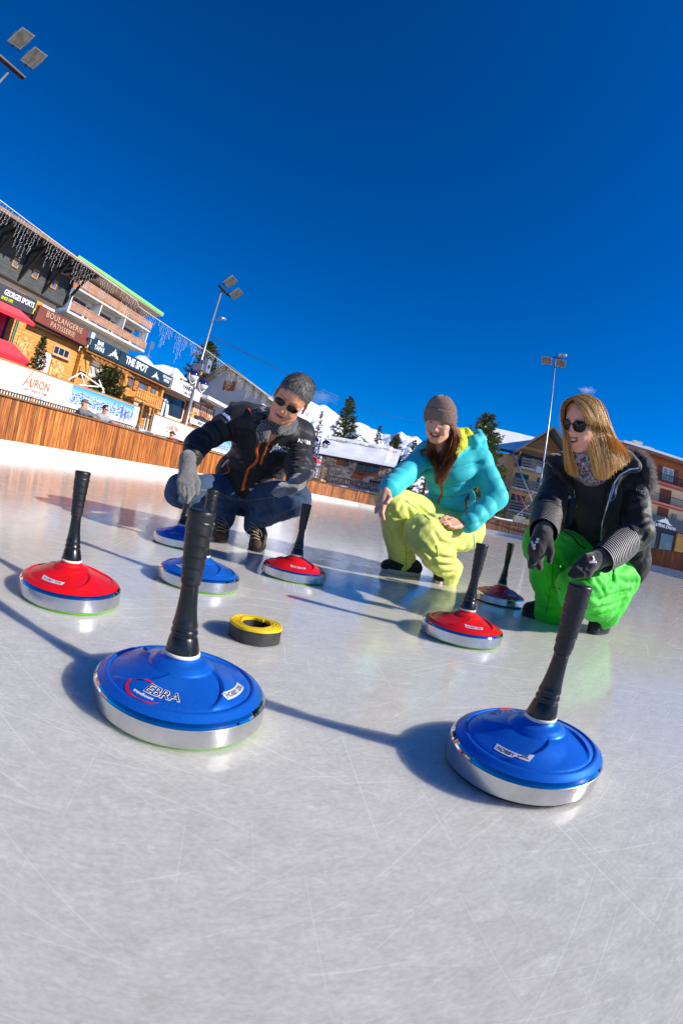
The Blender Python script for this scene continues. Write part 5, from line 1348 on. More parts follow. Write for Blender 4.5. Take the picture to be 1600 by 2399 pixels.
def head(eye, F, U, s=1.0, slit=None, smile=0.5, female=False, mouth_open=0.0, neck=(0, -.05, -.2), res=.0024, ears=True):
    """returns mesh in world space (materials: 0 skin, 1 lips, 2 brows), matrix local->world. origin: midpoint between the eyes' centres, on the eye line"""
    S = Solid(); j = .93 if female else .95
    S.ell((0, -.078, .036), (.0745, .094, .082), k=.02).ell((0, -.045, -.015), (.066 * (.97 if female else .94), .066, .084), k=.02)
    S.ell((0, -.045, -.066), (.053 * j, .055, .048), k=.025).ell((0, -.010, -.1), (.021 * j, .019, .016), k=.02)
    for sx in (-1, 1):
        S.ell((sx * .041, -.020, -.026), (.022, .020, .019), k=.02)
        S.cone((sx * .05 * j, -.05, -.075), (sx * .018, -.018, -.1), .017 * j, .014 * j, k=.02)
        S.ell((sx * .031, .013, -.0005), (.0165, .013, .0105), k=.012, op='-')
        S.ell((sx * .031, -.0075, -.0008), (.0146, .0145, .0118), k=.005)
        if slit:
            S.ell((sx * .031, .006, -.0018), (.0118, .009, slit), k=.0012, op='-'); S.ell((sx * .031, -.0075, -.001), (.0112, .0112, .0112), k=.0008)
            S.cone((sx * .019, .003, .0035 + slit * .6), (sx * .044, -.003, .003 + slit * .5), .0022, .0022, k=.003); S.ell((sx * .031, .001, -.010), (.012, .005, .003), k=.006)
        if ears: S.ell((sx * .0785, -.075, -.012), (.007, .017, .030), Matrix.Rotation(sx * -.25, 3, 'Z'), k=.008)
        if ears: S.ell((sx * .086, -.070, -.010), (.006, .010, .018), k=.004, op='-')
    S.cone((-.034, -.002, .019), (.034, -.002, .019), .0105 * j, k=.014)
    S.cone((0, .003, .012), (0, .020, -.034), .0072, .0095 if not female else .0085, k=.012); S.ell((0, .024, -.037), (.0092 * j, .0105, .0085), k=.007)
    for sx in (-1, 1): S.ell((sx * .0112 * j, .014, -.041), (.0075 * j, .009, .0070), k=.006)
    S.ell((0, .001, -.062), (.030, .016, .022), k=.014)
    # lips along a smiling curve
    mw = .024 + .007 * smile; zc = -.066
    lip = [(mw * t, .0125 - .016 * abs(t) ** 2.0, zc + .010 * smile * t * t) for t in (-1, -.6, -.2, .2, .6, 1)]
    op = .0036 * mouth_open + .0012
    for (a, b) in zip(lip[:-1], lip[1:]):
        S.cone((a[0], a[1], a[2] + op + .0028), (b[0], b[1], b[2] + op + .0028), .0042, k=.004)
        S.cone((a[0], a[1] - .001, a[2] - op * (1.6 - abs(a[0]) / mw) - .0034), (b[0], b[1] - .001, b[2] - op * (1.6 - abs(b[0]) / mw) - .0034), .0048, k=.004)
    for (a, b) in zip(lip[:-1], lip[1:]):
        r_ = op * (1 - .55 * abs(a[0] + b[0]) / 2 / mw)
        for dy in (.006, .001, -.005): S.cone((a[0] * .88, a[1] + dy, a[2] - op * .2), (b[0] * .88, b[1] + dy, b[2] - op * .2), r_ + .0006, k=.0016, op='-')
    if smile > .3:
        for sx in (-1, 1): S.ell((sx * .040, -.004, -.046), (.014, .014, .015), k=.012)
    S.cone((0, -.075, -.06), (neck[0], neck[1] - .04, neck[2]), .054 * (.9 if female else 1.04), .058 * (.9 if female else 1.05), k=.03)
    me = S.mesh(res, name='head', amp=.001)
    x, y, z = frame_of(F, U); Mx = Matrix(((x.x, y.x, z.x, eye[0]), (x.y, y.y, z.y, eye[1]), (x.z, y.z, z.z, eye[2]), (0, 0, 0, 1))) @ Matrix.Scale(s, 4)
    la = me.attributes.new('lips', 'FLOAT', 'POINT'); ba = me.attributes.new('brows', 'FLOAT', 'POINT'); lw, bw = [], []
    for v in me.vertices:
        c = v.co; t = c.x / mw; wl_ = 0.0; wb_ = 0.0
        if abs(t) < 1.1 and c.y > -.012:
            zz = zc + .010 * smile * t * t; e = 1 - .55 * t * t
            d_ = max(c.z - (zz + op + .0048 * e), (zz - op * 1.35 - .0058 * e) - c.z, (abs(t) - 1.0) * mw); wl_ = min(1, max(0, .5 - d_ / .0016))
        if .009 < abs(c.x) < .049 and c.y > -.03:
            u_ = (abs(c.x) - .009) / .040; zb = .0185 + .0050 * math.sin(u_ * PI * .75); hw = .0030 * (1 - u_) ** .5 * (.72 if female else 1.1) + .0004
            wb_ = min(1, max(0, .5 + (hw - abs(c.z - zb)) / .0022)) * (.75 if female else .85)
        lw.append(wl_); bw.append(wb_)
    la.data.foreach_set('value', lw); ba.data.foreach_set('value', bw)
    me.transform(Mx); return me, Mx
TEETH = M('teeth', (.75, .71, .62), .25, var=(60, .08)); EYEW = M('eye_white', (.7, .68, .66), .15); IRIS = M('brown_iris', (.035, .018, .01), .1)
LIPM = M('lips_dark_pink', (.42, .12, .11), .35); LIPB = M('lips_balm', (.50, .22, .21), .4); BROW = M('dark_brows', (.03, .018, .012), .7)
def teeth_of(Mx, parent, smile, op=1.1):
    mw = .024 + .007 * smile; zc = -.066; P = [(mw * .88 * t, .0085 - .0150 * abs(t) ** 2.0, zc + .010 * smile * t * t + .0012) for t in (-1, -.75, -.5, -.25, 0, .25, .5, .75, 1)]; S = Solid()
    for a, b in zip(P[:-1], P[1:]): S.cone(a, b, .0066 * (1 - .35 * abs(a[0]) / mw), .0066 * (1 - .35 * abs(b[0]) / mw), k=.002)
    me = S.mesh(.0016, name='teeth', amp=.001); me.transform(Mx); return link('teeth', me, TEETH, parent)
def eyes_of(Mx, parent, look=(0, 1, 0)):
    for sx in (-1, 1):
        m = MB(); m.lathe([(max(1e-4, .0118 * math.cos(a)), .0118 * math.sin(a)) for a in [R(-90 + 180 * k / 12) for k in range(13)]], 20); me = m.me(); me.transform(Mx @ Matrix.Translation((sx * .031, -.0078, -.001))); e = link('eyeball', me, EYEW, parent)
        d = Vector(look).normalized(); q = d.to_track_quat('Z', 'Y').to_matrix().to_4x4(); m = MB(); m.lathe([(.0001, .0121), (.0035, .0118), (.0058, .0104)], 16); me = m.me(); me.transform(Mx @ Matrix.Translation((sx * .031, -.0078, -.001)) @ q); link('iris', me, IRIS, e)

def hand_solid(S, wrist, knuck, side, nrm, curl, spread=.02, ln=.078, thumb=None, pw=.04, r=.0088, k=.007, glove=1.0, lens=(.92, 1.0, .95, .76)):
    """palm from wrist to knuckles; side: unit vector towards the index finger; curl: per finger bend list; nrm: palm normal (fingers bend towards it)"""
    wrist, knuck, side, nrm = [Vector(v) for v in (wrist, knuck, side, nrm)]; d = (knuck - wrist).normalized(); side = (side - d * side.dot(d)).normalized(); nrm = (nrm - d * nrm.dot(d) - side * nrm.dot(side)).normalized()
    for f in (-1, -.35, .35, 1):
        S.cone(wrist + side * f * pw * .45, knuck + side * f * pw * .82, .0125 * glove, .0115 * glove, k=.014)
    tips = []
    for i, f in enumerate((1, .33, -.33, -1)):
        p = knuck + side * f * pw * .86; c = curl[i] if isinstance(curl, (list, tuple)) else curl; a = 0; L_ = ln * lens[i]
        dd0 = (d + side * f * spread * 10).normalized()
        for seg, (fr, bend) in enumerate(((.45, .75), (.31, 1.0), (.24, .75))):
            a += c * bend; dd = dd0 * math.cos(a) + nrm * math.sin(a); q = p + dd * L_ * fr
            rr = r * glove * (1.05 - .10 * seg); S.cone(p, q, rr, rr * .93, k=k if seg else .010); p = q
        tips.append(p)
    if thumb:
        b = wrist.lerp(knuck, .28) + side * pw * .62; P = [b] + [Vector(t) for t in thumb]
        rr = [.0155, .0118, .0100, .0088]
        for i in range(len(P) - 1): S.cone(P[i], P[i + 1], rr[i] * glove, rr[i + 1] * glove, k=.010)
    return tips
# ================================================================== crouching man
def sunglasses(Mx, parent, lw=.052, lh=.031, big=False, frame_m=None, lens_m=None, name='sunglasses', drop=-.004, wrapa=.35):
    fm = frame_m or IRON; lens_m = lens_m or M('dark_lens', (.003, .003, .003), .04, var=(9, .2), spec=.4)
    fr = MB()
    root = None; lenses = []
    for sx in (-1, 1):
        c = Vector((sx * (.0335 if not big else .035), .0205, drop)); P = []
        n = 28
        for k in range(n):
            a = 2 * PI * k / n; ca, sa = math.cos(a), math.sin(a)
            ex = .92 if big else .7
            x = math.copysign(abs(ca) ** ex, ca) * lw / 2; z = math.copysign(abs(sa) ** (ex + .1), sa) * lh / 2
            if big and sa > 0 and ca * sx > .3: z += .0045 * ca * sx; 
            if not big: z -= .004 * ca * sx if sa > 0 else 0
            y = -abs(max(0, x * sx + .01)) ** 1.0 * wrapa
            P.append(c + Vector((x, y, z)))
        m = MB(); cc = c + Vector((0, .0015, 0)); ring = [p.lerp(cc, .5) + Vector((0, .002, 0)) for p in P]
        vs = P + ring + [cc + Vector((0, .0025, 0))]; fs = [(k, (k + 1) % n, n + (k + 1) % n, n + k) for k in range(n)] + [(n + k, n + (k + 1) % n, 2 * n) for k in range(n)]
        m.add(vs, fs, 0, True); lenses.append(m); fr.tube([p + Vector((0, .001, 0)) for p in P] + [P[0] + Vector((0, .001, 0)), P[1] + Vector((0, .001, 0))], .0024 if big else .0012, 6)
        o = c + Vector((sx * lw / 2, -lw / 2 * wrapa - .002, lh * .22)); fr.tube([o, o + Vector((sx * .010, -.016, 0)), Vector((sx * .080, -.052, .004)), Vector((sx * .081, -.085, -.002))], .0022 if big else .0015, 6)
        if big: fr.lathe([(.0001, .004), (.003, .002), (.0035, -.002)], 10, tuple(o + Vector((sx * .004, .002, 0))))
    fr.tube([Vector((-.011, .0235, drop + .004)), Vector((0, .0275, drop + .007)), Vector((.011, .0235, drop + .004))], .0026 if big else .0016, 6)
    me = fr.me(); me.transform(Mx); root = link(name, me, fm, parent)
    for m in lenses:
        me = m.me(); me.transform(Mx); bm = bmesh.new(); bm.from_mesh(me); bmesh.ops.recalc_face_normals(bm, faces=bm.faces); bm.to_mesh(me); bm.free(); link('lens', me, lens_m, root)
    return root
def shoe(name, parent, toe, heel, ankle, mats, sole_th=.022, wid=.05, boot=True, laces=None, raise_heel=0.0, sole_mat=None, top=.1):
    """toe and heel are ground points"""
    toe, heel, ankle = Vector(toe), Vector(heel), Vector(ankle); heel = heel + UPZ * raise_heel
    ball = toe.lerp(heel, .3) + UPZ * .0; up = UPZ
    S = Solid()
    S.cone(toe.lerp(ball, .35) + up * (.036), ball + up * .044, wid * .66, wid * .82, k=.02); S.cone(ball + up * .044, heel.lerp(toe, .12) + up * .048, wid * .80, wid * .70, k=.02)
    if boot:
        S.cone(toe.lerp(heel, .45) + up * .062, ankle, .040, .050, k=.03); S.cone(heel.lerp(toe, .14) + up * .05, ankle, .040, .052, k=.03)
    else: S.cone(toe.lerp(heel, .55) + up * .05, heel.lerp(toe, .2) + up * .065, .034, .036, k=.02)
    # flat bottom
    me = S.mesh(.0042, name=name, disp=waves(3, .03, .0008), amp=.004); low = min(toe.z, 0) + .001
    for v in me.vertices:
        t = (v.co - toe).dot((heel - toe)) / (heel - toe).length_squared; zmin = toe.z + sole_th * .6 + max(0, t - .3) / .7 * raise_heel
        if v.co.z < zmin: v.co.z = zmin
    o = link(name, me, mats, parent)
    # sole
    d = (heel - toe).normalized(); s_ = Vector((-d.y, d.x, 0)).normalized(); n = 36; pts = []; Lh = (heel - toe).length
    for k in range(n):
        a = 2 * PI * k / n; t = .5 - .5 * math.cos(a); w_ = wid * (.98 * math.sin(PI * min(1, max(.0, (t * .96 + .02))) ) ** .5) * (1 - .2 * max(0, t - .45))
        pts.append((t, math.copysign(w_, math.sin(a)) if abs(math.sin(a)) > 1e-6 else 0))
    m = MB(); vs = []
    for zz in (0.001, sole_th * .5, sole_th):
        for t, w_ in pts:
            b = toe - d * .004 + d * (Lh + .010) * t; rz = max(0, t - .3) / .7 * raise_heel
            vs.append(Vector((b.x, b.y, toe.z + rz + zz)) + s_ * w_ * (1.0 if zz > .002 else .95))
    fs = [(j * n + k, j * n + (k + 1) % n, (j + 1) * n + (k + 1) % n, (j + 1) * n + k) for j in range(2) for k in range(n)] + [tuple(range(n))[::-1], tuple(2 * n + k for k in range(n))]
    m.add(vs, fs); link_o = m.fixn('sole', sole_mat or BLACKS, o)
    return o
def body_under(pts_r, headmesh, name, label, cat='person', mats=None, loc=(0, 0, 0)):
    S = Solid()
    for P, rr in pts_r: S.limb(P, rr, k=.05)
    me = S.mesh(.011, name='trunk'); hd = headmesh; j = join_meshes([me, hd], name)
    bpy.data.meshes.remove(me)
    o = bpy.data.objects.new(name, j); COL.objects.link(o); o.location = loc; j.transform(Matrix.Translation(-Vector(loc)))
    for m in mats: j.materials.append(m)
    return tag(o, label, cat)

mc = lambda X, Y, r: at(380 + X / 4.3556, 860 + Y / 4.3556, r)
mp = lambda X, Y: (380 + X / 4.3556, 860 + Y / 4.3556)
SKINM = skin_mat('tanned_skin', (.74, .34, .20), (.50, .24, .22), (.07, .045, .03)); 
def man():
    ax, ay, az = view_axes(690, 940)
    F = az * .86 + ax * (-.26) + ay * (-.30); U = ax * .52 + ay * .80 + az * .34
    eye = mc(1278, 372, 2.10)
    hm, Mx = head(eye, F, U, 1.03, smile=.75, mouth_open=1.0, neck=(0, -.115, -.20))
    sR, sL = mc(800, 520, 2.50), mc(1395, 700, 2.52); nb = mc(1140, 590, 2.36); ch = mc(1070, 800, 2.56); wa = mc(930, 1060, 2.70); pv = mc(830, 1270, 2.80)
    eR, wR = mc(372, 770, 2.42), mc(272, 985, 2.27); eL, wL = mc(1400, 990, 2.32), mc(1375, 1150, 2.13)
    hR, hL = mc(720, 1300, 2.76), mc(940, 1340, 2.76); kR, kL = mc(200, 1262, 2.38), mc(1345, 1345, 2.33); aR, aL = mc(640, 1500, 2.66), mc(950, 1560, 2.60)
    p = body_under([([pv, wa, ch, nb], [.12, .11, .13, .06]), ([sR, eR, wR], [.045, .036, .026]), ([sL, eL, wL], [.045, .036, .026]), ([ch, sR], [.08, .05]), ([ch, sL], [.08, .05]), ([pv, hR, kR, aR], [.1, .08, .055, .04]), ([pv, hL, kL, aL], [.1, .08, .055, .04])],
                   hm, 'person', 'man in black jacket and grey scarf crouching with a gloved hand on an ice stock', mats=[SKINM], loc=(-.5, 2.6, 0))
    # jacket
    JK = cloth('black_padded_jacket', (.014, .014, .016), .38, .08, wl=14, bs=.4, bd=.012, va=.3, cs=.06)
    S = Solid(); q = (.075, .013, .2)
    S.cone(pv + (wa - pv) * .15, wa, .168, .162, .05, q).cone(wa, ch, .162, .172, .05, q).ell(mc(850, 1110, 2.66), (.185, .13, .14), k=.05)
    S.cone(ch.lerp(sR, .35), ch.lerp(sL, .35), .140, .140, .06); S.cone(sR.lerp(sL, .12), nb.lerp(sR, .4), .075, .07, .06); S.cone(sL.lerp(sR, .12), nb.lerp(sL, .4), .075, .07, .06); S.cone(sR, sL, .085, .085, .06)
    bk = -az * .06; S.cone(ch + bk, nb + bk, .14, .085, .06)
    S.cone(sR, eR, .078, .066, .04, (.075, .009)).cone(eR, wR, .066, .047, .03, (.06, .009)); S.cone(sL, eL, .078, .066, .04, (.075, .009)).cone(eL, wL, .068, .050, .03, (.06, .009))
    w1, w2 = waves(5, .11, .007), waves(6, .04, .0028)
    jm = S.mesh(.0062, lambda P: .7 * w1(P) + .5 * w2(P), 'jacket', .014); j = link('jacket', jm, JK, p); jm2 = jm.copy(); 
    bm_ = bmesh.new(); bm_.from_mesh(jm); bm_.transform(Matrix.Translation(p.location)); me_w = bpy.data.meshes.new('w'); bm_.to_mesh(me_w); bm_.free(); bv = bvh_of(me_w)
    crease(j, bv, [[mp(*a) for a in l] for l in ([(690, 640), (860, 650), (1000, 700)], [(650, 790), (780, 825), (940, 860)], [(640, 920), (760, 950), (930, 975)], [(625, 1040), (740, 1070), (860, 1090)], [(1060, 800), (1150, 840), (1260, 880)], [(1030, 930), (1140, 980), (1240, 1010)], [(990, 1030), (1100, 1080), (1220, 1100)], [(870, 1150), (1000, 1190), (1200, 1170)],
        [(330, 690), (450, 740), (440, 860)], [(400, 620), (500, 700), (520, 800)], [(520, 560), (600, 640), (630, 760)], [(620, 500), (690, 580), (720, 700)], [(190, 880), (270, 860), (390, 890)], [(190, 950), (280, 935), (380, 955)], [(240, 780), (330, 800), (420, 860)], [(1260, 890), (1350, 860), (1470, 850)], [(1240, 970), (1350, 950), (1480, 950)], [(1240, 1045), (1350, 1030), (1480, 1040)], [(1290, 780), (1380, 780), (1480, 770)])], .009, .0065)
    bv = world_bvh(j)
    ORZ = M('orange_zip_tape', (.78, .12, .01), .5, var=(40, .15))
    def zp(name, pts, wd, mat, th=.003): return strip(bv, [mp(*a) for a in pts], wd, th).fixn(name, mat, j)
    zp('front_zip', [(1030, 715), (985, 790), (960, 850), (975, 930), (945, 985), (885, 1025), (858, 1100), (838, 1180), (822, 1258)], .018, ORZ); zp('zip_teeth', [(1018, 745), (972, 800), (950, 850), (962, 925), (932, 978), (872, 1020), (846, 1100), (826, 1180)], .0045, IRON, .0055)
    zp('chest_pocket_zip', [(1095, 735), (1060, 830), (1030, 905), (1008, 985)], .014, ORZ); zp('chest_zip_teeth', [(1088, 745), (1052, 835), (1022, 905)], .005, IRON, .005)
    zp('pocket_piping', [(690, 950), (668, 1010), (690, 1045), (680, 1075), (620, 1095), (598, 1130)], .007, ORZ); zp('pocket_zip', [(680, 945), (650, 975), (615, 1020)], .008, WH)
    zp('pocket_piping', [(1135, 1130), (1120, 1190)], .012, ORZ); zp('collar_piping', [(885, 425), (915, 470), (950, 530)], .009, ORZ)
    zp('sleeve_seam', [(760, 520), (735, 610), (720, 690)], .004, IRON, .0025)
    LB = M('light_blue_print', srgb(40, 170, 220), .5)
    lg = decal('URON', bv, *mp(1222, 832), -10, .034, j, WH, bold=.01); decal('A', bv, *mp(1140, 820), -14, .050, j, WH, name='logo_letter', shear=.5)
    zp('logo_underline', [(1120, 842), (1170, 852), (1235, 862)], .0045, LB, .002); zp('logo_spot', [(1166, 852), (1178, 854)], .010, REDPR, .003)
    decal('ANIM', bv, *mp(1450, 762), -14, .030, j, WH, bold=.012); decal('Mobile', bv, *mp(652, 495), -50, .026, j, M('pale_blue_print', srgb(170, 180, 235), .5), bold=.03); decal('SNOW', bv, *mp(950, 1238), 4, .022, j, WH, bold=.03)
    # collar
    S = Solid(); c0 = nb + az * .0; up = (eye - nb).normalized()
    for k in range(14):
        a0, a1 = [R(-150 + 300 * (k + i) / 14 + 90) for i in (0, 1)]
        P0, P1 = [nb + ax * (math.cos(a) * .098) - az * (math.sin(a) * .080 - .005) + ay * (.010 + .010 * math.sin(a)) - ax * .01 for a in (a0, a1)]
        S.cone(P0, P1, .020, .020, .015); S.cone(P0 + ay * .045 + ax * .01, P1 + ay * .045 + ax * .01, .014, .014, .02)
    link('collar', S.mesh(.0055, waves(8, .06, .003), 'collar', .004), JK, j)
    # scarf: loops round the neck and a knot hanging on the chest
    n = N('grey_woven_scarf'); c = n.coord('Object')
    wv = n.n('ShaderNodeTexWave', wave_type='BANDS', bands_direction='DIAGONAL'); n.l(c, wv.inputs[0]); wv.inputs['Scale'].default_value = 46; wv.inputs['Distortion'].default_value = 1.2
    wv2 = n.n('ShaderNodeTexWave', wave_type='BANDS', bands_direction='Y'); n.l(n.coord('Object', (1, 1, 1), (.7, -.7, .4)), wv2.inputs[0]); wv2.inputs['Scale'].default_value = 52; wv2.inputs['Distortion'].default_value = 1.2
    f = n.math('MULTIPLY', wv.outputs['Fac'], wv2.outputs['Fac']); n.set(col=n.ramp(f, [(.1, (.018, .019, .022)), (.45, (.09, .09, .095)), (.8, (.30, .30, .31))]), rough=.95, sheen=.5, nrm=n.bump(f, .8, .004)); SCF = n.m
    S = Solid(); rk = np.random.default_rng(4)
    for loop, (rx, ry, dz, rr, tilt) in enumerate(((.080, .075, .070, .019, .1), (.088, .080, .045, .021, .0), (.092, .086, .018, .021, -.15), (.085, .080, .000, .018, -.3), (.078, .07, .092, .014, .2))):
        n_ = 22
        for k in range(n_):
            a0, a1 = 2 * PI * k / n_, 2 * PI * (k + 1) / n_
            P0, P1 = [nb - az * .005 + ax * (math.cos(a) * rx + .012) + az * (math.sin(a) * ry) + ay * (dz - .0 + tilt * math.cos(a) * .06 - .028 * max(0, math.sin(a)) + .0) for a in (a0, a1)]
            S.cone(P0, P1, rr, rr, .006)
    kn = mc(1035, 655, 2.22); S.ell(kn, (.036, .034, .040), k=.012)
    for dx in (-.018, -.004, .012): S.cone(kn + ax * dx, kn + ax * (dx * 1.2) - ay * .045 - az * .0, .013, .011, .006)
    for k in range(5):
        S.limb([mc(1020 + k * 4, 560 + k * 22, 2.25), mc(1190, 590 + k * 20, 2.215), mc(1340 - k * 10, 500 + k * 26, 2.27)], [.010, .012, .010], .005)
    link('scarf', S.mesh(.0040, waves(9, .022, .0016), 'scarf', .004), SCF, p)
    # jeans
    n = N('blue_denim'); c = n.coord('Object'); f = n.noise(c, 7, 5, .6, .5); g = n.noise(c, 420, 2); h = n.bump(n.noise(c, 16, 5, .55, 1.2), .7, .010); h = n.bump(g, .25, .0008, h)
    n.set(col=n.mix(.35, n.ramp(f, [(.3, (.008, .022, .06)), (.55, (.018, .05, .12)), (.75, (.05, .13, .26))]), n.ramp(g, [(.4, (.012, .03, .08)), (.6, (.05, .10, .18))])), rough=.85, sheen=.15, nrm=h); DEN = n.m
    S = Solid(); S.ell(pv, (.17, .14, .12), k=.05)
    S.cone(pv.lerp(hR, .6), kR, .118, .088, .05).cone(kR, aR, .085, .056, .025, (.055, .004)); S.cone(pv.lerp(hL, .6), kL, .118, .086, .05).cone(kL, aL, .084, .056, .025, (.055, .004))
    S.cone(aR, aR - UPZ * .03, .062, .060, .02).cone(aL, aL - UPZ * .03, .062, .060, .02)
    w1, w2 = waves(15, .12, .007), waves(16, .045, .003)
    jn = link('jeans', S.mesh(.0068, lambda P: .8 * w1(P) + .6 * w2(P), 'jeans', .012), DEN, p)
    b2 = bmesh.new(); b2.from_mesh(jn.data); b2.transform(Matrix.Translation(p.location)); m2 = bpy.data.meshes.new('w'); b2.to_mesh(m2); b2.free(); bj = bvh_of(m2)
    crease(jn, bj, [[mp(*a) for a in l] for l in ([(400, 1290), (560, 1262), (690, 1190)], [(290, 1400), (360, 1340), (440, 1300)], [(110, 1290), (200, 1330), (330, 1410)], [(450, 1370), (560, 1340), (700, 1360)], [(1000, 1490), (1150, 1440), (1250, 1340)], [(940, 1560), (1030, 1580), (1100, 1620)], [(1150, 1560), (1260, 1500), (1400, 1440)], [(560, 1500), (620, 1540), (690, 1530)], [(900, 1400), (960, 1460), (960, 1540)], [(1280, 1260), (1350, 1300), (1440, 1330)])], .014, .007)
    bj = world_bvh(jn)
    STI = M('tan_stitching', (.35, .28, .2), .7)
    for pts in ([(800, 1265), (795, 1300), (790, 1360)], [(385, 1255), (500, 1252), (600, 1290), (700, 1335), (860, 1362), (1000, 1345), (1150, 1330)]): strip(bj, [mp(*a) for a in pts], .0022, .0012).fixn('stitch_seam', STI, jn)
    # boots
    BR = cloth('brown_leather_boot', (.085, .042, .026), .6, .1, wl=25, bs=.3, bd=.004, va=.45); LAC = M('tan_laces', (.36, .28, .18), .7)
    for (tx, ty, hx, hy, an) in ((575, 1795, 640, 1640, aR), (950, 1885, 1010, 1745, aL)):
        d = ray(*mp(tx, ty)); t0 = CAM + d * (-CAM_Z / d.z); d = ray(*mp(hx, hy)); h0 = CAM + d * (-CAM_Z / d.z)
        h0 = t0 + (h0 - t0).normalized() * .29
        b = shoe('boot', p, t0, h0, an, BR, wid=.052, raise_heel=.02)
        vw = (CAM - t0).normalized(); m = MB(); fwd = (t0 - h0).normalized(); sd_ = Vector((-fwd.y, fwd.x, 0))
        for k in range(5):
            c0 = h0.lerp(t0, .50 + .035 * (4 - k) * -1 + .04) + UPZ * (.098 + .017 * k * .9 - .01); c0 = t0.lerp(an, .36 + .10 * k) + UPZ * .012 + fwd * (.048 - .0 * k)
            m.tube([c0 - sd_ * .026 + UPZ * .004 * k, c0 + UPZ * .006 + fwd * .006, c0 + sd_ * .026 - UPZ * .004 * k], .0028, 5)
        c0 = t0.lerp(an, .62) + fwd * .052
        for sg in (-1, 1): m.tube([c0, c0 + sd_ * sg * .03 + UPZ * .02 + fwd * .01, c0 + sd_ * sg * .045 - UPZ * .01 + fwd * .012, c0 + sd_ * sg * .02 - UPZ * .03 + fwd * .012], .0022, 5)
        m.build('laces', LAC, b)
    # gloves
    n = N('grey_wool_glove'); c = n.coord('Object'); f = n.noise(c, 420, 2, .5); wv = n.n('ShaderNodeTexWave'); n.l(c, wv.inputs[0]); wv.inputs['Scale'].default_value = 70; wv.inputs['Distortion'].default_value = 3
    n.set(col=n.ramp(f, [(.36, (.05, .05, .05)), (.5, (.13, .128, .125)), (.66, (.27, .265, .26))]), rough=.95, sheen=.6, nrm=n.bump(f, .8, .003)); WOOL = n.m
    ht = Vector((-.744, 2.109, .317)); vx, vy, vz = view_axes(435, 1130)
    S = Solid(); wr = mc(262, 1010, 2.255); kn_ = ht + vy * .020 + vz * .012 + vx * (-.004)
    kn_ = mc(245, 1175, 2.215)
    S.cone(wr + vy * .035, wr, .044, .040, .02); S.cone(wr, wr.lerp(kn_, .5), .040, .042, .02)
    side = vx
    for i, (X0, Y0, X1, Y1, X2, Y2, r0) in enumerate(((300, 1175, 305, 1290, 272, 1352, 0), (262, 1190, 268, 1305, 258, 1372, .0), (222, 1185, 222, 1300, 236, 1362, 0), (180, 1165, 190, 1270, 216, 1335, 0))):
        rg = 2.195 - (.006 if i in (1, 2) else 0); P = [mc(X0, Y0, rg), mc(X1, Y1, rg - .008), mc(X2, Y2, rg + .012)]
        S.cone(wr, P[0], .026, .016, .016); S.cone(P[0], P[1], .0150, .0135, .005); S.cone(P[1], P[2], .0135, .0115, .005)
    S.cone(mc(320, 1090, 2.225), mc(362, 1180, 2.205), .020, .0165, .015); S.cone(mc(362, 1180, 2.205), mc(352, 1280, 2.20), .0165, .0145, .006)
    link('glove', S.mesh(.0030, waves(21, .02, .0010), 'glove', .003), WOOL, p)
    S = Solid(); w0 = mc(1385, 1165, 2.11); pc = mc(1330, 1225, 2.05)
    S.cone(mc(1400, 1120, 2.15), w0, .038, .037, .02); S.cone(w0, pc, .036, .030, .02); S.ell(mc(1290, 1235, 2.03), (.040, .026, .030), k=.02)
    for i, (X1, Y1, r1, X2, Y2, r2, X3, Y3, r3) in enumerate(((1260, 1275, 2.02, 1200, 1300, 1.985, 1155, 1300, 1.965), (1250, 1255, 2.01, 1195, 1275, 1.965, 1145, 1280, 1.94), (1255, 1235, 2.01, 1205, 1245, 1.965, 1165, 1255, 1.935), (1265, 1210, 2.02, 1225, 1205, 1.98, 1195, 1215, 1.955))):
        A_, B_, C_ = mc(X1, Y1, r1), mc(X2, Y2, r2), mc(X3, Y3, r3); S.cone(pc, A_, .020, .0145, .012); S.cone(A_, B_, .0140, .0128, .004); S.cone(B_, C_, .0128, .0105, .004)
    S.cone(mc(1350, 1190, 2.06), mc(1425, 1135, 2.02), .022, .018, .016); S.cone(mc(1425, 1135, 2.02), mc(1525, 1078, 1.985), .0185, .0145, .006); S.cone(mc(1400, 1160, 2.03), mc(1510, 1105, 1.99), .016, .013, .006)
    link('glove', S.mesh(.0030, waves(22, .02, .0010), 'glove', .003), WOOL, p)
    # hair
    HM = hairm('salt_and_pepper_hair', (.010, .008, .007), (.035, .030, .026), (.24, .22, .20), .5)
    S = Solid(); S.ell((0, -.083, .0415), (.0785, .0965, .0825), k=.01); S.ell((0, .022, -.020), (.088, .070, .078), k=.012, op='-'); S.cone((-.1, -.05, -.06), (.1, -.05, -.06), .055, k=.01, op='-'); S.cone((-.1, .01, -.0), (.1, .01, -.0), .05, k=.01, op='-')
    me = S.mesh(.003, waves(31, .02, .0018), 'hair', .003); me.transform(Mx); hr = link('hair', me, HM, p)
    Mi = Mx.inverted(); vs = [(Mx @ (Mi @ (v.co + p.location))) for v in me.vertices]; rnd = random.Random(8); paths = []; cw = Mx @ Vector((0, -.08, .02))
    for _ in range(5200):
        q = rnd.choice(vs); l = Mi @ q; nn = (q - cw).normalized()
        fl = Vector((.25 * (1 if l.x > 0 else -1) + rnd.gauss(0, .25), .75 if l.z > .05 else -.55, -.25 if l.z > .05 else -.8)); fl = (Mx.to_3x3() @ fl).normalized(); fl = (fl - nn * fl.dot(nn)).normalized()
        ln = rnd.uniform(.012, .024) * (1.2 if l.z > .08 else .6); paths.append([q - nn * .001, q + fl * ln * .5 + nn * .0020, q + fl * ln + nn * .0002])
    ribbons(paths, .0011, 'hair_strand', HM, hr, 3, outward=lambda q: q - cw)
    sunglasses(Mx, p, .050, .029, False)
    return p
MAN = man()
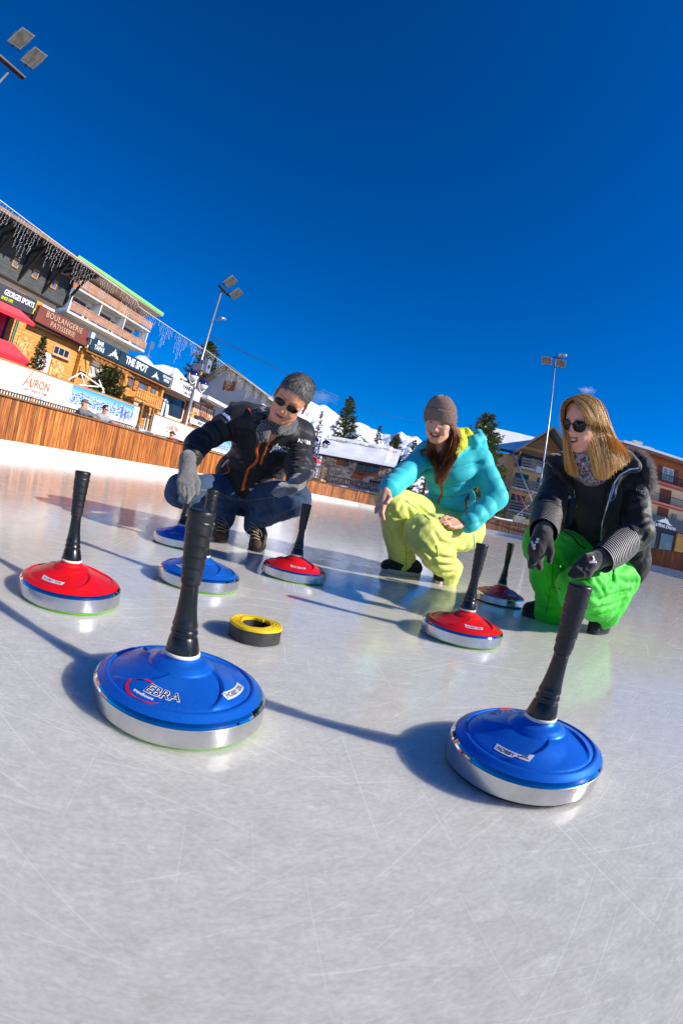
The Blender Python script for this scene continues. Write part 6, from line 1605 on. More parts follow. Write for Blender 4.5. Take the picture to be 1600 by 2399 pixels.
# ================================================================== woman in the turquoise jacket
wc = lambda X, Y, r: at(860 + X / 4.3556, 900 + Y / 4.3556, r)
wp = lambda X, Y: (860 + X / 4.3556, 900 + Y / 4.3556)
def ground_at(px, py):
    d = ray(px, py); return CAM + d * (-CAM_Z / d.z)
SKINF = skin_mat('fair_tanned_skin', (.80, .42, .28), (.55, .14, .13), (.06, .03, .02))
def woman_turquoise():
    vx, vy, vz = view_axes(1025, 990)
    F = vz * .93 + vx * (-.20) + vy * (-.16); U = vx * .13 + vy * .97 + vz * .16
    eye = wc(712, 392, 2.52)
    hm, Mx = head(eye, F, U, 1.04, slit=.0050, ears=False, smile=1.0, female=True, mouth_open=1.7, neck=(0, -.09, -.22))
    sR, sL = wc(625, 720, 2.74), wc(1135, 770, 2.78); nb = wc(840, 640, 2.70); ch = wc(850, 900, 2.76); wa = wc(850, 1150, 2.82); hem = wc(890, 1330, 2.86); pv = wc(930, 1440, 2.92)
    eR, wR = wc(400, 905, 2.58), wc(200, 1085, 2.38); eL, wL = wc(1315, 1150, 2.72), wc(1020, 1440, 2.55)
    hR, hL = wc(800, 1420, 2.90), wc(990, 1510, 2.86); kR, kL = wc(262, 1215, 2.50), wc(570, 1535, 2.44); aR, aL = wc(365, 1830, 2.76), wc(830, 1900, 2.71)
    p = body_under([([pv, wa, ch, nb], [.11, .10, .11, .05]), ([sR, eR, wR], [.04, .035, .022]), ([sL, eL, wL], [.04, .035, .024]), ([ch, sR], [.07, .045]), ([ch, sL], [.07, .045]), ([pv, hR, kR, aR], [.1, .08, .055, .04]), ([pv, hL, kL, aL], [.1, .08, .055, .04])],
                   hm, 'person', 'smiling woman in brown beanie, turquoise puffer and lime trousers squatting on the ice', mats=[SKINF], loc=(.6, 2.8, 0))
    teeth_of(Mx, p, 1.0); eyes_of(Mx, p, (.1, 1, -.25))
    TQ = cloth('turquoise_puffer', (.02, .54, .59), .45, .15, wl=16, bs=.15, bd=.008, va=.05, cs=.04)
    S = Solid(); q = (.085, .016, .25)
    S.cone(hem, wa, .143, .135, .03, q).cone(wa, ch, .134, .145, .03, (.085, .016, .55)); S.ell(hem.lerp(wa, .3) + vx * .02, (.155, .13, .10), k=.04)
    S.cone(ch.lerp(sR, .3), ch.lerp(sL, .3), .128, .128, .04, None); S.cone(sR, sL, .078, .078, .05); S.cone(ch - vz * .03, nb - vz * .04, .13, .085, .05)
    S.cone(sR, eR, .076, .066, .035, (.08, .0056)).cone(eR, wR.lerp(eR, .12), .066, .056, .012, (.07, .0055)).cone(wR.lerp(eR, .10), wR, .046, .036, .01)
    S.cone(sL, eL, .080, .074, .035, (.08, .0056)).cone(eL, wL.lerp(eL, .10), .074, .054, .015, (.08, .005)).cone(wL.lerp(eL, .1), wL, .046, .038, .01)
    w1, w2 = waves(45, .12, .0024), waves(46, .05, .0006)
    # horizontal stitched bands across the body
    up_ = (ch - hem).normalized()
    def bands(P):
        t = (P - np.array(hem)) @ np.array(up_); a = (P - np.array(ch)) @ np.array(vx)
        m_ = np.clip(1 - np.maximum(0, np.abs(a + .0) - .17) / .03, 0, 1) * np.clip((t + .02) / .05, 0, 1)
        return -m_ * .022 * (np.abs(np.sin(PI * (t / .088 + .1))) ** .5 - .75)
    jk = link('jacket', S.mesh(.0058, lambda P: w1(P) + w2(P) + bands(P), 'jacket', .018), TQ, p); bv = world_bvh(jk)
    ZR = M('coral_red_zip', (.72, .03, .02), .45, var=(40, .15)); ZB = M('dark_zip_slider', (.05, .02, .02), .4)
    def zp(name, pts, wd, mat, th=.003): return strip(bv, [wp(*a) for a in pts], wd, th).fixn(name, mat, jk)
    zp('front_zip', [(770, 830), (765, 900), (755, 1000), (752, 1060), (762, 1110), (755, 1135), (735, 1160), (722, 1240), (716, 1305)], .013, ZR); zp('zip_edge', [(1000, 662), (930, 705), (860, 755), (800, 800), (772, 850)], .006, ZR, .004)
    zp('zip_edge', [(612, 605), (650, 660), (700, 740), (715, 790)], .007, ZR, .004); zp('pocket_zip', [(1030, 1135), (1000, 1190), (1012, 1230), (1015, 1320)], .013, ZR); zp('zip_puller', [(1028, 1125), (1022, 1180)], .007, ZB, .006)
    zp('hem_zip', [(735, 1320), (740, 1342)], .012, ZR)
    decal('logo', bv, *wp(850, 1372), -20, .012, jk, LBP) if False else None
    # open hood: turquoise shell with yellow lining standing behind the neck
    YL = cloth('yellow_lining', (.62, .62, .015), .5, .2, wl=18, bs=.6, bd=.012); GRB = M('green_hood_binding', (.01, .50, .12), .5)
    S = Solid(); hc = wc(960, 560, 2.80)
    G = [wc(620, 610, 2.66), wc(700, 700, 2.60), wc(790, 800, 2.58)]
    lf = Solid(); lf.limb([wc(905, 480, 2.74), wc(1000, 500, 2.76), wc(1085, 560, 2.76)], [.018, .030, .024], .03).limb([wc(920, 500, 2.72), wc(940, 600, 2.66), wc(880, 690, 2.62), wc(820, 770, 2.60)], [.030, .042, .030, .014], .03)
    lf.limb([wc(640, 600, 2.70), wc(680, 660, 2.67), wc(715, 720, 2.64)], [.016, .012, .006], .02); lf.cone(wc(990, 590, 2.72), wc(960, 640, 2.68), .030, .024, .03)
    lin = link('hood_lining', lf.mesh(.0055, waves(50, .05, .005), 'lining', .008), YL, jk)
    S.limb([wc(1000, 640, 2.70), wc(1090, 590, 2.72), wc(1150, 560, 2.76), wc(1130, 500, 2.80), wc(1040, 490, 2.84)], [.022, .036, .034, .022, .018], .02); S.limb([wc(1020, 650, 2.74), wc(1130, 640, 2.80)], [.05, .06], .03)
    S.limb([wc(1010, 655, 2.68), wc(900, 735, 2.62), wc(820, 800, 2.60)], [.016, .015, .010], .01); S.limb([wc(590, 640, 2.70), wc(640, 690, 2.655), wc(700, 770, 2.62)], [.030, .022, .010], .01)
    link('hood', S.mesh(.0055, waves(51, .05, .004), 'hood', .008), TQ, jk)
    m = MB(); m.tube([wc(925, 462, 2.74), wc(985, 470, 2.75), wc(1060, 488, 2.77), wc(1130, 505, 2.78), wc(1178, 540, 2.76)], .006, 6); m.build('hood_binding', GRB, jk)
    zp('drawcord', [(1095, 1540), (1092, 1560)], .004, TQ); m = MB(); m.tube([wc(1085, 1540, 2.66), wc(1092, 1600, 2.64), wc(1090, 1670, 2.63)], .0035, 5); m.build('drawcord', TQ, jk)
    # trousers
    LM = cloth('lime_ski_trousers', (.66, .72, .16), .45, .2, wl=9, bs=.25, bd=.012, va=.06, cs=.12)
    S = Solid(); S.ell(pv, (.17, .15, .13), k=.05)
    S.cone(pv.lerp(hR, .7), kR, .12, .086, .05).cone(kR, kR.lerp(aR, .5), .088, .082, .03).cone(kR.lerp(aR, .5), aR, .080, .072, .03, (.075, .006))
    S.cone(pv.lerp(hL, .7), kL, .13, .094, .05).cone(kL, kL.lerp(aL, .5), .096, .088, .03).cone(kL.lerp(aL, .5), aL, .086, .072, .03, (.065, .007))
    S.cone(aR, aR - UPZ * .055, .074, .076, .02); S.cone(aL, aL - UPZ * .045, .072, .072, .02)
    w1, w2 = waves(55, .17, .009), waves(56, .07, .0022)
    tr = link('trousers', S.mesh(.0068, lambda P: w1(P) + w2(P), 'trousers', .016), LM, p); bt = world_bvh(tr)
    crease(tr, bt, [[wp(*a) if isinstance(a, tuple) else a for a in l] for l in ([(300, 1310), (350, 1240), (400, 1190)], [(400, 1250), (440, 1340), (415, 1460)], [(250, 1260), (270, 1330), (330, 1380)], [(470, 1560), (500, 1450), (600, 1410)], [(690, 1520), (740, 1600), (860, 1665), (960, 1710), 1.5], [(710, 1610), (800, 1690), (930, 1730)], [(580, 1700), (700, 1760), (940, 1790)], [(640, 1800), (780, 1850), (960, 1850)], [(680, 1880), (800, 1930), (930, 1910)], [(560, 1640), (640, 1730), (700, 1860)], [(240, 1680), (370, 1725), (490, 1680)], [(215, 1790), (330, 1850), (480, 1830)], [(170, 1430), (220, 1500), (250, 1600)], [(380, 1500), (420, 1600), (410, 1680)], [(780, 1500), (860, 1570), (1000, 1590)], [(480, 1200), (560, 1290), (700, 1370)])], .014, .0085)
    bt = world_bvh(tr)
    SEAM = M('dark_lime_seam', (.30, .44, .03), .6)
    for pts in ([(390, 1185), (450, 1230), (560, 1310), (640, 1390)], [(400, 1690), (396, 1800), (395, 1900)], [(705, 1640), (712, 1700), (720, 1760)]): strip(bt, [wp(*a) for a in pts], .0035, .0012).fixn('seam', SEAM, tr)
    decal('w', bt, *wp(915, 1500), -70, .03, tr, GREYL) if False else None
    # shoes
    CAN = cloth('black_canvas_shoe', (.022, .022, .023), .8, .2, va=.3); CRM = M('cream_rubber_sole', (.58, .52, .40), .55)
    for t_, h_ in (((148, 1905), (468, 1955)), ((715, 2035), (900, 1960))):
        a, b = ground_at(*wp(*t_)), ground_at(*wp(*h_)); b = a + (b - a).normalized() * .24
        an = b.lerp(a, .18) + UPZ * .1; sh = shoe('shoe', p, a, b, an, CAN, wid=.056, boot=False, sole_mat=CRM, sole_th=.024)
        fw = (a - b).normalized(); sd_ = Vector((-fw.y, fw.x, 0)); m = MB()
        for k in range(4): c0 = a.lerp(b, .34 + .06 * k) + UPZ * (.074 + .006 * k); m.tube([c0 - sd_ * .022, c0 + UPZ * .003, c0 + sd_ * .022], .0022, 5)
        m.build('laces', IRON, sh)
    # bare hands
    S = Solid(); w0 = wc(190, 1095, 2.36); kn = wc(160, 1225, 2.30)
    sv = (wc(60, 1235, 2.30) - wc(200, 1215, 2.30)).normalized()
    S.cone(wR, w0, .027, .025, .01)
    for f, (X1, Y1, X2, Y2, X3, Y3, r1, r3) in zip((-1, -.33, .33, 1), (((118, 1215, 92, 1275, 88, 1310, 2.305, 2.30)), (142, 1228, 125, 1300, 135, 1345, 2.295, 2.285), (165, 1230, 155, 1310, 170, 1378, 2.29, 2.275), (186, 1215, 165, 1290, 150, 1330, 2.30, 2.31))):
        A_, B_, C_ = wc(X1, Y1, r1), wc(X2, Y2, (r1 + r3) / 2), wc(X3, Y3, r3); S.cone(w0, A_, .017, .0115, .012); S.cone(A_, B_, .0100, .0090, .004); S.cone(B_, C_, .0090, .0074, .003)
    S.cone(wc(215, 1120, 2.34), wc(232, 1170, 2.31), .015, .0125, .01); S.cone(wc(232, 1170, 2.31), wc(205, 1210, 2.285), .0125, .0095, .005)
    h1 = S.mesh(.0026, name='h', amp=.002)
    S = Solid(); w0 = wc(995, 1440, 2.545); tk = wc(860, 1410, 2.50)
    S.cone(wL, w0, .030, .026, .01)
    for X1, Y1, r1, X2, Y2, r2, X3, Y3, r3 in ((865, 1375, 2.51, 800, 1350, 2.49, 748, 1375, 2.47), (860, 1395, 2.50, 785, 1378, 2.475, 725, 1398, 2.46), (862, 1418, 2.49, 800, 1400, 2.465, 745, 1412, 2.45), (875, 1440, 2.49, 820, 1425, 2.465, 785, 1432, 2.45)):
        A_, B_, C_ = wc(X1, Y1, r1), wc(X2, Y2, r2), wc(X3, Y3, r3); S.cone(w0, A_, .018, .0112, .012); S.cone(A_, B_, .0098, .0088, .004); S.cone(B_, C_, .0088, .0072, .003)
    S.cone(wc(940, 1450, 2.51), wc(880, 1462, 2.475), .015, .0112, .01); S.cone(wc(880, 1462, 2.475), wc(835, 1450, 2.455), .0112, .009, .004)
    h2 = S.mesh(.0026, name='h', amp=.002)
    hh = join_meshes([h1, h2], 'hand'); hb = join_meshes([p.data], 'x')
    for me in (hh,): me.transform(Matrix.Translation(-p.location))
    full = join_meshes([hb, hh], 'person'); 
    for m_ in (SKINF,): full.materials.append(m_)
    p.data = full
    m = MB(); c_ = wc(845, 1372, 2.485)
    m.tube([c_ + (vx * math.cos(a) + vz * math.sin(a)) * .0115 for a in [R(30 * k) for k in range(13)]], .0022, 5); rg = m.build('ring', M('silver_ring', (.6, .7, .75), .2, .9), p)
    # beanie
    n = N('ribbed_brown_wool'); c = n.coord('UV'); wv = n.n('ShaderNodeTexWave', wave_type='BANDS', bands_direction='X'); n.l(c, wv.inputs[0]); wv.inputs['Scale'].default_value = 17; wv.inputs['Distortion'].default_value = .0
    g = n.noise(n.coord('Object'), 500, 2); n.set(col=n.mix(.35, n.ramp(wv.outputs['Fac'], [(.1, (.28, .14, .085)), (.7, (.62, .36, .24))]), n.ramp(g, [(.35, (.28, .15, .09)), (.65, (.62, .38, .25))])), rough=.95, sheen=.5, nrm=n.bump(wv.outputs['Fac'], .9, .004)); BEA = n.m
    def ring_mesh(prof, nn, c, tilt, rough=.0008):
        m = MB(); uvs = []; k = len(prof)
        for j in range(nn + 1):
            a = 2 * PI * j / nn; rb = 1 + .012 * math.cos(a * 54)
            for i, (r, z) in enumerate(prof):
                x, y = r * rb * .97 * math.sin(a), r * rb * 1.13 * math.cos(a) - .078; zz = z + tilt * y + .003 * math.sin(a * 3 + i)
                m.v.append((x, y, zz)); uvs.append((j / nn * 10, i / k))
        fs = [(j * k + i, (j + 1) * k + i, (j + 1) * k + i + 1, j * k + i + 1) for j in range(nn) for i in range(k - 1)]
        m.f += [list(f) for f in fs]; m.m += [0] * len(fs); m.sm += [True] * len(fs)
        me = m.me(); uv = me.uv_layers.new(name='UVMap')
        for l in me.loops: uv.data[l.index].uv = uvs[l.vertex_index]
        me.transform(Mx @ Matrix.Translation((0, 0, .002))); return me
    crown = [(.0855, .035), (.088, .06), (.085, .085), (.077, .108), (.063, .128), (.044, .143), (.022, .152), (.002, .155)]
    cuff = [(.080, .004), (.086, .0), (.0925, .012), (.0945, .04), (.0935, .064), (.090, .072), (.086, .070)]
    bn = link('beanie', ring_mesh(crown, 324, 0, .22), BEA, p); link('turned_cuff', ring_mesh(cuff, 324, 0, .30), BEA, bn)
    # hair
    HB = hairm('auburn_hair', (.045, .012, .004), (.20, .06, .022), (.50, .19, .07), .45); eh = Mx @ Vector((0, -.08, 0))
    L_ = lambda x, y, z: Mx @ Vector((x, y, z))
    right = [[L_(-.066, -.03, -.005), wc(868, 500, 2.585), wc(850, 620, 2.575), wc(800, 760, 2.58), wc(760, 900, 2.585), wc(735, 1010, 2.60)],
             [L_(-.070, -.05, -.005), wc(900, 520, 2.60), wc(890, 630, 2.60), wc(840, 760, 2.58), wc(780, 880, 2.585), wc(720, 1020, 2.59)],
             [L_(-.074, -.075, -.005), wc(925, 520, 2.64), wc(915, 640, 2.64), wc(870, 740, 2.60), wc(800, 850, 2.58), wc(760, 960, 2.59)],
             [L_(-.070, -.12, -.01), wc(930, 520, 2.70), wc(900, 640, 2.68), wc(840, 740, 2.62), wc(790, 850, 2.60), wc(760, 940, 2.60)]]
    left = [[L_(.066, -.035, -.02), wc(658, 570, 2.56), wc(680, 680, 2.585), wc(705, 800, 2.58), wc(720, 920, 2.585), wc(725, 1020, 2.60)],
            [L_(.070, -.06, -.02), wc(650, 590, 2.60), wc(640, 680, 2.60), wc(690, 790, 2.59), wc(740, 900, 2.59), wc(745, 1040, 2.61)],
            [L_(.072, -.09, -.02), wc(660, 590, 2.66), wc(650, 680, 2.64), wc(660, 760, 2.60), wc(700, 850, 2.60), wc(710, 930, 2.61)]]
    mid = [[L_(-.05, -.11, -.08), wc(820, 680, 2.63), wc(790, 780, 2.61), wc(760, 900, 2.60)], [L_(.05, -.11, -.08), wc(700, 690, 2.63), wc(730, 790, 2.61), wc(745, 920, 2.60)]]
    h = guide_hair(right, 3000, .012, .0026, 'hair', HB, p, 4, 14, eh, .12, .006)
    guide_hair(left, 1500, .010, .0022, 'hair_lock', HB, h, 5, 14, eh, .15, .008); guide_hair(mid, 700, .006, .0024, 'hair_lock', HB, h, 6, 10, eh, .2, .006)
    wild = [[L_(.066, -.04, -.03), wc(640, 620, 2.58), wc(610, 720, 2.60), wc(590, 850, 2.60), wc(600, 1000, 2.62)], [L_(.07, -.06, -.03), wc(610, 640, 2.60), wc(540, 690, 2.62), wc(560, 780, 2.62), wc(620, 900, 2.62)], [L_(.07, -.06, -.03), wc(620, 620, 2.60), wc(560, 670, 2.62), wc(520, 700, 2.64), wc(620, 790, 2.62)]]
    guide_hair(wild, 70, .004, .0022, 'loose_strand', HB, h, 7, 14, eh, .2, .012)
    return p
W1 = woman_turquoise()
# ================================================================== blonde woman in green trousers
vc = lambda X, Y, r: at(1180 + X / 3.7333, 900 + Y / 3.7333, r)
vp = lambda X, Y: (1180 + X / 3.7333, 900 + Y / 3.7333)
def woman_green():
    vx, vy, vz = view_axes(1355, 1000)
    F = vz * .80 + vx * (-.57) + vy * (-.02); U = vx * .02 + vy * .98 + vz * .08
    eye = vc(618, 348, 1.93)
    SK = skin_mat('warm_fair_skin', (.80, .40, .27), (.42, .08, .09), (.18, .09, .05))  # her own warm fair skin tone, with lip and brow colours
    hm, Mx = head(eye, F, U, 1.0, smile=1.0, female=True, ears=False, mouth_open=1.6, neck=(0, -.09, -.13))
    sR, sL = vc(500, 800, 2.20), vc(1120, 830, 2.27); nb = vc(740, 690, 2.10); ch = vc(810, 1000, 2.22); wa = vc(840, 1300, 2.32); pv = vc(910, 1560, 2.42)
    eR, wR = vc(395, 1080, 2.02), vc(345, 1290, 1.80); eL, wL = vc(1180, 1290, 2.10), vc(905, 1500, 1.93)
    hR, hL = vc(760, 1540, 2.42), vc(1020, 1640, 2.36); kR, kL = vc(330, 1390, 2.04), vc(660, 1780, 1.95); aR, aL = vc(420, 1930, 2.22), vc(890, 1955, 2.22)
    p = body_under([([pv, wa, ch, nb], [.11, .10, .11, .05]), ([sR, eR, wR], [.04, .035, .022]), ([sL, eL, wL], [.04, .035, .024]), ([ch, sR], [.07, .045]), ([ch, sL], [.07, .045]), ([pv, hR, kR, aR], [.1, .08, .05, .035]), ([pv, hL, kL, aL], [.1, .08, .05, .035])],
                   hm, 'person', 'blonde woman with sunglasses, black jacket and bright green trousers kneeling low on the ice', mats=[SK], loc=(1.2, 2.1, 0))
    teeth_of(Mx, p, 1.0); sunglasses(Mx, p, .056, .045, True, drop=-.006)
    # ribbed black mid layer
    n = N('black_chevron_knit'); c = n.coord('Object'); wv = n.n('ShaderNodeTexWave', wave_type='BANDS', bands_direction='Z'); n.l(c, wv.inputs[0]); wv.inputs['Scale'].default_value = 34; wv.inputs['Distortion'].default_value = 6; wv.inputs['Detail Scale'].default_value = 8
    n.set(col=(.008, .008, .010), rough=.8, sheen=.15, nrm=n.bump(wv.outputs['Fac'], .8, .003)); KN = n.m
    S = Solid(); S.limb([pv, wa, ch], [.15, .135, .135], .05).cone(ch, nb.lerp(ch, .3), .13, .09, .05); S.cone(ch.lerp(sR, .4), ch.lerp(sL, .3), .11, .11, .04); S.cone(nb, nb + (ch - nb) * .4, .075, .09, .03)
    kt = link('sweater', S.mesh(.0062, waves(61, .08, .004), 'sweater', .008), KN, p)
    # jacket: back, sides, sleeves; the front edges stand open
    JB = cloth('black_shell_jacket', (.010, .011, .013), .42, .08, wl=10, bs=.3, bd=.012, va=.3, cs=.06)
    S = Solid()
    S.cone(ch.lerp(sL, .55) , vc(1090, 1330, 2.30), .095, .105, .05); S.cone(vc(1090, 1330, 2.30), vc(1110, 1560, 2.36), .110, .112, .05)
    S.cone(ch.lerp(sR, .55), vc(600, 1250, 2.28), .075, .070, .05); S.cone(sR, sL, .075, .078, .05)
    S.cone(sR.lerp(nb, .0), sR.lerp(nb, .7) - vz * .03, .072, .05, .04); S.cone(sL, sL.lerp(nb, .6) - vz * .03, .078, .06, .04)
    for f in (0, .5, 1): S.cone(ch.lerp(sR, .35) - vz * .07 + vx * f * .18, vc(720 + 300 * f, 1500, 2.46), .09, .10, .06)
    S.cone(sR, eR, .078, .068, .04, (.10, .005)).cone(eR, eR.lerp(wR, .55), .068, .060, .03); S.cone(sL, eL, .084, .070, .04, (.12, .006)).cone(eL, eL.lerp(wL, .5), .072, .064, .03)
    # hollow in front of the chest
    S.ell(vc(790, 1120, 1.98), (.13, .14, .30), k=.03, op='-')
    w1, w2 = waves(65, .11, .005), waves(66, .045, .0016)
    jk = link('jacket', S.mesh(.0060, lambda P: w1(P) + w2(P), 'jacket', .014), JB, p); bv = world_bvh(jk)
    crease(jk, bv, [[vp(*a) if isinstance(a, tuple) else a for a in l] for l in ([(1050, 1280), (1160, 1330), (1260, 1280)], [(1080, 1200), (1180, 1240), (1270, 1190)], [(1050, 1110), (1150, 1090), (1240, 1050)], [(1110, 1400), (1180, 1380), (1240, 1320)], [(340, 1000), (420, 1010), (500, 1060)], [(300, 1090), (380, 1080), (460, 1120)], [(420, 860), (480, 930), (520, 1010)], [(1060, 1480), (1130, 1520), (1190, 1500)], [(1100, 900), (1150, 960), (1200, 980)])], .012, .0075)
    bv = world_bvh(jk)
    SIL_ = M('silver_piping', (.55, .56, .58), .3, .5); LBZ = M('blue_zip_pull', srgb(90, 130, 190), .4)
    # open front edges
    m = Solid(); m.limb([vc(1180, 735, 2.13), vc(1060, 760, 2.10), vc(975, 830, 2.08), vc(935, 960, 2.07), vc(890, 1100, 2.09), vc(855, 1240, 2.13), vc(845, 1390, 2.17)], [.014, .016, .020, .020, .018, .018, .016], .02)
    m.limb([vc(400, 660, 2.10), vc(470, 760, 2.08), vc(560, 900, 2.08), vc(590, 1050, 2.08), vc(560, 1200, 2.10)], [.012, .018, .020, .018, .02], .02)
    fl = link('front_flap', m.mesh(.0055, waves(67, .06, .003), 'flap', .006), JB, jk)
    bf = world_bvh(fl); fp_ = [(1175, 735), (1100, 745), (1010, 795), (955, 880), (925, 980), (895, 1090), (862, 1200), (850, 1300), (846, 1385)]
    strip(bf, [vp(*a) for a in fp_], .0065, .002).fixn('zip_piping', SIL_, jk); strip(bf, [vp(*a) for a in [(962, 875), (940, 950), (925, 1020)]], .011, .004).fixn('zip_pull', LBZ, jk)
    pm = MB(); pm.tube([vc(572, 975, 2.055), vc(565, 985, 2.05), vc(570, 1003, 2.05), vc(580, 990, 2.05), vc(572, 975, 2.055)], .003, 6); pm.build('zip_ring', SIL_, jk)
    bk = world_bvh(kt)
    decal('ODLO', bk, *vp(612, 1000), 78, .030, kt, WH)
    # collar wings
    S = Solid(); S.limb([vc(380, 650, 2.10), vc(440, 655, 2.11), vc(520, 640, 2.14)], [.010, .020, .026], .02).limb([vc(420, 680, 2.10), vc(500, 740, 2.11), vc(560, 760, 2.13)], [.014, .026, .03], .03)
    S.limb([vc(1150, 705, 2.14), vc(1080, 650, 2.16), vc(980, 680, 2.16), vc(900, 760, 2.14)], [.026, .030, .026, .014], .03).limb([vc(1140, 720, 2.14), vc(1040, 740, 2.12), vc(960, 800, 2.11)], [.024, .022, .012], .03)
    link('collar', S.mesh(.0055, waves(68, .05, .003), 'collar', .006), cloth('black_velvet', (.010, .012, .018), .6, .6, wl=10, bs=.3), jk)
    # hem, pockets
    strip(bv, [vp(*a) for a in [(985, 1560), (1040, 1620), (1078, 1680)]], .014, .003).fixn('pocket_zip', SIL_, jk); strip(bv, [vp(*a) for a in [(1050, 1490), (1000, 1530), (930, 1580)]], .004, .003).fixn('pocket_piping', SIL_, jk)
    strip(bv, [vp(*a) for a in [(1060, 860), (1050, 1000), (1060, 1180)]], .003, .002).fixn('seam', IRON, jk); strip(bv, [vp(*a) for a in [(1150, 860), (1165, 1000), (1190, 1150)]], .003, .002).fixn('seam', IRON, jk)
    decal('O', bv, *vp(1218, 950), 80, .035, jk, SIL_)
    # striped knit cuffs
    n = N('striped_knit_cuff'); c = n.coord('UV'); sx = n.n('ShaderNodeSeparateXYZ'); n.l(c, sx.inputs[0]); s_ = n.math('SINE', n.math('MULTIPLY', sx.outputs[1], 6.2832)); g = n.noise(n.coord('UV', (60, 2.2, 1)), 1, 3)
    n.set(col=n.mix(n.ramp(n.math('MULTIPLY', n.math('ADD', s_, .15), n.math('ADD', g, .1)), [(.12, (0, 0, 0)), (.26, (1, 1, 1))]), (.010, .010, .012), (.66, .66, .66)), rough=.6, nrm=n.bump(s_, .8, .004)); CUF = n.m
    def cuff(A, B, ra, rb, nst):
        m = MB(); d = (B - A).normalized(); x = d.cross(UPZ).normalized(); y = x.cross(d); na, nl = 48, nst * 3; uvs = []
        for i in range(nl + 1):
            t = i / nl; r = ra + (rb - ra) * t + .0018 * math.cos(2 * PI * t * nst + PI) + (.004 * math.sin(PI * t))
            for k in range(na + 1):
                a = 2 * PI * k / na; q = A.lerp(B, t) + (x * math.cos(a) + y * math.sin(a)) * (r + .002 * math.sin(3 * a + t * 5)); m.v.append(tuple(q)); uvs.append((k / na, t * nst))
        fs = [(i * (na + 1) + k, i * (na + 1) + k + 1, (i + 1) * (na + 1) + k + 1, (i + 1) * (na + 1) + k) for i in range(nl) for k in range(na)]
        m.f += [list(f) for f in fs]; m.m += [0] * len(fs); m.sm += [True] * len(fs); me = m.me(); uv = me.uv_layers.new(name='UVMap')
        for l in me.loops: uv.data[l.index].uv = uvs[l.vertex_index]
        return link('knit_cuff', me, CUF, jk)
    cuff(eR.lerp(wR, .35), wR.lerp(eR, -.04), .066, .058, 17); cuff(eL.lerp(wL, .38), wL.lerp(eL, -.16), .070, .060, 19)
    # trousers
    GR = cloth('bright_green_trousers', (.025, .60, .010), .45, .2, wl=9, bs=.25, bd=.012, va=.05, cs=.12)
    S = Solid(); S.ell(pv, (.18, .16, .12), k=.05)
    S.cone(pv.lerp(hR, .7), kR, .115, .080, .05).cone(kR, kR.lerp(aR, .5), .082, .078, .03).cone(kR.lerp(aR, .5), aR, .076, .074, .03, (.08, .006)).cone(aR, aR - UPZ * .03, .076, .078, .02)
    S.cone(pv.lerp(hL, .7), kL, .125, .092, .05).cone(kL, kL.lerp(aL, .6), .094, .086, .03).cone(kL.lerp(aL, .6), aL, .084, .080, .03, (.05, .008)).cone(aL, aL - UPZ * .02, .080, .080, .02); S.cone(hL, aL.lerp(hL, .35), .12, .10, .04)
    w1, w2 = waves(75, .17, .010), waves(76, .07, .0025)
    tr = link('trousers', S.mesh(.0066, lambda P: w1(P) + w2(P), 'trousers', .018), GR, p); bt = world_bvh(tr)
    crease(tr, bt, [[vp(*a) if isinstance(a, tuple) else a for a in l] for l in ([(430, 1450), (520, 1600), (560, 1700)], [(480, 1320), (600, 1400), (690, 1450)], [(730, 1850), (850, 1893), (960, 1840), (1090, 1800), 1.6], [(760, 1790), (820, 1840), (850, 1890)], [(790, 1690), (850, 1790), (880, 1870)], [(740, 1950), (880, 1945), (1050, 1880), 1.2], [(740, 2010), (880, 2010), (1030, 1940)], [(950, 1600), (955, 1720), (900, 1790)], [(270, 1820), (390, 1860), (490, 1910)], [(290, 1940), (400, 1975), (480, 1960)], [(380, 1450), (330, 1580), (300, 1680)], [(250, 1350), (300, 1450), (280, 1560)], [(1000, 1700), (1080, 1740), (1150, 1720)], [(560, 1760), (620, 1700), (720, 1690)])], .015, .009)
    bt = world_bvh(tr)
    DG = M('dark_green_seam', (.01, .16, .01), .6)
    for pts, w_ in (([(470, 1250), (540, 1300), (600, 1340), (650, 1400), (710, 1440)], .007), ([(430, 1440), (425, 1560), (420, 1760)], .003), ([(400, 1775), (390, 1900), (365, 2010)], .003), ([(415, 1775), (490, 1790)], .003), ([(960, 1590), (958, 1720)], .003)): strip(bt, [vp(*a) for a in pts], w_, .0018).fixn('seam', DG if w_ < .005 else IRON, tr)
    # boots
    BT = cloth('black_suede_boot', (.018, .017, .016), .7, .2, va=.3); TAN = cloth('tan_suede', (.38, .30, .14), .8, .3)
    for t_, h_ in (((160, 2020), (470, 2075)), ((760, 2185), (950, 2110))):
        a, b = ground_at(*vp(*t_)), ground_at(*vp(*h_)); b = a + (b - a).normalized() * .27; an = b.lerp(a, .25) + UPZ * .13; sh = shoe('boot', p, a, b, an, BT, wid=.054, boot=True)
        fw = (a - b).normalized(); S = Solid(); S.cone(a.lerp(b, .36) + UPZ * .075, a.lerp(b, .62) + UPZ * .115, .034, .040, k=.02); link('tan_panel', S.mesh(.005, None, 'panel', .002), TAN, sh)
        sd_ = Vector((-fw.y, fw.x, 0)); m = MB()
        for k in range(3): c0 = a.lerp(b, .38 + .07 * k) + UPZ * (.106 + .014 * k); m.tube([c0 - sd_ * .024, c0 + UPZ * .004, c0 + sd_ * .024], .003, 5)
        m.build('laces', IRON, sh)
    # gloves
    GV = cloth('black_fleece_glove', (.022, .022, .022), .85, .4, wl=20, bs=.3, bd=.004)
    S = Solid(); w0 = vc(335, 1330, 1.775); S.cone(wR, w0, .040, .036, .02)
    S.cone(w0, vc(290, 1450, 1.75), .036, .034, .02); S.ell(vc(300, 1420, 1.755), (.040, .022, .050), k=.02)
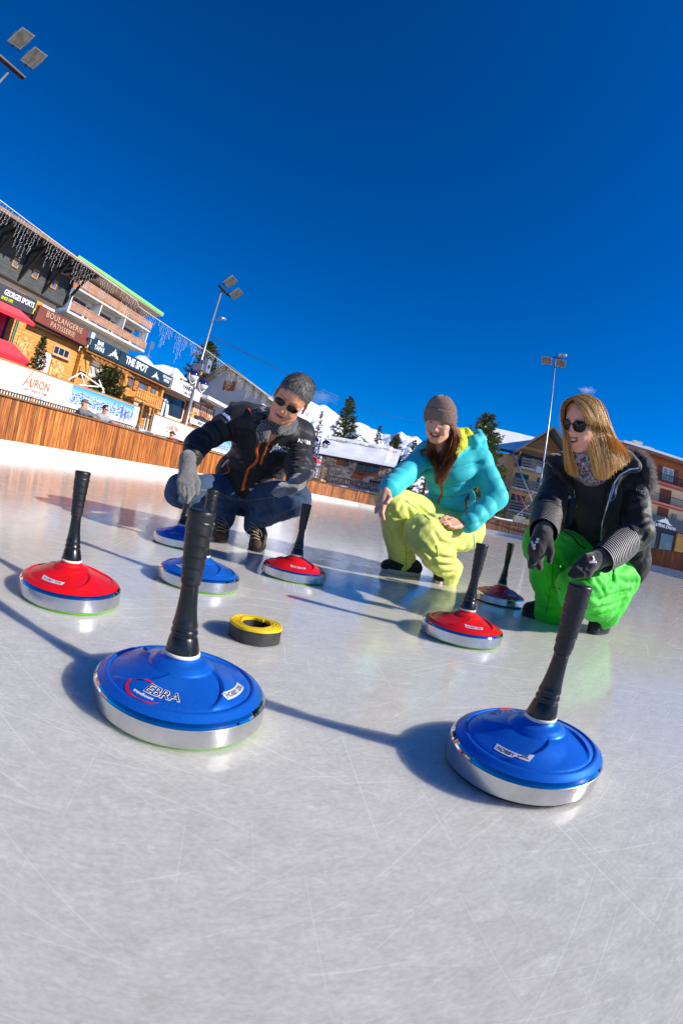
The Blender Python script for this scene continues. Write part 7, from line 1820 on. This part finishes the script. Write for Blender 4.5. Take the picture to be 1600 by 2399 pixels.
    S.limb([vc(262, 1480, 1.75), vc(240, 1560, 1.745), vc(222, 1600, 1.745)], [.018, .013, .006], .008); S.limb([vc(285, 1490, 1.755), vc(262, 1560, 1.765), vc(245, 1600, 1.77)], [.017, .012, .009], .006)
    S.limb([vc(310, 1500, 1.77), vc(290, 1560, 1.775), vc(312, 1608, 1.77)], [.017, .014, .0115], .005); S.limb([vc(385, 1380, 1.765), vc(405, 1460, 1.755), vc(398, 1545, 1.75)], [.022, .0155, .0115], .010)
    S.limb([vc(330, 1480, 1.78), vc(315, 1540, 1.79), vc(325, 1590, 1.785)], [.016, .012, .010], .005)
    g1 = link('glove', S.mesh(.0030, waves(81, .03, .0012), 'glove', .003), GV, p); bg = world_bvh(g1)
    decal('odlo', bg, *vp(258, 1408), -58, .020, g1, WH, bold=.02); decal('S', bg, *vp(290, 1372), -30, .026, g1, WH, bold=.03)
    S = Solid(); w0 = vc(800, 1540, 1.875); S.cone(wL, w0, .042, .036, .02); S.cone(w0, vc(715, 1570, 1.83), .036, .032, .02); S.ell(vc(735, 1565, 1.835), (.042, .026, .034), k=.02)
    for X1, Y1, r1, X2, Y2, r2, X3, Y3, r3 in ((690, 1530, 1.83, 630, 1590, 1.80, 575, 1665, 1.79), (680, 1555, 1.82, 630, 1615, 1.79, 600, 1680, 1.785), (690, 1590, 1.81, 655, 1640, 1.79, 625, 1685, 1.785), (715, 1600, 1.81, 700, 1640, 1.795, 660, 1675, 1.785)):
        S.limb([vc(760, 1560, 1.84), vc(X1, Y1, r1), vc(X2, Y2, r2), vc(X3, Y3, r3)], [.020, .0145, .0130, .0105], .005)
    S.limb([vc(770, 1600, 1.82), vc(740, 1650, 1.80), vc(690, 1670, 1.785)], [.020, .015, .012], .008)
    g2 = link('glove', S.mesh(.0030, waves(82, .03, .0012), 'glove', .003), GV, p); bg = world_bvh(g2)
    decal('odlo', bg, *vp(775, 1555), 0, .020, g2, WH, bold=.02); decal('S', bg, *vp(780, 1525), 0, .024, g2, WH, bold=.03)
    # neck gaiter
    n = N('patterned_neck_gaiter'); c = n.coord('Object'); f = n.noise(c, 26, 6, .75, 2.2); g = n.noise(c, 9, 3)
    n.set(col=n.mix(n.ramp(g, [(.45, (0, 0, 0)), (.6, (.8, .8, .8))]), n.ramp(f, [(.42, (.012, .014, .03)), (.5, (.10, .11, .16)), (.55, (.62, .60, .68)), (.6, (.02, .02, .04))]), n.ramp(f, [(.42, (.02, .02, .04)), (.52, (.45, .20, .24)), (.58, (.6, .5, .55)), (.65, (.02, .02, .04))])), rough=.7, nrm=n.bump(f, .3, .003)); GA = n.m
    S = Solid(); c0 = Mx @ Vector((0, -.088, -.140)); c1 = nb + vz * .02
    for k in range(5):
        t = k / 4; q = c0.lerp(c1, t); S.cone(q - vx * .012, q + vx * .012, .064 + .018 * t, .064 + .018 * t, .004)
    S.cone(c1 - vx * .02, c1 + vx * .02 - UPZ * .02, .082, .082, .01)
    link('neck_gaiter', S.mesh(.0042, waves(83, .035, .0035), 'gaiter', .006), GA, p)
    # hair
    HB = hairm('blonde_highlighted_hair', (.18, .07, .015), (.76, .38, .09), (1.0, .70, .28), .5); HD = hairm('dark_hair_roots', (.03, .014, .008), (.12, .06, .025), (.35, .19, .08), .4); eh = Mx @ Vector((0, -.08, .0)); H = lambda x, y, z: Mx @ Vector((x, y, z))
    S = Solid(); S.ell((0, -.083, .043), (.083, .101, .085), k=.01); S.ell((0, .036, -.022), (.074, .080, .112), k=.012, op='-'); S.cone((-.1, -.03, -.07), (.1, -.03, -.07), .06, k=.01, op='-')
    me = S.mesh(.004, waves(91, .03, .002), 'hair', .003); me.transform(Mx); hr = link('hair', me, HD, p)
    pt = H(.010, .004, .112)
    A = [[H(.010, .010, .106), H(-.042, .021, .072), H(-.070, .006, .03), vc(722, 450, 1.935), vc(755, 580, 1.935), vc(790, 710, 1.95), vc(805, 810, 1.975)],
         [pt, H(-.050, .014, .080), H(-.079, -.025, .02), vc(765, 430, 1.955), vc(800, 590, 1.95), vc(830, 730, 1.965), vc(850, 840, 2.00)],
         [pt, H(-.055, -.015, .095), H(-.086, -.045, .02), vc(830, 420, 1.98), vc(865, 590, 1.965), vc(890, 720, 1.98), vc(900, 820, 2.01)],
         [H(.008, -.04, .126), H(-.06, -.05, .098), H(-.092, -.075, .02), vc(890, 440, 2.01), vc(935, 590, 1.99), vc(960, 690, 2.00), vc(965, 760, 2.03)],
         [H(.0, -.08, .130), H(-.055, -.095, .105), H(-.092, -.115, .02), vc(940, 460, 2.05), vc(1000, 580, 2.04), vc(1030, 660, 2.05), vc(1045, 710, 2.07)],
         [H(.0, -.11, .125), H(-.05, -.14, .09), H(-.075, -.165, .01), vc(970, 480, 2.10), vc(1050, 575, 2.10), vc(1085, 630, 2.11), vc(1100, 670, 2.12)],
         [H(.0, -.14, .110), H(-.02, -.18, .06), H(-.03, -.195, -.04), H(-.03, -.20, -.12), H(-.03, -.20, -.20), H(-.03, -.19, -.24)],
         [H(.02, -.13, .110), H(.04, -.17, .06), H(.05, -.175, -.04), H(.05, -.18, -.12), H(.05, -.18, -.20), H(.05, -.17, -.24)],
         [H(.02, -.08, .125), H(.065, -.10, .09), H(.085, -.11, .0), H(.088, -.11, -.10), H(.085, -.10, -.18), H(.08, -.10, -.23)]]
    B = [[H(.010, .010, .106), H(.044, .020, .072), H(.070, .004, .02), vc(552, 480, 1.925), vc(568, 600, 1.925), vc(600, 700, 1.94), vc(640, 800, 1.965)],
         [pt, H(.052, .014, .080), H(.080, -.020, .02), vc(545, 470, 1.945), vc(560, 600, 1.94), vc(590, 710, 1.95), vc(625, 810, 1.98)],
         [pt, H(.060, -.010, .085), H(.086, -.045, .02), vc(532, 430, 1.98), vc(545, 600, 1.97), vc(560, 700, 1.98), vc(590, 800, 2.00)],
         [pt, H(.062, -.04, .09), H(.088, -.08, .01), H(.088, -.08, -.08), vc(545, 640, 2.03), vc(555, 740, 2.03), vc(575, 780, 2.04)]]
    guide_hair(A, 13000, .0060, .0015, 'hair_length', HB, hr, 11, 18, eh, .26, .009); guide_hair(B, 4200, .0046, .0015, 'hair_length', HB, hr, 12, 18, eh, .24, .008); guide_hair(A, 260, .014, .0013, 'loose_strand', HB, hr, 21, 18, eh, .3, .016); guide_hair(B, 120, .012, .0013, 'loose_strand', HB, hr, 22, 18, eh, .3, .014)
    guide_hair([[p_ if i else p_ for i, p_ in enumerate(g_[:4])] for g_ in A[:7]], 3600, .0040, .0016, 'hair_roots', HD, hr, 13, 10, eh, .5, .003)
    guide_hair([g_[:4] for g_ in B], 1500, .0040, .0016, 'hair_roots', HD, hr, 14, 10, eh, .5, .003)
    # fur rim of the hood behind the shoulder
    FU = hairm('silver_brown_fur', (.12, .07, .05), (.50, .40, .33), (.85, .80, .74), .6); rnd = random.Random(3)
    edge = [vc(1080, 640, 2.22), vc(1150, 645, 2.22), vc(1205, 690, 2.20), vc(1235, 770, 2.20), vc(1235, 870, 2.20)]
    S = Solid(); S.limb(edge, [.020, .028, .032, .030, .018], .02); S.limb([vc(980, 700, 2.30), vc(1080, 720, 2.30), vc(1160, 760, 2.28)], [.06, .07, .06], .04); fb = link('hood', S.mesh(.006, waves(93, .05, .004), 'hood', .005), JB, jk)
    paths = []
    for _ in range(3800):
        x = rnd.random() * (len(edge) - 1); i = min(int(x), len(edge) - 2); q = edge[i].lerp(edge[i + 1], x - i); a = rnd.uniform(-.5, PI * .95); t = x / 4
        out = (vx * math.cos(a * .8 - t * .9 + .4) + vy * math.sin(a * .8 - t * 1.5 + .5) + vz * rnd.uniform(-.6, .6)).normalized(); ln = rnd.uniform(.028, .058) * (1 - .25 * t); dr = vx * .02 - vy * .010
        paths.append([q + out * .012, q + out * (.012 + ln * .4), q + out * (.012 + ln * .75) + dr * .3 * t, q + out * (.012 + ln) + (dr - vy * .012 * t) * .8])
    ribbons(paths, .0020, 'fur_trim', FU, fb, 4)
    return p
W2 = woman_green()
# ================================================================== spectators leaning on the barrier
def spectator(u, v, ez, lean, top_mat, label, hat=None, hairc=None, glasses=False, turn=0.0, chin_hand=False, down=0.0, scarf=None):
    c = L(u, v, ez); F = (-VS * math.cos(turn) + US * math.sin(turn) - UPZ * down).normalized(); U = UPZ
    hm, Mx = head(c, F, U, 1.0, smile=.3, mouth_open=.3, res=.0048)
    nb = c - F * .10 - UPZ * .17; ch = nb - UPZ * .22 - F * .06; pv = L(u + lean * .15, v + .55, .55 + .35)
    side = F.cross(UPZ).normalized(); sR, sL = nb - side * .19 - UPZ * .05, nb + side * .19 - UPZ * .05
    rail = 1.14
    def on_rail(d, back=.06): q = L(u + d, 7.72 + back, rail); return q
    eR, eL = sR - UPZ * .22 + F * .05, sL - UPZ * .22 + F * .05; wR, wL = on_rail(-.10), on_rail(.16)
    if eR.z < rail + .04: eR.z = rail + .04
    if eL.z < rail + .04: eL.z = rail + .04
    if chin_hand: wL = c - UPZ * .13 + F * .03; eL = on_rail(.12, .12)
    p = body_under([([pv, ch, nb], [.12, .12, .06]), ([sR, eR, wR], [.045, .04, .03]), ([sL, eL, wL], [.045, .04, .03]), ([wR, wR - VS * .06], [.032, .02]), ([wL, wL + (UPZ * .06 if chin_hand else -VS * .06)], [.030, .02])], hm, 'person', label, mats=[SKINM], loc=L(u, v, .55))
    p['group'] = 'spectators behind the barrier'
    S = Solid(); S.limb([pv, ch, nb - UPZ * .04], [.19, .17, .09], .06).cone(sR, sL, .085, .085, .06).limb([sR, eR, wR + VS * .03], [.075, .065, .045], .03).limb([sL, eL, wL.lerp(eL, .15)], [.075, .065, .045], .03)
    S.cone(nb - side * .05 - F * .05, nb + side * .05 - F * .05, .06, .06, .04)
    w1 = waves(int(u * 10), .09, .008); link('jacket', S.mesh(.013, w1, 'jacket', .012), top_mat, p)
    if hairc:
        S = Solid(); S.ell((0, -.082, .044), (.082, .100, .086), k=.01); S.ell((0, .024, -.03), (.08, .07, .095), k=.012, op='-'); S.cone((-.1, -.05, -.09), (.1, -.05, -.09), .07, k=.01, op='-')
        me = S.mesh(.006, waves(3, .03, .003), 'hair', .004); me.transform(Mx); link('hair', me, hairc, p)
    if hat:
        S = Solid(); S.ell((0, -.076, .062), (.084, .102, .070), k=.01); S.cone((-.03, .03, .050), (.03, .03, .050), .012, k=.02); S.cone((-.03, .06, .044), (.03, .06, .044), .008, k=.03); S.cone((-.1, -.08, -.02), (.1, -.08, -.02), .055, k=.01, op='-')
        me = S.mesh(.006, None, 'cap', .003); me.transform(Mx); link('cap', me, hat, p)
    if glasses: sunglasses(Mx, p, .052, .034, False)
    return p
GRH = cloth('grey_hoodie', (.34, .34, .36), .8, .3); GRT = cloth('grey_vest', (.16, .17, .19), .7, .3); STR = M('red_striped_jacket', (.30, .035, .03), .7, var=(14, .8)); WHJ = cloth('pale_winter_jacket', (.52, .55, .60), .7, .3); DKH = hairm('dark_short_hair', (.01, .008, .006), (.03, .02, .015), (.08, .05, .03))
spectator(8.5, 8.25, 1.44, 0, GRT, 'man in a cap and grey top resting his chin on one hand', hat=M('khaki_cap', (.12, .09, .06), .8), turn=.75, chin_hand=True, down=.1)
spectator(9.28, 8.2, 1.47, 0, GRH, 'man with sunglasses in a pale grey hoodie with folded hands on the barrier', hairc=DKH, glasses=True, turn=-.1, down=.05)
spectator(11.2, 8.35, 1.20, 0, WHJ, 'hunched person in a pale jacket half hidden behind the barrier', hairc=hairm('fluffy_brown_hair', (.05, .03, .02), (.2, .13, .09), (.4, .3, .22)), turn=.9, down=.5)
spectator(13.15, 8.3, 1.33, 0, STR, 'person in a red striped jacket and dark cap behind the barrier', hat=M('black_cap', (.02, .02, .022), .8), turn=1.1, down=.15)
# carousel-like white frame behind the first banner
b = empty('white_frame_shelter', 'white tubular frame between the two small spruces behind the banner', 'frame', L(12.3, 12.2, .55)); m = MB()
for a, c in (((11.2, 2.45), (13.0, 2.75)), ((11.2, 2.6), (11.8, 3.0)), ((11.8, 3.0), (13.3, 2.75)), ((11.8, 3.0), (12.2, 2.6)), ((12.9, 3.0), (13.4, 2.6)), ((11.2, 2.45), (11.2, .55)), ((13.3, 2.75), (13.3, .55))): m.bar(L(a[0], 12.2, a[1]), L(c[0], 12.2, c[1]), .045)
m.build('tube_frame', WH, b); part('roof_strip', WH, b, (11.3, 13.1, 12.1, 12.17, 2.35, 2.5))
